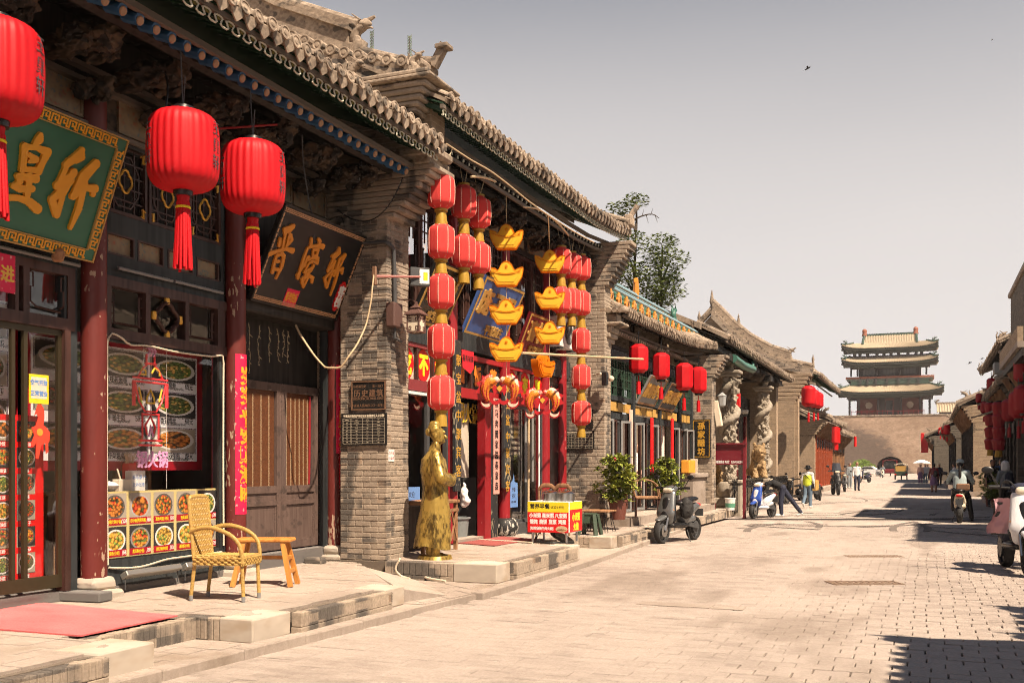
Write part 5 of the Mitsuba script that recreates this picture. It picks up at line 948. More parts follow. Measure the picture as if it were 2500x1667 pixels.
t = Thing('neon_sign', 'yellow hand written hot pot lettering inside the doorway', 'neon sign'); y_, z_ = yz(1141, 1008, -7.2); t.add('lettering', onx(text3d('铜火锅', .38, .02, at=(y_, z_), bold=-.012, sx=.8), -7.2), 'm_neon_yellow', False)
b2.add('side_window', cat(rframe(edges[4] + .05, edges[5], .5, 2.66, .06, X2 - .06, X2), box(X2 - .05, X2, 18.1, 18.16, .5, 2.66), box(X2 - .1, X2 + .1, edges[4], edges[5], .28, .5)), 'm_darkgrey', False); b2.add('shop_window', quad((X2 - .03, edges[4], .5), (X2 - .03, edges[5], .5), (X2 - .03, edges[5], 2.66), (X2 - .03, edges[4], 2.66)), 'm_glass', False)
b2.add('black_panel', box(X2 - .1, X2 - .02, edges[6], edges[7], .3, 3.4), 'm_black', False)
t = Thing('menu_board', 'black menu board with pale rows inside the dark window', 'board'); y_, z_ = yz(1258, 1065, -7.12); t.add('board', box(-7.14, -7.12, y_ - .35, y_ + .4, z_ - .45, z_ + .5), 'm_plaque', False); t.add('lettering', onx(cat(text3d('套餐', .14, .002, at=(y_, z_ + .36)), *[text3d('团购火锅套餐加菜', .06, .002, at=(y_, z_ + .18 - .1 * k)) for k in range(6)]), -7.12), 'm_cream', False)
t = Thing('blue_notice', 'torn pale blue notice on the glass left of the food cart', 'notice'); y_, z_ = yz(1254, 1206, -6.96); t.add('sheet', onx(ext([(y_ - .2, z_ - .24), (y_ + .22, z_ - .24), (y_ + .2, z_ + .2), (y_ + .05, z_ + .22), (y_ + .02, z_ + .36), (y_ - .04, z_ + .25), (y_ - .2, z_ + .17)], .003), -6.965), 'm_paleblue', False); t.add('lettering', onx(cat(text3d('早餐', .09, .002, at=(y_, z_ + .08)), text3d('供应', .09, .002, at=(y_, z_ - .03)), text3d('请进店内就餐', .04, .002, at=(y_, z_ - .14))), -6.962), 'm_navy', False)
t = Thing('blue_notice', 'pale blue notice in the window behind the statue', 'notice'); t.add('sheet', box(-6.985, -6.98, 13.12, 13.62, .98, 1.24), 'm_paleblue', False); t.add('lettering', onx(text3d('欢迎', .09, .002, at=(13.35, 1.13)), -6.98), 'm_navy', False)
y_ = yz(1290, 1180, -6.85)[0]; solo('pole', rod((-6.85, y_, .5), (-6.85, y_ + .02, 2.6), .022), 'm_bamboo', 'bamboo pole standing in front of the dark window behind the cart', 'pole')
y_ = yz(1316, 1180, -6.85)[0]; solo('pipe', rod((-6.85, y_, .3), (-6.85, y_, 2.9), .02), 'm_white', 'white pipe running up the front between bamboo pole and red column', 'pipe')
for i, px in enumerate((1283, 1300)): y_ = yz(px, 1100, -6.9)[0]; solo('curtain_rod', rod((-6.9, y_, 1.25), (-6.9, y_, 2.6), .025), 'm_grey', ('grey steel tube left of the bamboo pole', 'grey steel tube right of the bamboo pole')[i], 'tube')
# sign boards over the doors
def gold_board(Xb, zb, Xt, zt, Y0, Y1, big, small, field, label, letter='m_ochre', fs=.4):
    s = Board('sign_board', label, 'sign').place(Xb, zb, Xt, zt, Y0, Y1); s.face('panel', box(0, s.W, 0, s.H, -.06, 0), field)
    s.face('frame', ext(sbox(0, 0, s.W, s.H).difference(sbox(.07, .07, s.W - .07, s.H - .07)), .03, -.03), 'm_black')
    s.face('border', cat(ext(sbox(.02, .02, s.W - .02, s.H - .02).difference(sbox(.03, .03, s.W - .03, s.H - .03)), .006), ext(mv_s(fret(s.W - .06, .05, .005), .03, .015), .006), ext(mv_s(fret(s.W - .06, .05, .005), .03, s.H - .065), .006)), 'm_ochre') if False else s.face('border', ext(union_all([sbox(.02, .02, s.W - .02, s.H - .02).difference(sbox(.06, .06, s.W - .06, s.H - .06))]), .008), 'm_ochre')
    s.face('lettering', cat(mv(ext(text2d(big, fs, bold=.04, gap=.12, vertical=False), .03), s.W / 2 - .05, s.H * .60), mv(ext(text2d(small, fs * .42, bold=.03), .02), s.W * .62, s.H * .17)), letter); return s
gold_board(-6.95, 3.64, -6.5, 4.5, 13.25, 14.35, '喜悦', '客写真馆', 'm_black', 'black sign board with gold characters behind the hanging lanterns', fs=.40)
gold_board(-6.98, 3.70, -6.55, 4.62, 15.14, 16.85, '庞子号', '平遥饭庄', 'm_blue_sign', 'blue sign board with gold characters behind the gold ingots', fs=.44)
gold_board(-6.98, 3.62, -6.68, 4.36, 17.5, 18.72, '喜悦', '客写真馆', 'm_maroon', 'maroon sign board with gold characters left of the air conditioner', fs=.40)
t = Thing('paper_pennant', 'pink paper pennant with black characters under the blue sign', 'pennant'); y_, z_ = yz(1142, 882, -6.9); t.add('sheet', onx(ext([(y_ - .24, z_ + .17), (y_ + .24, z_ + .17), (y_ + .24, z_ - .1), (y_ + .1, z_ - .2), (y_ - .2, z_ - .12)], .003), -6.9), 'm_redcloth', False); t.add('lettering', onx(text3d('福寿禄喜', .11, .003, at=(y_, z_ + .04)), -6.896), 'm_black', False)
# air conditioner, lamps
t = Thing('air_conditioner', 'white outdoor air conditioner unit under the eave by the second pier', 'air conditioner'); y_, z_ = yz(1384, 815, -6.75); t.add('case', cbox(-7.1, -6.75, y_ - .42, y_ + .42, z_ - .3, z_ + .32, .02), 'm_white', False); t.add('fan_grille', mv(rot(cat(lathe([(.2, 0), (.225, .015), (.235, 0)], 24), *[lathe([(r_, 0), (r_ + .006, .01), (r_ + .012, 0)], 20) for r_ in (.05, .09, .13, .17)]), 'y', 90), -6.74, y_ + .1, z_ + .02), 'm_darkgrey', 40); t.add('fan', mv(rot(lathe([(0, .004), (.2, .004)], 24), 'y', 90), -6.748, y_ + .1, z_ + .02), 'm_midgrey', 40); t.add('bracket', cat(box(-7.1, -6.7, y_ - .4, y_ - .36, z_ - .34, z_ - .3), box(-7.1, -6.7, y_ + .36, y_ + .4, z_ - .34, z_ - .3)), 'm_darkgrey', False)
q = wx(1026, 676, -6.2); t = Thing('floodlight', 'square grey floodlight on a pink arm beside the first pier', 'floodlight')
Fm = frame(q, (.75, .66, 0), (0, 0, 1)); t.add('housing', ap(cbox(-.135, .135, -.125, .125, -.06, 0, .012), Fm), 'm_darkgrey', False); t.add('reflector', ap(ext(sbox(-.01, -.09, .12, .1).difference(sbox(.04, -.05, .10, .06)), .008), Fm), 'm_white', False); t.add('led', ap(box(.045, .098, -.048, .058, 0, .006), Fm), 'm_yellow', False)
t.add('arm', rod(wx(918, 675, -6.55), q, .016), 'm_pinkarm', 30); M('m_pinkarm', (.45, .16, .14), .5); t.add('plate', mv(cbox(-.03, .03, -.01, .03, -.12, .12, .01), *(wx(918, 675, -6.5) - [0, 0.05, 0])), 'm_copper', False)
q = wx(1016, 790, -6.3); t = Thing('wall_lantern', 'brown pavilion roofed wall lamp with frosted panes beside the first pier', 'wall lamp'); s_ = .125; t.M = np.diag([.7, .7, .7, 1.]); t.M[:3, 3] = q * .3
t.add('frame', mv(cat(*[cbox(a - .012, a + .012, c - .012, c + .012, -.18, .16, .004) for a in (-s_, s_) for c in (-s_, s_)], *[box(-s_, s_, c - .012, c + .012, z_, z_ + .025) for c in (-s_, s_) for z_ in (-.18, .13)], *[box(c - .012, c + .012, -s_, s_, z_, z_ + .025) for c in (-s_, s_) for z_ in (-.18, .13)]), *q), 'm_brownmetal', False)
t.add('roof', mv(rot(lathe([(.25, .155), (.24, .18), (.11, .26), (.10, .29), (.13, .29), (.04, .35), (.02, .42), (0, .42)], 4), 'z', 45), *q), 'm_brownmetal', False); t.add('pane', mv(box(-s_ + .01, s_ - .01, -s_ + .01, s_ - .01, -.16, .13), *q), 'm_cream', False)
t.add('corner_fret', mv(cat(*[onx(cat(ext(LineString([(a * .12, b * .11), (a * .05, b * .11), (a * .05, b * .05), (a * .09, b * .05), (a * .09, b * .15)]).buffer(.007), .006)), s_ - .008) for a in (-1, 1) for b in (-1, 1)], *[ony(ext(LineString([(a * .12, b * .11), (a * .05, b * .11), (a * .05, b * .05), (a * .09, b * .05), (a * .09, b * .15)]).buffer(.007), .006), -s_ + .008) for a in (-1, 1) for b in (-1, 1)]), q[0], q[1], q[2] - .015), 'm_brownmetal', False); t.add('arm', tube([(-6.62, q[1] - .1, q[2] + .46), (-6.4, q[1], q[2] + .46), tuple(q + [0, 0, .4])], .014, 6), 'm_brownmetal')
# hanging lantern strings
def octa(g): return .975 + .025 * np.cos(8 * g)
sp = PchipInterpolator([0, .07, .2, .5, .8, .93, 1], [.085, .142, .160, .163, .160, .142, .085])
lan = lathe([(.0, 0), (.075, 0)] + [(float(sp(t_)), .02 + .40 * t_) for t_ in np.linspace(0, 1, 13)] + [(.075, .44), (0, .44)], 48, octa)
ribs_m = cat(*[tube([(math.cos(a) * (float(sp(t_)) + .003), math.sin(a) * (float(sp(t_)) + .003), .02 + .40 * t_) for t_ in np.linspace(0, 1, 9)], .0045, 4) for a in np.arange(8) * np.pi / 4])
caps_m = cat(lathe([(0, -.02), (.08, -.02), (.082, .005), (0, .01)], 16), lathe([(0, .43), (.082, .435), (.08, .46), (0, .46)], 16))
frg = lathe([(.055, 0), (.07, -.09), (.076, -.19), (.06, -.19)], 40, lambda g: 1 + .05 * np.sin(20 * g))
CH = {}
def chain_lantern(x, y, z, label, s=1.0, fringe=True, mat='m_silk', group='red silk lanterns in the hanging strings'):
    t = Thing('string_lantern', label, 'lantern', group); tw = T4().translate([x, y, z]).rotate([0, 0, 1], rnd(0, 40)).rotate([1, 0, 0], rnd(-2, 2)).scale(s)
    for part, m, mt, sm in (('shade', lan, mat, 40), ('rib', ribs_m, 'm_fish_pink', 60), ('cap', caps_m, 'm_lantern_gold', 40), ('fringe', frg, 'm_lantern_gold', 60)):
        if part == 'fringe' and not fringe: continue
        if (part, mat) not in CH: CH[part, mat] = mikit.ply(m, mt, smooth=sm)
        k = key(t.k + '__' + part); scene[k] = {**CH[part, mat], 'to_world': tw}
        if part in ('rib', 'cap'): labels[k] = {'kind': 'stuff'}
ORD = ('top', 'second', 'third', 'fourth', 'bottom')
def string(px, pys, X, name, hook, s=1.0, last=True):
    top = wx(*hook, X + .02)
    for i, py in enumerate(pys):
        q = wx(px, py, X); chain_lantern(X, q[1], q[2] - .22 * s, f'red silk lantern, {ORD[i] if i < len(pys) - 1 else "lowest"} of the {name}', s)
    a, b = wx(px, pys[0], X), wx(px, pys[-1], X); solo('hanging_cord', cat(rod((X, a[1], b[2] - .2), (X, a[1], a[2] + .25), .005, n=4), rod((X, a[1], a[2] + .2), (X - .1, a[1] + .02, a[2] + .75), .006, n=4), rod((X, a[1], a[2] + .2), top, .008, n=5)), 'm_bamboo', f'pale cord carrying the {name}', 'cord', 'cords of the hanging strings')
K = 2500 / 2352
string(1013 * K, [k * K for k in (441, 556, 671, 785, 902)], -6.06, 'long string in front of the gold statue', (1105, 362), 1.12)
string(1065 * K, [k * K for k in (466, 578)], -6.45, 'second string from the first pier', (1146, 388), 1.17); string(1099 * K, [k * K for k in (490, 594)], -6.45, 'third string from the first pier', (1187, 424), 1.17)
string(1289 * K, [k * K for k in (600, 690)], -6.35, 'string half hidden behind the gold ingots', (1378, 552), 1.17); string(1313 * K, [k * K for k in (612, 692)], -6.35, 'middle string near the second pier', (1402, 566), 1.17); string(1335 * K, [k * K for k in (617, 697, 783, 866, 949)], -6.35, 'long string next to the second pier', (1431, 578), 1.17)
# gold ingots
IN = [(-.235, .085), (-.22, .10), (-.16, .085), (-.12, .06), (-.10, .085), (-.065, .15), (0, .185), (.065, .15), (.10, .085), (.12, .06), (.16, .085), (.22, .10), (.235, .085), (.22, -.01), (.17, -.10), (.12, -.155), (-.12, -.155), (-.17, -.10), (-.22, -.01)]
d_ = PchipInterpolator(range(len(IN) + 1), np.array(IN + IN[:1])); ING = Polygon(d_(np.linspace(0, len(IN), 90, endpoint=False)))
def ingot(q, label, face='m_ingot', rz=0.0):
    t = Thing('ingot_lantern', label, 'ingot lantern', 'gold ingot shaped cloth lanterns'); Fm = frame(q, (math.cos(rz + .35), math.sin(rz + .35), 0), (0, 0, 1)) @ np.diag([1.18, 1.18, 1.12, 1]); f_ = trimesh.Trimesh(*ext(ING, .02), process=False)
    g_ = np.array(ING.buffer(-.035).exterior.coords); P_ = [np.c_[np.array(ING.exterior.coords)[:-1], np.zeros(90)]]
    body = ext(ING, .13, -.13); t.add('side', ap(body, Fm), 'm_ingotside', 30)
    dome = []
    for k, (ins, zz_) in enumerate(((0, .001), (.02, .018), (.05, .028))):
        G = ING.buffer(-ins); dome.append(ext(G, .012, zz_ - .008))
    t.add('face', ap(cat(dome), Fm), face, 40); t.add('seam', ap(tube([(a, b, .012) for a, b in np.array(ING.exterior.coords)[:-1]], .004, 4, closed=True), Fm), 'm_ingotside', 40)
    rim = [(x_, .055 - .05 * (1 - (x_ / .2) ** 2), .045) for x_ in np.linspace(-.2, .2, 16)]; t.add('rim_fold', ap(cat(tube(rim, .006, 5), *[tube([(r_ * math.cos(a) + cx_, r_ * math.sin(a) + cy_, .043) for a in np.linspace(0, 6.28, 12)], .003, 4) for r_, cx_, cy_ in ((.018, 0, .105), (.008, 0, .105), (.012, .19, .06), (.012, -.19, .06))]), Fm), 'm_ingotside', 40, kind='stuff')
for i, py in enumerate((546, 631, 718, 804)): ingot(wx(1163 * K, py * K, -6.38), f'gold cloth ingot, {("top", "second", "third", "lowest")[i]} of the left ingot string')
for i, py in enumerate((602, 686, 766)): ingot(wx(1263 * K, py * K, -6.38), f'gold cloth ingot, {("top", "second", "third")[i]} of the right ingot string')
ingot(wx(1254 * K, 842 * K, -6.38), 'red and gold cloth ingot turned sideways, lowest of the right ingot string', 'm_ingotside', 1.0)
for px, p0_, p1_, hk, nm in ((1163, 500, 955, (1163, 444), 'left'), (1262, 560, 960, (1338, 524), 'right')):
    a, b = wx(px * K, p0_ * K, -6.4), wx(px * K, p1_ * K, -6.4); solo('hanging_cord', cat(rod((-6.4, a[1], b[2]), (-6.4, a[1], a[2]), .005, n=4), rod((-6.4, a[1], a[2]), wx(*hk, -5.7) if nm == 'right' else wx(1163 * K, 448 * K, -6.4), .01, n=5)), 'm_bamboo', f'pale cord carrying the {nm} ingot string', 'cord', 'cords of the hanging strings')
# fish shaped lanterns below the ingots
def fish(q, s, mir, label):
    t = Thing('fish_lantern', label, 'fish lantern', 'pairs of red and gold fish lanterns'); Fm = frame(q, (math.cos(.35), math.sin(.35), 0), (0, 0, 1)) @ np.diag([mir * s, s, s, 1]); A = lambda m: (ap(m, Fm)[0], m[1] if mir > 0 else m[1][:, ::-1])
    C = PchipInterpolator([0, .3, .6, 1], np.array([(.04, .14, 0), (.17, .12, 0), (.25, -.02, 0), (.19, -.2, 0)]))(np.linspace(0, 1, 18)); R = np.interp(np.linspace(0, 1, 18), [0, .25, .6, 1], [.05, .095, .08, .03])
    t.add('body', A(tube(C, R, 12)), 'm_fishscale', 50)
    sc_ = [ball((C[k][0] + R[k] * .55 * math.cos(a), C[k][1] + R[k] * .3 * math.sin(a) , C[k][2] + R[k] * .85), (.012, .014, .012), 1) for k in range(8, 17) for a in (-2.5, -.8, .8)]
    t.add('scale', A(cat(sc_)), 'm_fish_red', False, kind='stuff'); t.add('back', A(lump(tube(C[2:11] + [.02, .03, -.01], R[2:11] * .95, 10), .02, 18)), 'm_fishback', 50)
    crest = [(.06, .2), (.12, .18), (.17, .27), (.21, .19), (.30, .23), (.31, .14), (.40, .10), (.35, .03), (.41, -.06), (.31, -.09), (.2, .05), (.1, .1)]
    t.add('fin', A(ext(crest, .02, -.01)), 'm_fish_red', False); t.add('fin', A(ext([(.02, .02), (.1, .06), (.12, -.02), (.08, -.13), (.05, -.06), (.0, -.05)], .03, .07)), 'm_fish_red', False); t.add('tail', A(ext(Polygon([(.22 + .105 * math.cos(a), -.23 + .105 * math.sin(a)) for a in np.linspace(2.9, 6.5, 14)] + [(.23 + .085 * math.cos(a), -.19 + .075 * math.sin(a)) for a in np.linspace(6.3, 3.1, 12)]), .05, -.02)), 'm_fish_red', False)
    t.add('tail_face', A(ext(Polygon([(.22 + .09 * math.cos(a), -.225 + .085 * math.sin(a)) for a in np.linspace(3.1, 6.4, 12)] + [(.23 + .085 * math.cos(a), -.19 + .07 * math.sin(a)) for a in np.linspace(6.2, 3.2, 10)]), .01, .03)), 'm_fish_pink', False)
    t.add('tail', A(ext(Polygon([(.07 + .085 * math.cos(a), -.19 + .085 * math.sin(a)) for a in np.linspace(3.2, 6.2, 12)] + [(.07 + .06 * math.cos(a), -.15 + .06 * math.sin(a)) for a in np.linspace(6.1, 3.3, 10)]), .04, .03)), 'm_fish_red', False); t.add('head', A(lump(ball((.06, .15, .0), (.06, .05, .06), 2), .02, 22)), 'm_fishback', 40); M('m_fishback', 0, .5, tex=t_peel((.62, .06, .05), (.78, .50, .38), .5))
for px, py, s, nm in ((1148, 893, .96, 'left ingot string'), (1246, 920, .96, 'right ingot string')):
    q = wx(px * K, py * K, -6.38); fish(q, s, 1, f'red and gold fish lantern facing right below the {nm}'); fish(q, s, -1, f'red and gold fish lantern facing left below the {nm}'); 
    solo('gilt_knot', ap(ext([(0, .05), (.05, 0), (0, -.06), (-.05, 0)], .05, .06), frame(q, (math.cos(.35), math.sin(.35), 0), (0, 0, 1))), 'm_goldleaf', f'gold diamond tag between the fish of the {nm}', 'tag')
# branch wire along the eave, bamboo poles
solo('branch_rail', tube(smoothpath([wx(*q, -5.95) for q in ((1090, 352), (1140, 385), (1200, 420), (1232, 444), (1295, 495), (1340, 527), (1380, 553), (1450, 592))], 60), .012, 6), 'm_bamboo', 'long crooked pole under the eave that the lantern strings hang from', 'pole', smooth=60)
solo('branch', tube(smoothpath([wx(*q, -6.1) for q in ((1150, 432), (1190, 436), (1212, 445))], 12), [.02] * 11 + [.008], 6), 'm_bamboo', 'pale stick wedged under the eave above the ingots', 'branch', smooth=60); solo('branch', tube(smoothpath([wx(*q, -6.1) for q in ((1278, 506), (1330, 520), (1388, 575))], 12), .016, 6), 'm_bamboo', 'pale stick wedged under the eave near the middle strings', 'branch', smooth=60)
solo('bamboo_pole', rod(wx(1275, 862, -5.9), wx(1570, 877, -5.45), .02), 'm_bamboo', 'thin bamboo pole reaching sideways past the second pier to a red lantern', 'pole')
q = wy(1385, 937, 20.47); table_plaque((1380, 1052), (1451, 1096), 20.48, 'black notice plaque with a white table on the second brick pier')
t = Thing('wall_plaque', 'dark plaque on the second pier behind the lantern string', 'plaque'); q0, q1 = wy(1420, 1000, 20.48), wy(1448, 1046, 20.48); t.add('plate', ony(ext(sbox(q0[0], q1[2], q1[0], q0[2]), .02), 20.48), 'm_plaque', False); t.add('lettering', ony(text3d('历史建筑', .1, .002, at=((q0[0] + q1[0]) / 2, (q0[2] + q1[2]) / 2)), 20.46), 'm_copper', False)
q = wy(1477, 925, 20.3); t = Thing('security_camera', 'black and white camera on a bracket at the corner of the second pier', 'camera'); t.add('body', mv(cbox(-.06, .06, -.06, .06, -.14, .14, .02), *q), 'm_black', 30); t.add('lens', mv(ball((.14, -.02, 0), .06, 2), *q), 'm_cream', 60); t.add('bracket', tube([q + [-.3, .15, .1], q + [-.1, 0, .12], q], .02, 6), 'm_cream', 30)
# ---- third building: the vinegar shop, turned a little towards the street
A3 = math.radians(1.2); O3 = np.array([-6.5, 20.95, 0.0])
M3 = frame(O3, (math.cos(A3), -math.sin(A3), 0), (math.sin(A3), math.cos(A3), 0)) # local x outward, y along the street, z up
def p3(px, py, off=0.0):
    d = M3[:3, :3].T @ ray(px, py); e = M3[:3, :3].T @ (np.array([0, 0, H_EYE]) - O3); return (e + d * ((off - e[0]) / d[0]))[1:]
b3 = Thing('shop_building', 'single storey vinegar shop with glazed flower ridge, third building on the left', 'building', M=M3)
Q3 = (lambda a, c: (-O3[0] * 0 + a, c))
eave(b3, .66, 4.86, .05, 9.1, pitch=.165, L=.75, r=.055, Xw=-.3, raft=.2, green='m_darkwood', blue=False, trimm=None, dz=lambda y: .26 * max(0, (y - 4.5) / 4.6) ** 2, fine=False)
b3.add('rafter_end', cat(*[rod((.25, y, 4.46), (-.2, y, 4.6), .045, n=7) for y in np.arange(.15, 9, .17)]), 'm_tile', 30, kind='stuff')
b3.add('roof_slope', cat(sweep([(-.5, 5.6), (-2.2, 6.6), (-6, 4.6)], .1, 9.1, -.2, -.02), sweep([(.1, 5.1), (-.5, 5.55)], .1, 9.1, -.1, 0)), 'm_tile', False)
for X_, z_, y0_, y1_, h_, nf in ((.0, 5.12, -.05, 10.4, .36, 17), (-.75, 5.62, .2, 9.2, .42, 13)):
    r_ = b3.add('glazed_ridge', cat(box(X_ - .12, X_, y0_, y1_, z_, z_ + h_)), 'm_glaze_green', False); b3.add('ridge_rail', cat(rod((X_, y0_, z_ + h_ + .03), (X_, y1_, z_ + h_ + .03), .032, n=10), rod((X_ - .02, y0_, z_ + h_ + .10), (X_ - .02, y1_, z_ + h_ + .07), .018, n=8), rod((X_ + .01, y0_, z_), (X_ + .01, y1_, z_), .03, n=8)), 'm_skyblue', 40, under=r_)
    for k in range(nf):
        y = y0_ + (k + .5) * (y1_ - y0_) / nf; z2 = z_ + h_ / 2
        b3.add('flower', mv(rot(cat(lathe([(.155, 0), (.145, .04), (.07, .045)], 16, lambda g: 1 + .16 * np.cos(8 * g)), lathe([(.02, .05), (.05, .04), (.06, .03)], 10)), 'y', 90), X_ + .005, y, z2), 'm_glaze_orange', 30, under=r_); b3.add('flower_eye', mv(rot(lathe([(0, .045), (.05, .04), (.055, .0)], 10), 'y', 90), X_ + .005, y, z2), 'm_darkred', 30, under=r_)
        b3.add('leaf_relief', cat(*[ball((X_ + .01, y + (y1_ - y0_) / nf / 2 + rnd(-.06, .06), z2 + rnd(-.12, .12)), (.03, .07, .05), 1) for _ in range(3)]), 'm_teal', 30, under=r_, kind='stuff')
b3.add('ridge_figure', cat(*[lump(ball((-.7, .6 + .32 * k, 6.12), (.06, .09, .12), 1), .05, 14, k) for k in range(9)]), 'm_glaze_orange', 30, kind='stuff')
for (px, py), s_, mt in (((1645, 770), .75, 'm_teal'), ((1772, 835), .55, 'm_teal'), ((1455, 702), .6, 'm_glaze_orange'), ((1690, 800), .5, 'm_carved')):
    a = p3(px, py, -.1); b3.add('ridge_dragon', mv(rot(dragon(s_, 5), 'z', 90), -.1, a[0], a[1] - .3 * s_), mt, 40)
a = p3(1552, 700, -.8); b3.add('ridge_fin', cat(tube([(-.8, a[0], a[1] - .45), (-.8, a[0] + .04, a[1] - .1), (-.8, a[0] + .02, a[1] + .22), (-.8, a[0] - .08, a[1] + .10)], [.07, .09, .06, .02], 8)), 'm_glaze_orange', 40)
for i in range(6): b3.add('cornice_course', cbox(-.5, .02 + .07 * i, -.22 - .015 * i, .3, 3.75 + .10 * i, 3.84 + .10 * i, .015), 'm_brick', False)
b3.add('cornice_block', cat(cbox(-.5, .40, -.25, .3, 4.35, 4.5, .02), cbox(-.5, .62, -.32, .3, 4.5, 4.56, .02), cbox(-.5, .5, -.2, .3, 4.56, 4.75, .02)), 'm_brick', False)
b3.add('gable_wall', box(-4, .02, -.2, .12, .4, 5.2), 'm_farbrick', False)
for k in range(5): b3.add('end_tile', cat(rod((.62 - .13 * k, -.36, 4.78), (.62 - .13 * k, .2, 4.84), .06, n=9), rot(mv(face_disc(.068), 0), 'z', -90)) if False else rod((.62 - .13 * k, -.36, 4.80), (.62 - .13 * k, .2, 4.86), .06, n=9), 'm_tile', 30)
bp3 = brick_pier(b3, 'brick_pier', .0, .60, 8.65, .5, .46, 4.1, most=0); corbel(b3, 'corbel', -.3, .62, 4.1, 1.0, 4.75, 8.65, .5, 7)
# front: lattice, panels, doors, strips
b3.add('timber_frame', cat(box(-.1, .02, .1, 8.7, 3.95, 4.15), box(-.1, .02, .1, 8.7, 3.02, 3.12), box(-.1, .02, .1, 8.7, 2.60, 2.74), *[box(-.1, .05, y, y + .16, .46, 4.2) for y in (.12, 2.55, 4.95, 7.0, 8.5)]), 'm_bluewood', False)
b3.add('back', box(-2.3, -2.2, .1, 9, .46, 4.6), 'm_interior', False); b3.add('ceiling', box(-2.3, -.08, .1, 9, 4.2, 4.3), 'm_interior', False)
for a, c in ((.3, 2.53), (2.75, 4.93), (5.15, 6.98), (7.2, 8.48)):
    m = 4 if c - a > 2 else 3
    for k in range(m):
        u, v = a + (c - a) * k / m, a + (c - a) * (k + 1) / m
        b3.add('lattice', cat(rframe(u, v, 3.12, 3.95, .03, -.05, .0), lattice_mesh(u, v, 3.15, 3.92, -.02, .025, n=3, m=4, octa=False)), 'm_latgreen', False); b3.add('panel', cat(box(-.05, .0, u + .06, v - .06, 2.78, 2.98)), 'm_ochre', False)
    for k in range(5):
        y = a + (c - a) * (k + .2) / 5
        if 5.2 < y < 6.2: continue
        b3.add('door_leaf', rot(rframe(y, y + .34, .5, 2.58, .05, -.06, .0), 'z', -28 + 14 * (k % 3), (0, y, 0)), ('m_grey', 'm_brownwood', 'm_darkgrey')[k % 3], False)
M('m_latgreen', (.02, .05, .032), .6); b3.add('step_wall', cat(cbox(-.1, .42, 7.1, 8.62, .3, 1.22, .02), cbox(-.1, .5, 7.05, 8.64, 1.22, 1.34, .02)), 'm_slab', False)
for px, y0_, y1_, mt in ((1541, 1000, 1140, 'm_fish_pink'), (1592, 1020, 1160, 'm_red'), (1642, 1022, 1120, 'm_red')):
    a, c = p3(px, y0_, .08), p3(px, y1_, .08); solo('red_strip', ap(box(.06, .09, a[0] - .11, a[0] + .11, c[1], a[1]), M3), mt, {1541: 'faded pink strip on the first post of the vinegar shop', 1592: 'red strip on the middle post of the vinegar shop', 1642: 'red strip on the post right of the vinegar poster'}[px], 'couplet', 'couplet strips of the vinegar shop')
a, c = p3(1612, 1037, -.15), p3(1612, 1122, -.15); t = Thing('vinegar_poster', 'pale poster with large black characters inside the vinegar shop door', 'poster', M=M3); t.add('sheet', box(-.17, -.15, a[0] - .45, a[0] + .42, c[1], a[1]), 'm_paper', False); t.add('lettering', onx(mv(ext(text2d('老陈醋', .42, bold=.02, vertical=True), .004), a[0] - .18, (a[1] + c[1]) / 2 + .05), -.15), 'm_black', False)
t = Thing('sign_board', 'black sign board with four gold characters on the pier of the vinegar shop', 'sign'); w0, w1 = wy(1690, 1024, 29.55), wy(1735, 1118, 29.55); Yp = (M3 @ np.array([.3, 8.62, 0, 1]))[1]; w0, w1 = wy(1690, 1024, Yp - .03), wy(1735, 1118, Yp - .03)
t.add('panel', ony(ext(sbox(w0[0], w1[2], w1[0], w0[2]), .05), Yp - .0), 'm_black', False); xm, zm = (w0[0] + w1[0]) / 2, (w0[2] + w1[2]) / 2; hh, wd = w0[2] - w1[2], w1[0] - w0[0]
t.add('rim', ony(ext(sbox(w0[0] + .03, w1[2] + .03, w1[0] - .03, w0[2] - .03).difference(sbox(w0[0] + .045, w1[2] + .045, w1[0] - .045, w0[2] - .045)), .006), Yp - .05), 'm_goldleaf', False)
t.add('lettering', ony(mv(ext(text2d('孫家醋坊', hh * .2, bold=.03, vertical=True, gap=.1), .012), xm, zm), Yp - .05), 'm_goldleaf', False)
def small_board(px, py, label, tx, field):
    a = p3(px, py, .1); s = Board('sign_board', label, 'sign'); s.M = None; o = M3 @ np.array([.06, a[0] - .75, a[1] - .32, 1]); s.o, s.W, s.H = o[:3], 1.5, .75; s.F = frame(o[:3], M3[:3, 1], M3[:3, 0] * .36 + np.array([0, 0, .64]))
    s.face('panel', box(0, s.W, 0, s.H, -.05, 0), field); s.face('rim', ext(sbox(0, 0, s.W, s.H).difference(sbox(.05, .05, s.W - .05, s.H - .05)), .015), 'm_oldwood'); s.face('lettering', mv(ext(text2d(tx, .36, bold=.04), .02), s.W / 2, s.H / 2), 'm_goldleaf')
small_board(1580, 957, 'grey sign board with worn gold characters left over the vinegar shop door', '前朝老号', 'm_grey'); small_board(1628, 972, 'dark sign board with gold characters right over the vinegar shop door', '孫家醋坊', 'm_darkgrey')
hexm = lathe([(0, 0), (.10, 0), (.20, .07), (.215, .12), (.215, .53), (.20, .58), (.10, .65), (0, .65)], 8)
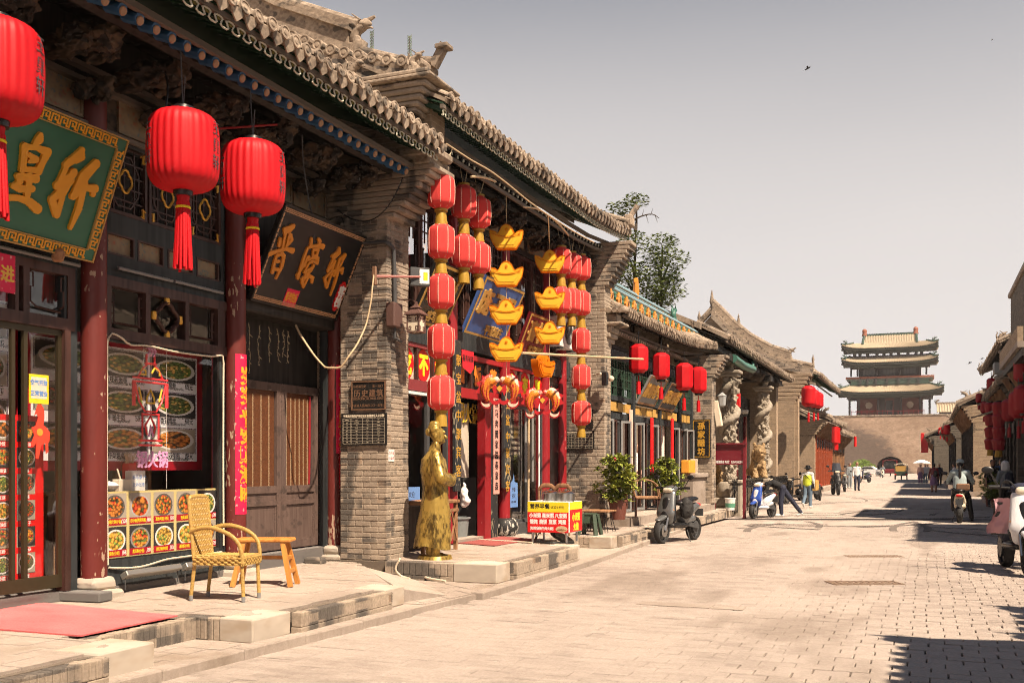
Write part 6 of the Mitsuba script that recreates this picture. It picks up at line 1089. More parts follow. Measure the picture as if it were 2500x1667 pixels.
def barrel(px, py, X, label, group, s=1.0, smooth=20, mat='m_lantern'):
    q = wx(px, py, X); t = Thing('barrel_lantern', label, 'lantern', group); t.add('shade', rot(mv(sc(hexm, s), q[0], q[1], q[2] - .32 * s), 'z', rnd(0, 30), q), mat, smooth); t.add('collar', cat(mv(lathe([(0, -.05), (.10, -.05), (.11, .0), (0, 0)], 12), q[0], q[1], q[2] - .32 * s), rod(q + [0, 0, .3 * s], q + [0, 0, .62 * s], .012, n=5)), 'm_black', 30)
    t.add('tassel', cat(rod(q - [0, 0, .37 * s], q - [0, 0, .5 * s], .012, n=5), rod(q - [0, 0, .5 * s], q - [0, 0, .78 * s], .045, .055, 8)), mat, 30)
for i, (px, py) in enumerate(((1559, 877), (1614, 895), (1670, 921), (1705, 929))): barrel(px, py, (-5.95, -5.9, -5.8, -5.75)[i], f'red barrel lantern under the vinegar shop eave, {("nearest", "second", "third", "farthest")[i]} of four', 'red barrel lanterns of the vinegar shop', (1.0, 1.0, 1.1, 1.1)[i])
# ---- fourth building: the gate with two dragon columns
b4 = Thing('gate_building', 'brick gate house set back behind two carved dragon columns', 'building')
b4.add('wall', [box(-7.6, -7.2, 30.1, 43, .1, 5.2), box(-9, -5.95, 45.0, 45.6, .1, 5.3), box(-9, -5.6, 50.0, 50.55, .1, 5.3)], 'm_farbrick', False)
b4.add('doorway', cat(box(-7.22, -7.05, 40.9, 44.9, .1, 4.4)), 'm_darkwood', False); b4.add('door_post', cat(box(-7.05, -6.95, 41.2, 41.5, .6, 3.6), box(-7.05, -6.95, 43.2, 43.5, .6, 3.6)), 'm_maroon', False)
b4.add('beam', cat(box(-6.2, -5.7, 30.2, 45, 4.95, 5.15), box(-7.4, -5.5, 31.2, 31.8, 4.75, 4.95), box(-7.4, -5.5, 40, 40.6, 4.8, 5)), 'm_darkwood', False)
eave(b4, -5.35, 5.35, 30.4, 46.2, pitch=.3, L=1.1, r=.085, raft=.4, green='m_darkwood', blue=False, trimm=None, fine=False); b4.add('roof_slope', sweep([(-6.2, 5.8), (-8, 6.6), (-12, 5)], 30.2, 46, -.2, -.02), 'm_tile', False)
a, c = wx(1790, 875, -5.5), wx(1838, 902, -5.5); b4.add('green_pipe_ridge', cat(tube([a, (a + c) / 2 - [0, 0, .05], c], .13, 10), mv(rot(dragon(.5, 9), 'z', 90), *(c - [0, 0, .05]))), 'm_teal', 40)
b4.add('carved_bracket', cat(*[lump(ball((-5.9, y_, 5.0), (.35, .5, .3), 2), .16, 4.5, i) for i, y_ in enumerate((33, 36.5, 39, 43))]), 'm_carved', 30, kind='stuff')
def dragon_column(x, y, z0, z1, label, seed):
    t = Thing('dragon_column', label, 'column', 'carved stone dragon columns of the gate'); H = z1 - z0; n_, m_ = 56, 220
    g, h_ = np.meshgrid(np.linspace(0, 2 * np.pi, n_, endpoint=False), np.linspace(0, H, m_), indexing='xy'); P = np.stack([np.cos(g), np.sin(g), h_ * 1.0], -1)
    r_ = .19 + .16 * (meshkit.fbm(P.reshape(-1, 3) * np.array([3.6, 3.6, 7.5]), 4, seed).reshape(P.shape[:2]) - .47) * 2
    v = np.stack([r_ * np.cos(g), r_ * np.sin(g), h_], -1).reshape(-1, 3); i, j = np.meshgrid(np.arange(m_ - 1), np.arange(n_), indexing='ij'); j2 = (j + 1) % n_; q = np.stack([i * n_ + j, i * n_ + j2, (i + 1) * n_ + j2, (i + 1) * n_ + j], -1).reshape(-1, 4)
    t.add('shaft', mv((v, np.vstack([q[:, [0, 1, 2]], q[:, [0, 2, 3]]])), x, y, z0), 'm_stone', 40); tt = np.linspace(0, 1, 90)
    C = np.stack([x + .25 * np.cos(5.4 * np.pi * tt + seed), y + .25 * np.sin(5.4 * np.pi * tt + seed), z0 + .15 + (H - .35) * tt], 1); t.add('dragon_body', lump(tube(C, .105 * np.minimum(1, .5 + 3 * tt), 12), .035, 17), 'm_stone', 50)
    a0 = C[-1]; t.add('dragon_head', mv(rot(dragon(.75, seed), 'z', -20), a0[0] + .1, a0[1] - .15, a0[2] - .35), 'm_stone', 40); t.add('capital', cat(cbox(x - .3, x + .3, y - .3, y + .3, z1, z1 + .10, .02), cbox(x - .36, x + .36, y - .36, y + .36, z1 + .10, z1 + .2, .02), lump(ball((x, y, z1 + .5), (.22, .22, .32), 3), .12, 7, seed)), 'm_stone', 30)
    t.add('plinth', cat(lump(mv(lathe([(0, 0), (.36, 0), (.42, .2), (.36, .42), (.28, .5), (0, .5)], 24), x, y, z0 - .5), .04, 6), cbox(x - .45, x + .45, y - .45, y + .45, z0 - .75, z0 - .5, .03)), 'm_stone', 40)
q = wz(1781, 1120, 1.66); dragon_column(-5.75, 32.6, 1.05, 4.35, 'nearer carved stone dragon column behind the red board', 1); dragon_column(-5.9, 40.9, 1.05, 4.45, 'farther carved stone dragon column by the gate doorway', 4)
def lion(x, y, z, s, label):
    t = Thing('stone_lion', label, 'statue', 'stone lions of the gate'); B = [((-.35, 0, .25), (.0, 0, .5), (.2, .2, .22), (.22, .2, .26)), ((.0, 0, .5), (.2, 0, .8), (.2, .18, .24), (.16, .16, .18)), ((.2, 0, .9), (.36, 0, .84), (.17, .16, .17), (.1, .11, .1)), ((.12, .14, .5), (.26, .15, .05), .09, .07), ((.12, -.14, .5), (.26, -.15, .05), .09, .07), ((.26, .15, .05), (.36, .15, .04), .07, .06), ((.26, -.15, .05), (.36, -.15, .04), .07, .06), ((-.3, .18, .2), (-.05, .22, .06), .13, .07), ((-.3, -.18, .2), (-.05, -.22, .06), .13, .07), ((-.5, 0, .3), (-.55, 0, .75), .08, .05), ((.16, .13, 1.02), (.14, .15, 1.1), .05, .03), ((.16, -.13, 1.02), (.14, -.15, 1.1), .05, .03), ((.36, 0, .76), (.44, 0, .74), .06, .05)]
    m = lump(lump(fuse(B, .035, 4), .05, 7), .025, 22); mane = cat(*[ball((.12 + .1 * math.cos(a) * math.cos(c), .19 * math.sin(a), .86 + .2 * math.cos(a) * abs(math.sin(c)) - .05), .055, 1) for a in np.arange(0, 6.28, .5) for c in (.4, 1.2)])
    t.add('body', mv(rot(sc(m, s), 'z', -65), x, y, z), 'm_lionstone', 50); t.add('mane', mv(rot(sc(mane, s), 'z', -65), x, y, z), 'm_lionstone', 50, kind='stuff'); t.add('pedestal', lump(sub2(cbox(x - .42 * s, x + .42 * s, y - .42 * s, y + .42 * s, z - .9 * s, z, .03)), .015, 8), 'm_stone', 30)
M('m_lionstone', 0, .85, tex=t_peel((.40, .27, .14), (.25, .17, .09), .5))
q = wy(1850, 1165, 37.5); lion(q[0], 37.5, 1.1, 1.12, 'weathered tan stone lion crouching before the farther dragon column'); q = wy(1752, 1160, 33.4); lion(q[0], 33.4, .9, .8, 'small stone lion behind the red board')
t = Thing('iron_fence', 'black wrought iron fence in front of the dragon columns', 'fence'); fx = lambda y: -5.35
for k, y in enumerate(np.arange(30.9, 44, .27)): t.add('bar', rod((fx(y), y, .1), (fx(y), y, 1.15), .016, n=5), 'm_black', 30)
t.add('rail', cat(*[beam((fx(0), 30.8, z), (fx(0), 44, z), .035, .035) for z in (.2, .85, 1.1)]), 'm_black', False); t.add('scroll', cat(*[tube([(fx(0), y + .1 * math.cos(a), .97 + .1 * math.sin(a)) for a in np.linspace(0, 6.28, 10)], .01, 4) for y in np.arange(31, 44, .27)]), 'm_black', 30, kind='stuff')
t.add('stone_post', cat(cbox(-5.6, -5.25, 31.7, 32.05, .0, 1.0, .03), cbox(-5.64, -5.2, 31.66, 32.1, 1.0, 1.12, .03)), 'm_stone', 30)
t = Thing('notice_board', 'dark red metal notice board on posts in front of the fence', 'notice board'); w0, w1 = wy(1744, 1086, 30.4), wy(1817, 1134, 30.4); t.add('panel', ony(ext(sbox(w0[0], w1[2], w1[0], w0[2]), .05), 30.4), 'm_boardred', False); t.add('post', box(w1[0] - .03, w1[0] + .05, 30.32, 30.42, 0, w0[2] + .1), 'm_boardred', False); t.add('post', box(w0[0] - .05, w0[0] + .03, 30.32, 30.42, 0, w0[2] + .05), 'm_boardred', False); t.add('cap', box(w0[0] - .08, w1[0] + .08, 30.28, 30.44, w0[2], w0[2] + .05), 'm_boardred', False)
t.add('lettering', ony(text3d('平遥古城管委会 电话：0354-5628888', .085, .002, at=((w0[0] + w1[0]) / 2 - .05, w1[2] + .08), bold=.03, sx=.72), 30.35), 'm_white', False); M('m_boardred', (.16, .012, .022), .4)
t = Thing('wall_lantern', 'grey lamp on a bracket beside the nearer dragon column', 'wall lamp'); q = wy(1763, 975, 30.0); t.add('shade', mv(lathe([(.02, .2), (.14, .1), (.12, .08), (.10, -.18), (.05, -.22), (0, -.22)], 6), *q), 'm_midgrey', 20); t.add('arm', tube([q + [-.5, .2, -.1], q + [-.2, .1, .1], q + [0, 0, .22]], .02, 6), 'm_darkgrey', 30)
q = wy(1752, 1010, 30.0); solo('light_box', rot(mv(cbox(-.09, .09, -.1, .1, -.38, .38, .02), *q), 'y', -9, q), 'm_cream', 'pale slim light box hanging beside the sign of the vinegar shop', 'lamp')
q = wx(1803, 977, -5.6); solo('red_flag_box', mv(box(-.05, .05, -.1, .1, -.22, .22), *q), 'm_red', 'small red cloth lantern between the dragon columns', 'lantern')
q = wx(1818, 1005, -6.6); t = Thing('security_camera', 'white camera on a curved arm against the gate wall', 'camera'); t.add('body', mv(cbox(-.14, .14, -.08, .08, -.08, .08, .03), *q), 'm_white', 30); t.add('arm', tube(smoothpath([q + [-.4, 0, -.9], q + [-.1, 0, -.2], q + [.05, 0, .22], q + [-.3, 0, .26]], 16), .03, 6), 'm_darkgrey', 40)
q = wx(1757, 1215, -5.5); t = Thing('paint_pail', 'white plastic pail with a green label at the foot of the fence', 'pail'); t.add('pail', mv(lathe([(0, 0), (.12, 0), (.15, .32), (.16, .32), (.16, .35), (0, .34)], 16), q[0] + .3, q[1], .28), 'm_white', 40); t.add('label', mv(lathe([(.135, .08), (.148, .2)], 16), q[0] + .3, q[1], .28), 'm_greenlabel', 40); M('m_greenlabel', (.1, .3, .2), .5)
# ---- fifth building: tall gable with curved verge behind the gate
b5 = Thing('gable_house', 'tall brick house with a curved tiled gable behind the gate, fourth roof on the left', 'building'); YG = 50.5
V5 = [wy(px, py, YG)[[0, 2]] for px, py in ((1985, 896), (1930, 884), (1880, 868), (1830, 840), (1790, 808), (1755, 772), (1738, 756))]; pk = V5[-1]; L5 = [(pk[0] - 1.0, pk[1] - 1.0), (pk[0] - 2.4, pk[1] - 2.3), (pk[0] - 4, pk[1] - 3.2)]
b5.add('gable_wall', ony(ext([*[(a, c - .25) for a, c in V5], *[(a, c - .25) for a, c in L5], (L5[-1][0], 0), (-5.9, 0), (-5.9, 4.9), (V5[0][0] - .3, V5[0][1] - 1.2)], .5), YG + .5), 'm_farbrick', False)
vr = b5.sub('verge'); verge(b5, [(a, c - .12) for a, c in V5], YG - .1, .13, 30, under=vr); b5.add('verge_board', cat(sweep([(a, c - .1) for a, c in V5], YG - .2, YG + .3, -.35, -.05), sweep([(a, c) for a, c in L5], YG - .2, YG + .3, -.3, .05), sweep([(a + .1, c - .75) for a, c in V5], YG - .06, YG + .2, -.12, .0)), 'm_brick', False)
b5.add('verge_ridge', cat(sweep([(a, c) for a, c in V5[1:]], YG + .1, YG + .5, .0, .42), tube([(a, YG + .3, c + .47) for a, c in V5[1:]], .12, 8), tube([(a, YG + .3, c + .1) for a, c in [V5[-1]] + L5], .16, 8), tube([(a, YG + .3, c + .08) for a, c in V5[:3]], .12, 8)), 'm_tile', 40)
b5.add('roof_slope', sweep([(a, c) for a, c in V5], YG, YG + 12, -.15, 0.0), 'm_tile', False); q = V5[1]; b5.add('roof_dragon', mv(dragon(1.0, 3), q[0] - .1, YG + .3, q[1] + .1), 'm_tile', 40)
for (px, py, h_) in ((1738, 756, 1.0), (1803, 815, .8), (1985, 890, .5), (1707, 792, .7)): a = wy(px, py, YG + .3); b5.add('finial', mv(lathe([(0, -.2), (.12, -.2), (.13, .1), (.07, .2), (.12, .4), (.08, .6), (.03, .9), (0, 1.0)], 8), a[0], YG + .3, a[2]) if h_ > .75 else mv(sc(lathe([(0, -.3), (.16, -.3), (.1, .3), (.14, .5), (.05, .8), (0, 1.0)], 8), h_), a[0], YG + .3, a[2]), 'm_tile', 40)
eave(b5, V5[0][0] + .35, V5[0][1] - .35, YG, YG + 12, pitch=.4, L=1.2, r=.1, raft=.5, green='m_green_paint', blue=False, trimm=None, fine=False)
b5.add('brick_pier', cat(box(-6.6, -5.75, YG - .6, YG, 0, 4.6), *[cbox(-6.6, -5.7 + .1 * k, YG - .6, YG, 4.5 + .18 * k, 4.66 + .18 * k, .02) for k in range(8)]), 'm_farbrick', False)
for i, (px, py, s_) in enumerate(((1974, 968, 1.5), (1987, 974, 1.35), (1997, 978, 1.25))): barrel(px, py, -5.0, f'bright red lantern beyond the gate house, {("nearest", "middle", "farthest")[i]} of three', 'three red lanterns beyond the gate house', s_, 60)
# ---- row shops farther down the street, both sides
def row_shop(side, X, Y0, Y1, ze, ridge, label, wall='m_farbrick', door='m_darkwood', lanterns=(), pitch=.45, ov=1.0, front=True):
    """low tiled shop; side -1 = left of the street (front looks to +X), +1 = right"""
    Mx = np.diag([-side, 1.0, 1.0, 1.0]).astype(float) if side > 0 else np.eye(4)
    t = Thing('row_shop', label, 'building'); x = -abs(X) if side < 0 else -X; A = (lambda m: m) if side < 0 else (lambda m: (m[0] * np.array([-1, 1, 1]), np.asarray(m[1])[:, ::-1]))
    add = lambda p, m, mt, s=False, **k: t.add(p, A(m), mt, s, **k)
    [add('wall', m_, wall) for m_ in (box(x - 6, x, Y0, Y0 + .5, 0, ze), box(x - 6, x, Y1 - .5, Y1, 0, ze), box(x - 3.2, x - 3, Y0, Y1, 0, ze))]; 
    for k in range(6): add('corbel_course', cat(cbox(x - .5, x + .12 * (k + 1) * ov, Y0 - .02, Y0 + .5, ze - .9 + .15 * k, ze - .77 + .15 * k, .02), cbox(x - .5, x + .12 * (k + 1) * ov, Y1 - .5, Y1 + .02, ze - .9 + .15 * k, ze - .77 + .15 * k, .02)), wall, kind='stuff')
    n_ = max(2, round((Y1 - Y0 - 1) / 1.6)); w = (Y1 - Y0 - 1) / n_
    for k in range(n_ + 1): add('post', box(x - .12, x + .08, Y0 + .5 + k * w - .08, Y0 + .5 + k * w + .08, .1, ze - .3), door)
    for k in range(n_): add('door_leaf', cat(rframe(Y0 + .6 + k * w, Y0 + .5 + (k + .5) * w, .3, 2.5, .09, x - .1, x), rframe(Y0 + .5 + (k + .5) * w, Y0 + .4 + (k + 1) * w, .3, 2.5, .09, x - .1, x)), door); add('sign_panel', box(x - .06, x + .03, Y0 + .6 + k * w, Y0 + .4 + (k + 1) * w, 2.65, 3.15), ('m_darkgrey', 'm_brownwood', 'm_bluewood')[k % 3])
    add('beam', cat(box(x - .15, x + .12, Y0, Y1, ze - .5, ze - .25), box(x - 3, x - .05, Y0, Y1, 3.3, 3.4), box(x - .1, x + .02, Y0, Y1, 3.2, ze - .4)), 'm_darkwood'); add('plinth', box(x - 3, x + .5, Y0, Y1, 0, .26), 'm_slab')
    L = (ridge - ze) / S27; th2 = Thing.__new__(Thing); th2.k = t.k; th2.M = np.diag([-1., 1, 1, 1]) if side > 0 else None
    if side > 0:
        ad0 = t.add; th2.add = lambda part, mesh, mat, smooth=30, **k: t.add(part, (mesh[0] * np.array([-1, 1, 1]), np.asarray(mesh[1])[:, ::-1]), mat, smooth, **k)
    eave(th2, x + ov, ze, Y0 - .1, Y1 + .1, pitch=pitch, L=min(L, 2.5), r=pitch * .28, raft=0, green='m_darkwood', blue=False, trimm=None, fine=False)
    add('roof_slope', sweep([(x + ov - C27 * 1.8, ze + S27 * 1.8), (x + ov - C27 * L, ridge - .1), (x + ov - C27 * L - 4, ridge - 2.3)], Y0 - .1, Y1 + .1, -.15, 0), 'm_tile')
    for ye in (Y0, Y1): add('verge', tube([(x + ov, ye, ze + .08), (x + ov - C27 * L * .5, ye, ze + S27 * L * .47), (x + ov - C27 * L, ye, ridge + .1)], .14, 8), 'm_tile', 40); add('ridge_dragon', mv(dragon(.8, int(ye)), x + ov - .4, ye, ze + .2), 'm_tile', 40)
    add('ridge', cat(box(x + ov - C27 * L - .15, x + ov - C27 * L + .1, Y0, Y1, ridge - .1, ridge + .35), rod((x + ov - C27 * L, Y0, ridge + .4), (x + ov - C27 * L, Y1, ridge + .4), .13, n=8)), 'm_tile', 40)
    for k in range(n_): add('strut', beam((x, Y0 + .5 + k * w, ze - 1.1), (x + ov * .8, Y0 + .5 + k * w, ze - .2), .1, .14), 'm_oldwood')
    return t
row_shop(-1, -6.1, 63, 75, 4.3, 5.9, 'low shop with a red cloth valance beyond the gate house', door='m_rustred'); row_shop(-1, -6.5, 76, 92, 4.0, 5.6, 'low shop with timber struts near the far left end of the street', door='m_oldwood')
M('m_rustred', (.28, .055, .02), .6)
for i, (px, py, w_, h_) in enumerate(((2041, 1062, 1.9, .85), (2041, 1085, 1.0, .6), (2088, 1078, .8, .7))): q = wx(px, py, -4.6); solo('cloth_valance', mv(cat(*[rod((0, -w_ / 2 + w_ * (k + .5) / 6, -h_ / 2), (0, -w_ / 2 + w_ * (k + .5) / 6, h_ / 2), w_ / 11, w_ / 12, 8) for k in range(6)]), *q), 'm_red', ('red cloth valance hung from the first far shop on the left', 'red and white fringe below the red valance', 'small red cloth at the second far shop on the left')[i], 'cloth')
# ---- gate tower on the city wall at the end of the street
YT, PM = 225.0, None
def tx(px): return wy(px, 1137, YT)[0]
XT = tx(2171)
wall = Thing('city_wall', 'massive tan brick city wall with a dark arched gateway under the tower', 'wall')
arch = Polygon([(XT - 2.6 + .4, 0), (XT - 2.6 + .4, 1.2)] + [(XT + .4 + 2.6 * math.cos(a), 1.2 + 2.2 * math.sin(a)) for a in np.linspace(math.pi, 0, 16)] + [(XT + 3.0, 0)])
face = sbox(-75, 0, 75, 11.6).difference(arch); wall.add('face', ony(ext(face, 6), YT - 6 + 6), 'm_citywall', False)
wall.add('tunnel', cat(box(XT - 2.4, XT + 3.2, YT + 10, YT + 10.3, 0, 6), box(XT - 2.6, XT - 2.3, YT, YT + 10, 0, 6), box(XT + 3.05, XT + 3.3, YT, YT + 10, 0, 6), box(XT - 2.6, XT + 3.3, YT, YT + 10, 5.7, 6)), 'm_far_dark', False); wall.add('top', box(-75, 75, YT, YT + 20, 11, 11.55), 'm_slab', False)
wall.add('coping', cat(cbox(-75, 75, YT - 6.15, YT - 5.4, 11.55, 11.8, .05)), 'm_brick', False)
tw_ = Thing('gate_tower', 'three eaved timber gate tower with pale yellow tiled roofs on the city wall', 'tower'); cy = YT + 4.5; K11 = 11.85
def zt(v): return 1.55 + (1137 - (750 + .28689 * v)) / K11
def hip(part, w, dpt, z0, wi, di, z1, up=.9, rows=56, mat='m_tile_yellow'):
    """roof skirt from the eave (half sizes w, dpt) to (wi, di), corners turned up"""
    def side(s, ax):
        def f(u, v):
            t_ = 2 * u - 1; a = (w if ax == 'x' else dpt); ai = (wi if ax == 'x' else di); b = (dpt if ax == 'x' else w); bi = (di if ax == 'x' else wi); prof = v ** 1.35
            al = t_ * (a + (ai - a) * v); be = s * (b + (bi - b) * v + 0 * u); z = z0 + up * np.abs(t_) ** 5 * (1 - v) + (z1 - z0) * prof
            return (XT + al, cy + be, z) if ax == 'x' else (XT + be, cy + al, z)
        return f
    r_ = tw_.add(part, cat(*[grid(side(s, ax), 40, 8) for s in (-1, 1) for ax in 'xy']), mat, True); f = side(-1, 'x'); T_ = []
    for k in range(rows):
        u = np.full(7, (k + .5) / rows); P = np.stack(f(u, np.linspace(0, 1, 7)), -1); T_.append(tube(P - [0, .03, 0], .11, 6))
    tw_.add('tile_row', cat(T_), mat, 40, under=r_, kind='stuff'); e = np.stack(f(np.linspace(0, 1, 60), np.zeros(60)), -1); tw_.add('eave_edge', cat(tube(e + [0, .35, -.28], .26, 6), tube(e + [0, 1.2, -.75], .38, 6)), 'm_tower_green', 30, under=r_)
    for s in (-1, 1): P = np.stack(f(np.full(8, .5 + .5 * s), np.linspace(0, 1, 8)), -1); tw_.add('hip_ridge', tube(P + [0, -.1, .15], .2, 8), 'm_ridgegreen', 40, under=r_); tw_.add('ridge_beast', mv(sc(dragon(1.5, 1), s, 1, 1), *(P[1] + [-.4 * s, -.1, .0])), 'm_ridgegreen', 30, under=r_)
    tw_.add('underside', grid(lambda u, v: (XT + (2 * u - 1) * w * .97, cy - dpt + .2 + (dpt - di) * v, z0 - .35 + .6 * np.abs(2 * u - 1) ** 5 * (1 - v) - .5 * v), 30, 4), 'm_far_dark', True, under=r_)
hw = lambda a, b: (b - a) * .28689 / K11 / 2
hip('lower_roof', hw(172, 1030), 6.2, zt(722), hw(275, 905), 3.8, zt(655)); hip('middle_roof', hw(210, 982), 5.6, zt(468), hw(270, 905), 3.9, zt(408)); hip('upper_roof', hw(207, 980), 5.6, zt(345), hw(290, 880), 3.0, zt(292))
tp = tw_.add('gable_roof', cat(grid(lambda u, v: (XT + (2 * u - 1) * hw(375, 800), cy - 3.6 + 3.6 * v, zt(310) + (zt(215) - zt(310)) * v ** 1.2), 12, 6), grid(lambda u, v: (XT + (2 * u - 1) * hw(375, 800), cy + 3.6 - 3.6 * v, zt(310) + (zt(215) - zt(310)) * v ** 1.2), 12, 6)), 'm_tile_yellow', True)
tw_.add('tile_row', cat(*[tube([(XT + (2 * (k + .5) / 32 - 1) * hw(375, 800), cy - 3.65 + 3.6 * v, zt(310) + .05 + (zt(215) - zt(310)) * v ** 1.2) for v in np.linspace(0, 1, 6)], .12, 6) for k in range(32)]), 'm_tile_yellow', 40, under=tp, kind='stuff')
tw_.add('main_ridge', cat(box(XT - hw(390, 790), XT + hw(390, 790), cy - .25, cy + .25, zt(222), zt(198))), 'm_ridgegreen', False)
for s in (-1, 1): tw_.add('ridge_owl', cat(mv(lathe([(0, 0), (.55, 0), (.45, .7), (.5, 1.1), (.2, 1.5), (0, 1.5)], 10), XT + s * hw(378, 795), cy, zt(215)), tube([(XT + s * hw(378, 795) + .35 * math.cos(a), cy, zt(172) + .35 * math.sin(a)) for a in np.linspace(-1.5, 4, 12)], .16, 7)), 'm_roofred', 40); tw_.add('descending_ridge', tube([(XT + s * hw(375, 800), cy - .2, zt(215)), (XT + s * hw(372, 803), cy - 2, zt(262)), (XT + s * hw(368, 806), cy - 3.7, zt(305))], .28, 8), 'm_ridgegreen', 40)
M('m_roofred', (.28, .10, .06), .6)
for part, a, b, v0, v1, mt in (('hall', 335, 865, 930, 745, 'm_far_red'), ('balcony_hall', 345, 845, 580, 485, 'm_far_dark'), ('bracket_zone', 280, 905, 655, 620, 'm_ridgegreen'), ('balcony', 240, 948, 602, 585, 'm_roofred'), ('bracket_zone', 250, 940, 618, 602, 'm_tower_green'), ('beam', 255, 945, 772, 742, 'm_far_dark'), ('beam', 268, 915, 492, 478, 'm_far_dark'), ('upper_roof_band', 275, 905, 450, 405, 'm_far_dark')):
    tw_.add(part, box(XT - hw(a, b) , XT + hw(a, b), cy - (3.4 if mt in ('m_far_red',) or part == 'balcony_hall' else 4.3), cy + 3.4, zt(v0), zt(v1)), mt, False)
for v in (258, 335, 500, 695, 860, 940): x = tx(2000 + .28689 * v) + .0; tw_.add('column', rod((x, cy - 4.2, zt(935)), (x, cy - 4.2, zt(750)), .22, n=8), 'm_far_dark'); 
for v in (270, 325, 488, 690, 850, 912): x = tx(2000 + .28689 * v); tw_.add('column', rod((x, cy - 4.1, zt(580)), (x, cy - 4.1, zt(480)), .18, n=8), 'm_far_dark')
for v in (300, 345, 410, 490, 550, 610, 675, 755, 825, 870): x = tx(2000 + .28689 * v); tw_.add('bracket', cat(box(x - .3, x + .3, cy - 4.2, cy - 3, zt(412), zt(352)), box(x - .9, x + .9, cy - 4.4, cy - 3, zt(378), zt(352))), 'm_far_dark', False)
for v in (318, 380, 450, 545, 640, 730, 810): x = tx(2000 + .28689 * v); tw_.add('bracket', cat(box(x + .55, x + .95, cy - 4.6, cy - 3, zt(655), zt(600))), 'm_far_dark', False)
for v in (420, 773): x = tx(2000 + .28689 * v); tw_.add('round_window', mv(rot(lathe([(0, .02), (.55, .02), (.56, .1), (.68, .1), (.7, 0)], 24), 'x', 90), x, cy - 3.42, zt(830)), 'm_windowpale', 40)
M('m_windowpale', (.26, .22, .18), .8)
tw_.add('doorway', cat(box(tx(2162), tx(2179), cy - 3.46, cy - 3.3, zt(930), zt(790))), 'm_black', False); tw_.add('door_screen', cat(*[box(tx(2000 + .28689 * a), tx(2000 + .28689 * b), cy - 3.45, cy - 3.35, zt(925), zt(770)) for a, b in ((510, 560), (635, 685))]), 'm_far_dark', False)
for k in range(3):
    for i in range(4): x = tx(2000 + .28689 * (380 + 175 * k + 27 * i)); tw_.add('upper_window', box(x - .25, x + .25, cy - 3.46, cy - 3.38, zt(565), zt(505)), 'm_darkgrey', False)
tw_.add('railing', cat(*[box(tx(2000 + .28689 * a) - .05, tx(2000 + .28689 * a) + .05, YT - 5.6, YT - 5.5, 11.8, 12.75) for a in range(290, 900, 43)], box(tx(2083), tx(2257), YT - 5.6, YT - 5.5, 12.5, 12.6)), 'm_maroon', False, kind='stuff')
sq = Thing('side_hall', 'low yellow tiled roof standing on the wall right of the tower', 'building'); a, c = wy(2288, 1008, YT), wy(2322, 985, YT); sq.add('roof', cat(quad((a[0], YT - 3, a[2]), (a[0] + 9, YT - 3, a[2]), (a[0] + 9, YT + 2, c[2]), (a[0], YT + 2, c[2])), *[rod((a[0] + .5 * k, YT - 3.1, a[2]), (a[0] + .5 * k, YT + 2, c[2] + .1), .12, n=6) for k in range(18)]), 'm_tile_yellow', 30); sq.add('wall', box(a[0] + .4, a[0] + 9, YT - 2, YT + 4, 9, a[2] + .3), 'm_far_dark', False); sq.add('ridge', cat(box(a[0] - .2, a[0] + 9, YT + 1.8, YT + 2.3, c[2] - .1, c[2] + .4), mv(dragon(1.6), a[0], YT + 2, c[2])), 'm_tile', 30)
b = Thing('low_bush', 'bright green bush at the foot of the city wall', 'bush'); q = wy(2105, 1150, 190.0); b.add('leaves', cat(*[mv(quad((-.2, 0, -.1), (.2, .05, -.12), (.22, 0, .14), (-.15, .1, .12)), *(q + [2.3 * math.cos(a_) * r_, rnd(-.8, .8), 2.4 * r_ * math.sin(a_) - .6])) for a_, r_ in ((rnd(.1, 3.0), rnd(.2, 1.1)) for _ in range(420))]), 'm_bush', False); b.add('stem', rod(q - [0, 0, 1.2], q + [0, 0, 2], .08), 'm_bark')
# ---- right side of the street
row_shop(1, 3.5, 20.9, 27.4, 4.6, 6.0, 'tiled shop on the right just outside the picture', ov=.75)
row_shop(1, 4.6, -4, 7.9, 4.5, 6.2, 'tiled shop on the near right whose eave shades the street', ov=1.9, pitch=.3); row_shop(1, 4.6, 8.6, 10.6, 4.2, 5.4, 'narrow tiled shop added unseen on the near right to shade the street', ov=1.0)  # the narrow shop is added out of view to cast a shade patch
r1 = Thing('terrace_house', 'brick house in painted grey shade with a projecting terrace ledge at the right edge', 'building')
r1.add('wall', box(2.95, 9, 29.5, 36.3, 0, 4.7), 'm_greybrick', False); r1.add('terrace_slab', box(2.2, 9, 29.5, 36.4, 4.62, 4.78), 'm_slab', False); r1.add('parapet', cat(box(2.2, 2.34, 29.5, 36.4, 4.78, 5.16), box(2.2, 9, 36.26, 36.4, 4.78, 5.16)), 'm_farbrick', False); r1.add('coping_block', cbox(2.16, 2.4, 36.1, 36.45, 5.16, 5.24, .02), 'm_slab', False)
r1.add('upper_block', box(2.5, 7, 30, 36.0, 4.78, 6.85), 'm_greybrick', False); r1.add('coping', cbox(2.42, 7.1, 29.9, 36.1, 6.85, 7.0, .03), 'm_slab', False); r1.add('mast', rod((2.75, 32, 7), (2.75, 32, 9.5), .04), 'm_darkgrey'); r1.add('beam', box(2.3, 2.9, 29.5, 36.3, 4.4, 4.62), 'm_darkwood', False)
r1.add('strut', [beam((2.95, 35.9, 3.2), (2.3, 35.9, 4.3), .12, .16), beam((2.95, 33.5, 3.2), (2.3, 33.5, 4.3), .12, .16)], 'm_oldwood', False); r1.add('door_leaf', cat(*[rframe(y, y + .8, .3, 2.9, .09, 2.88, 2.96) for y in (30, 31, 32, 33, 34, 35)]), 'm_darkwood', False)
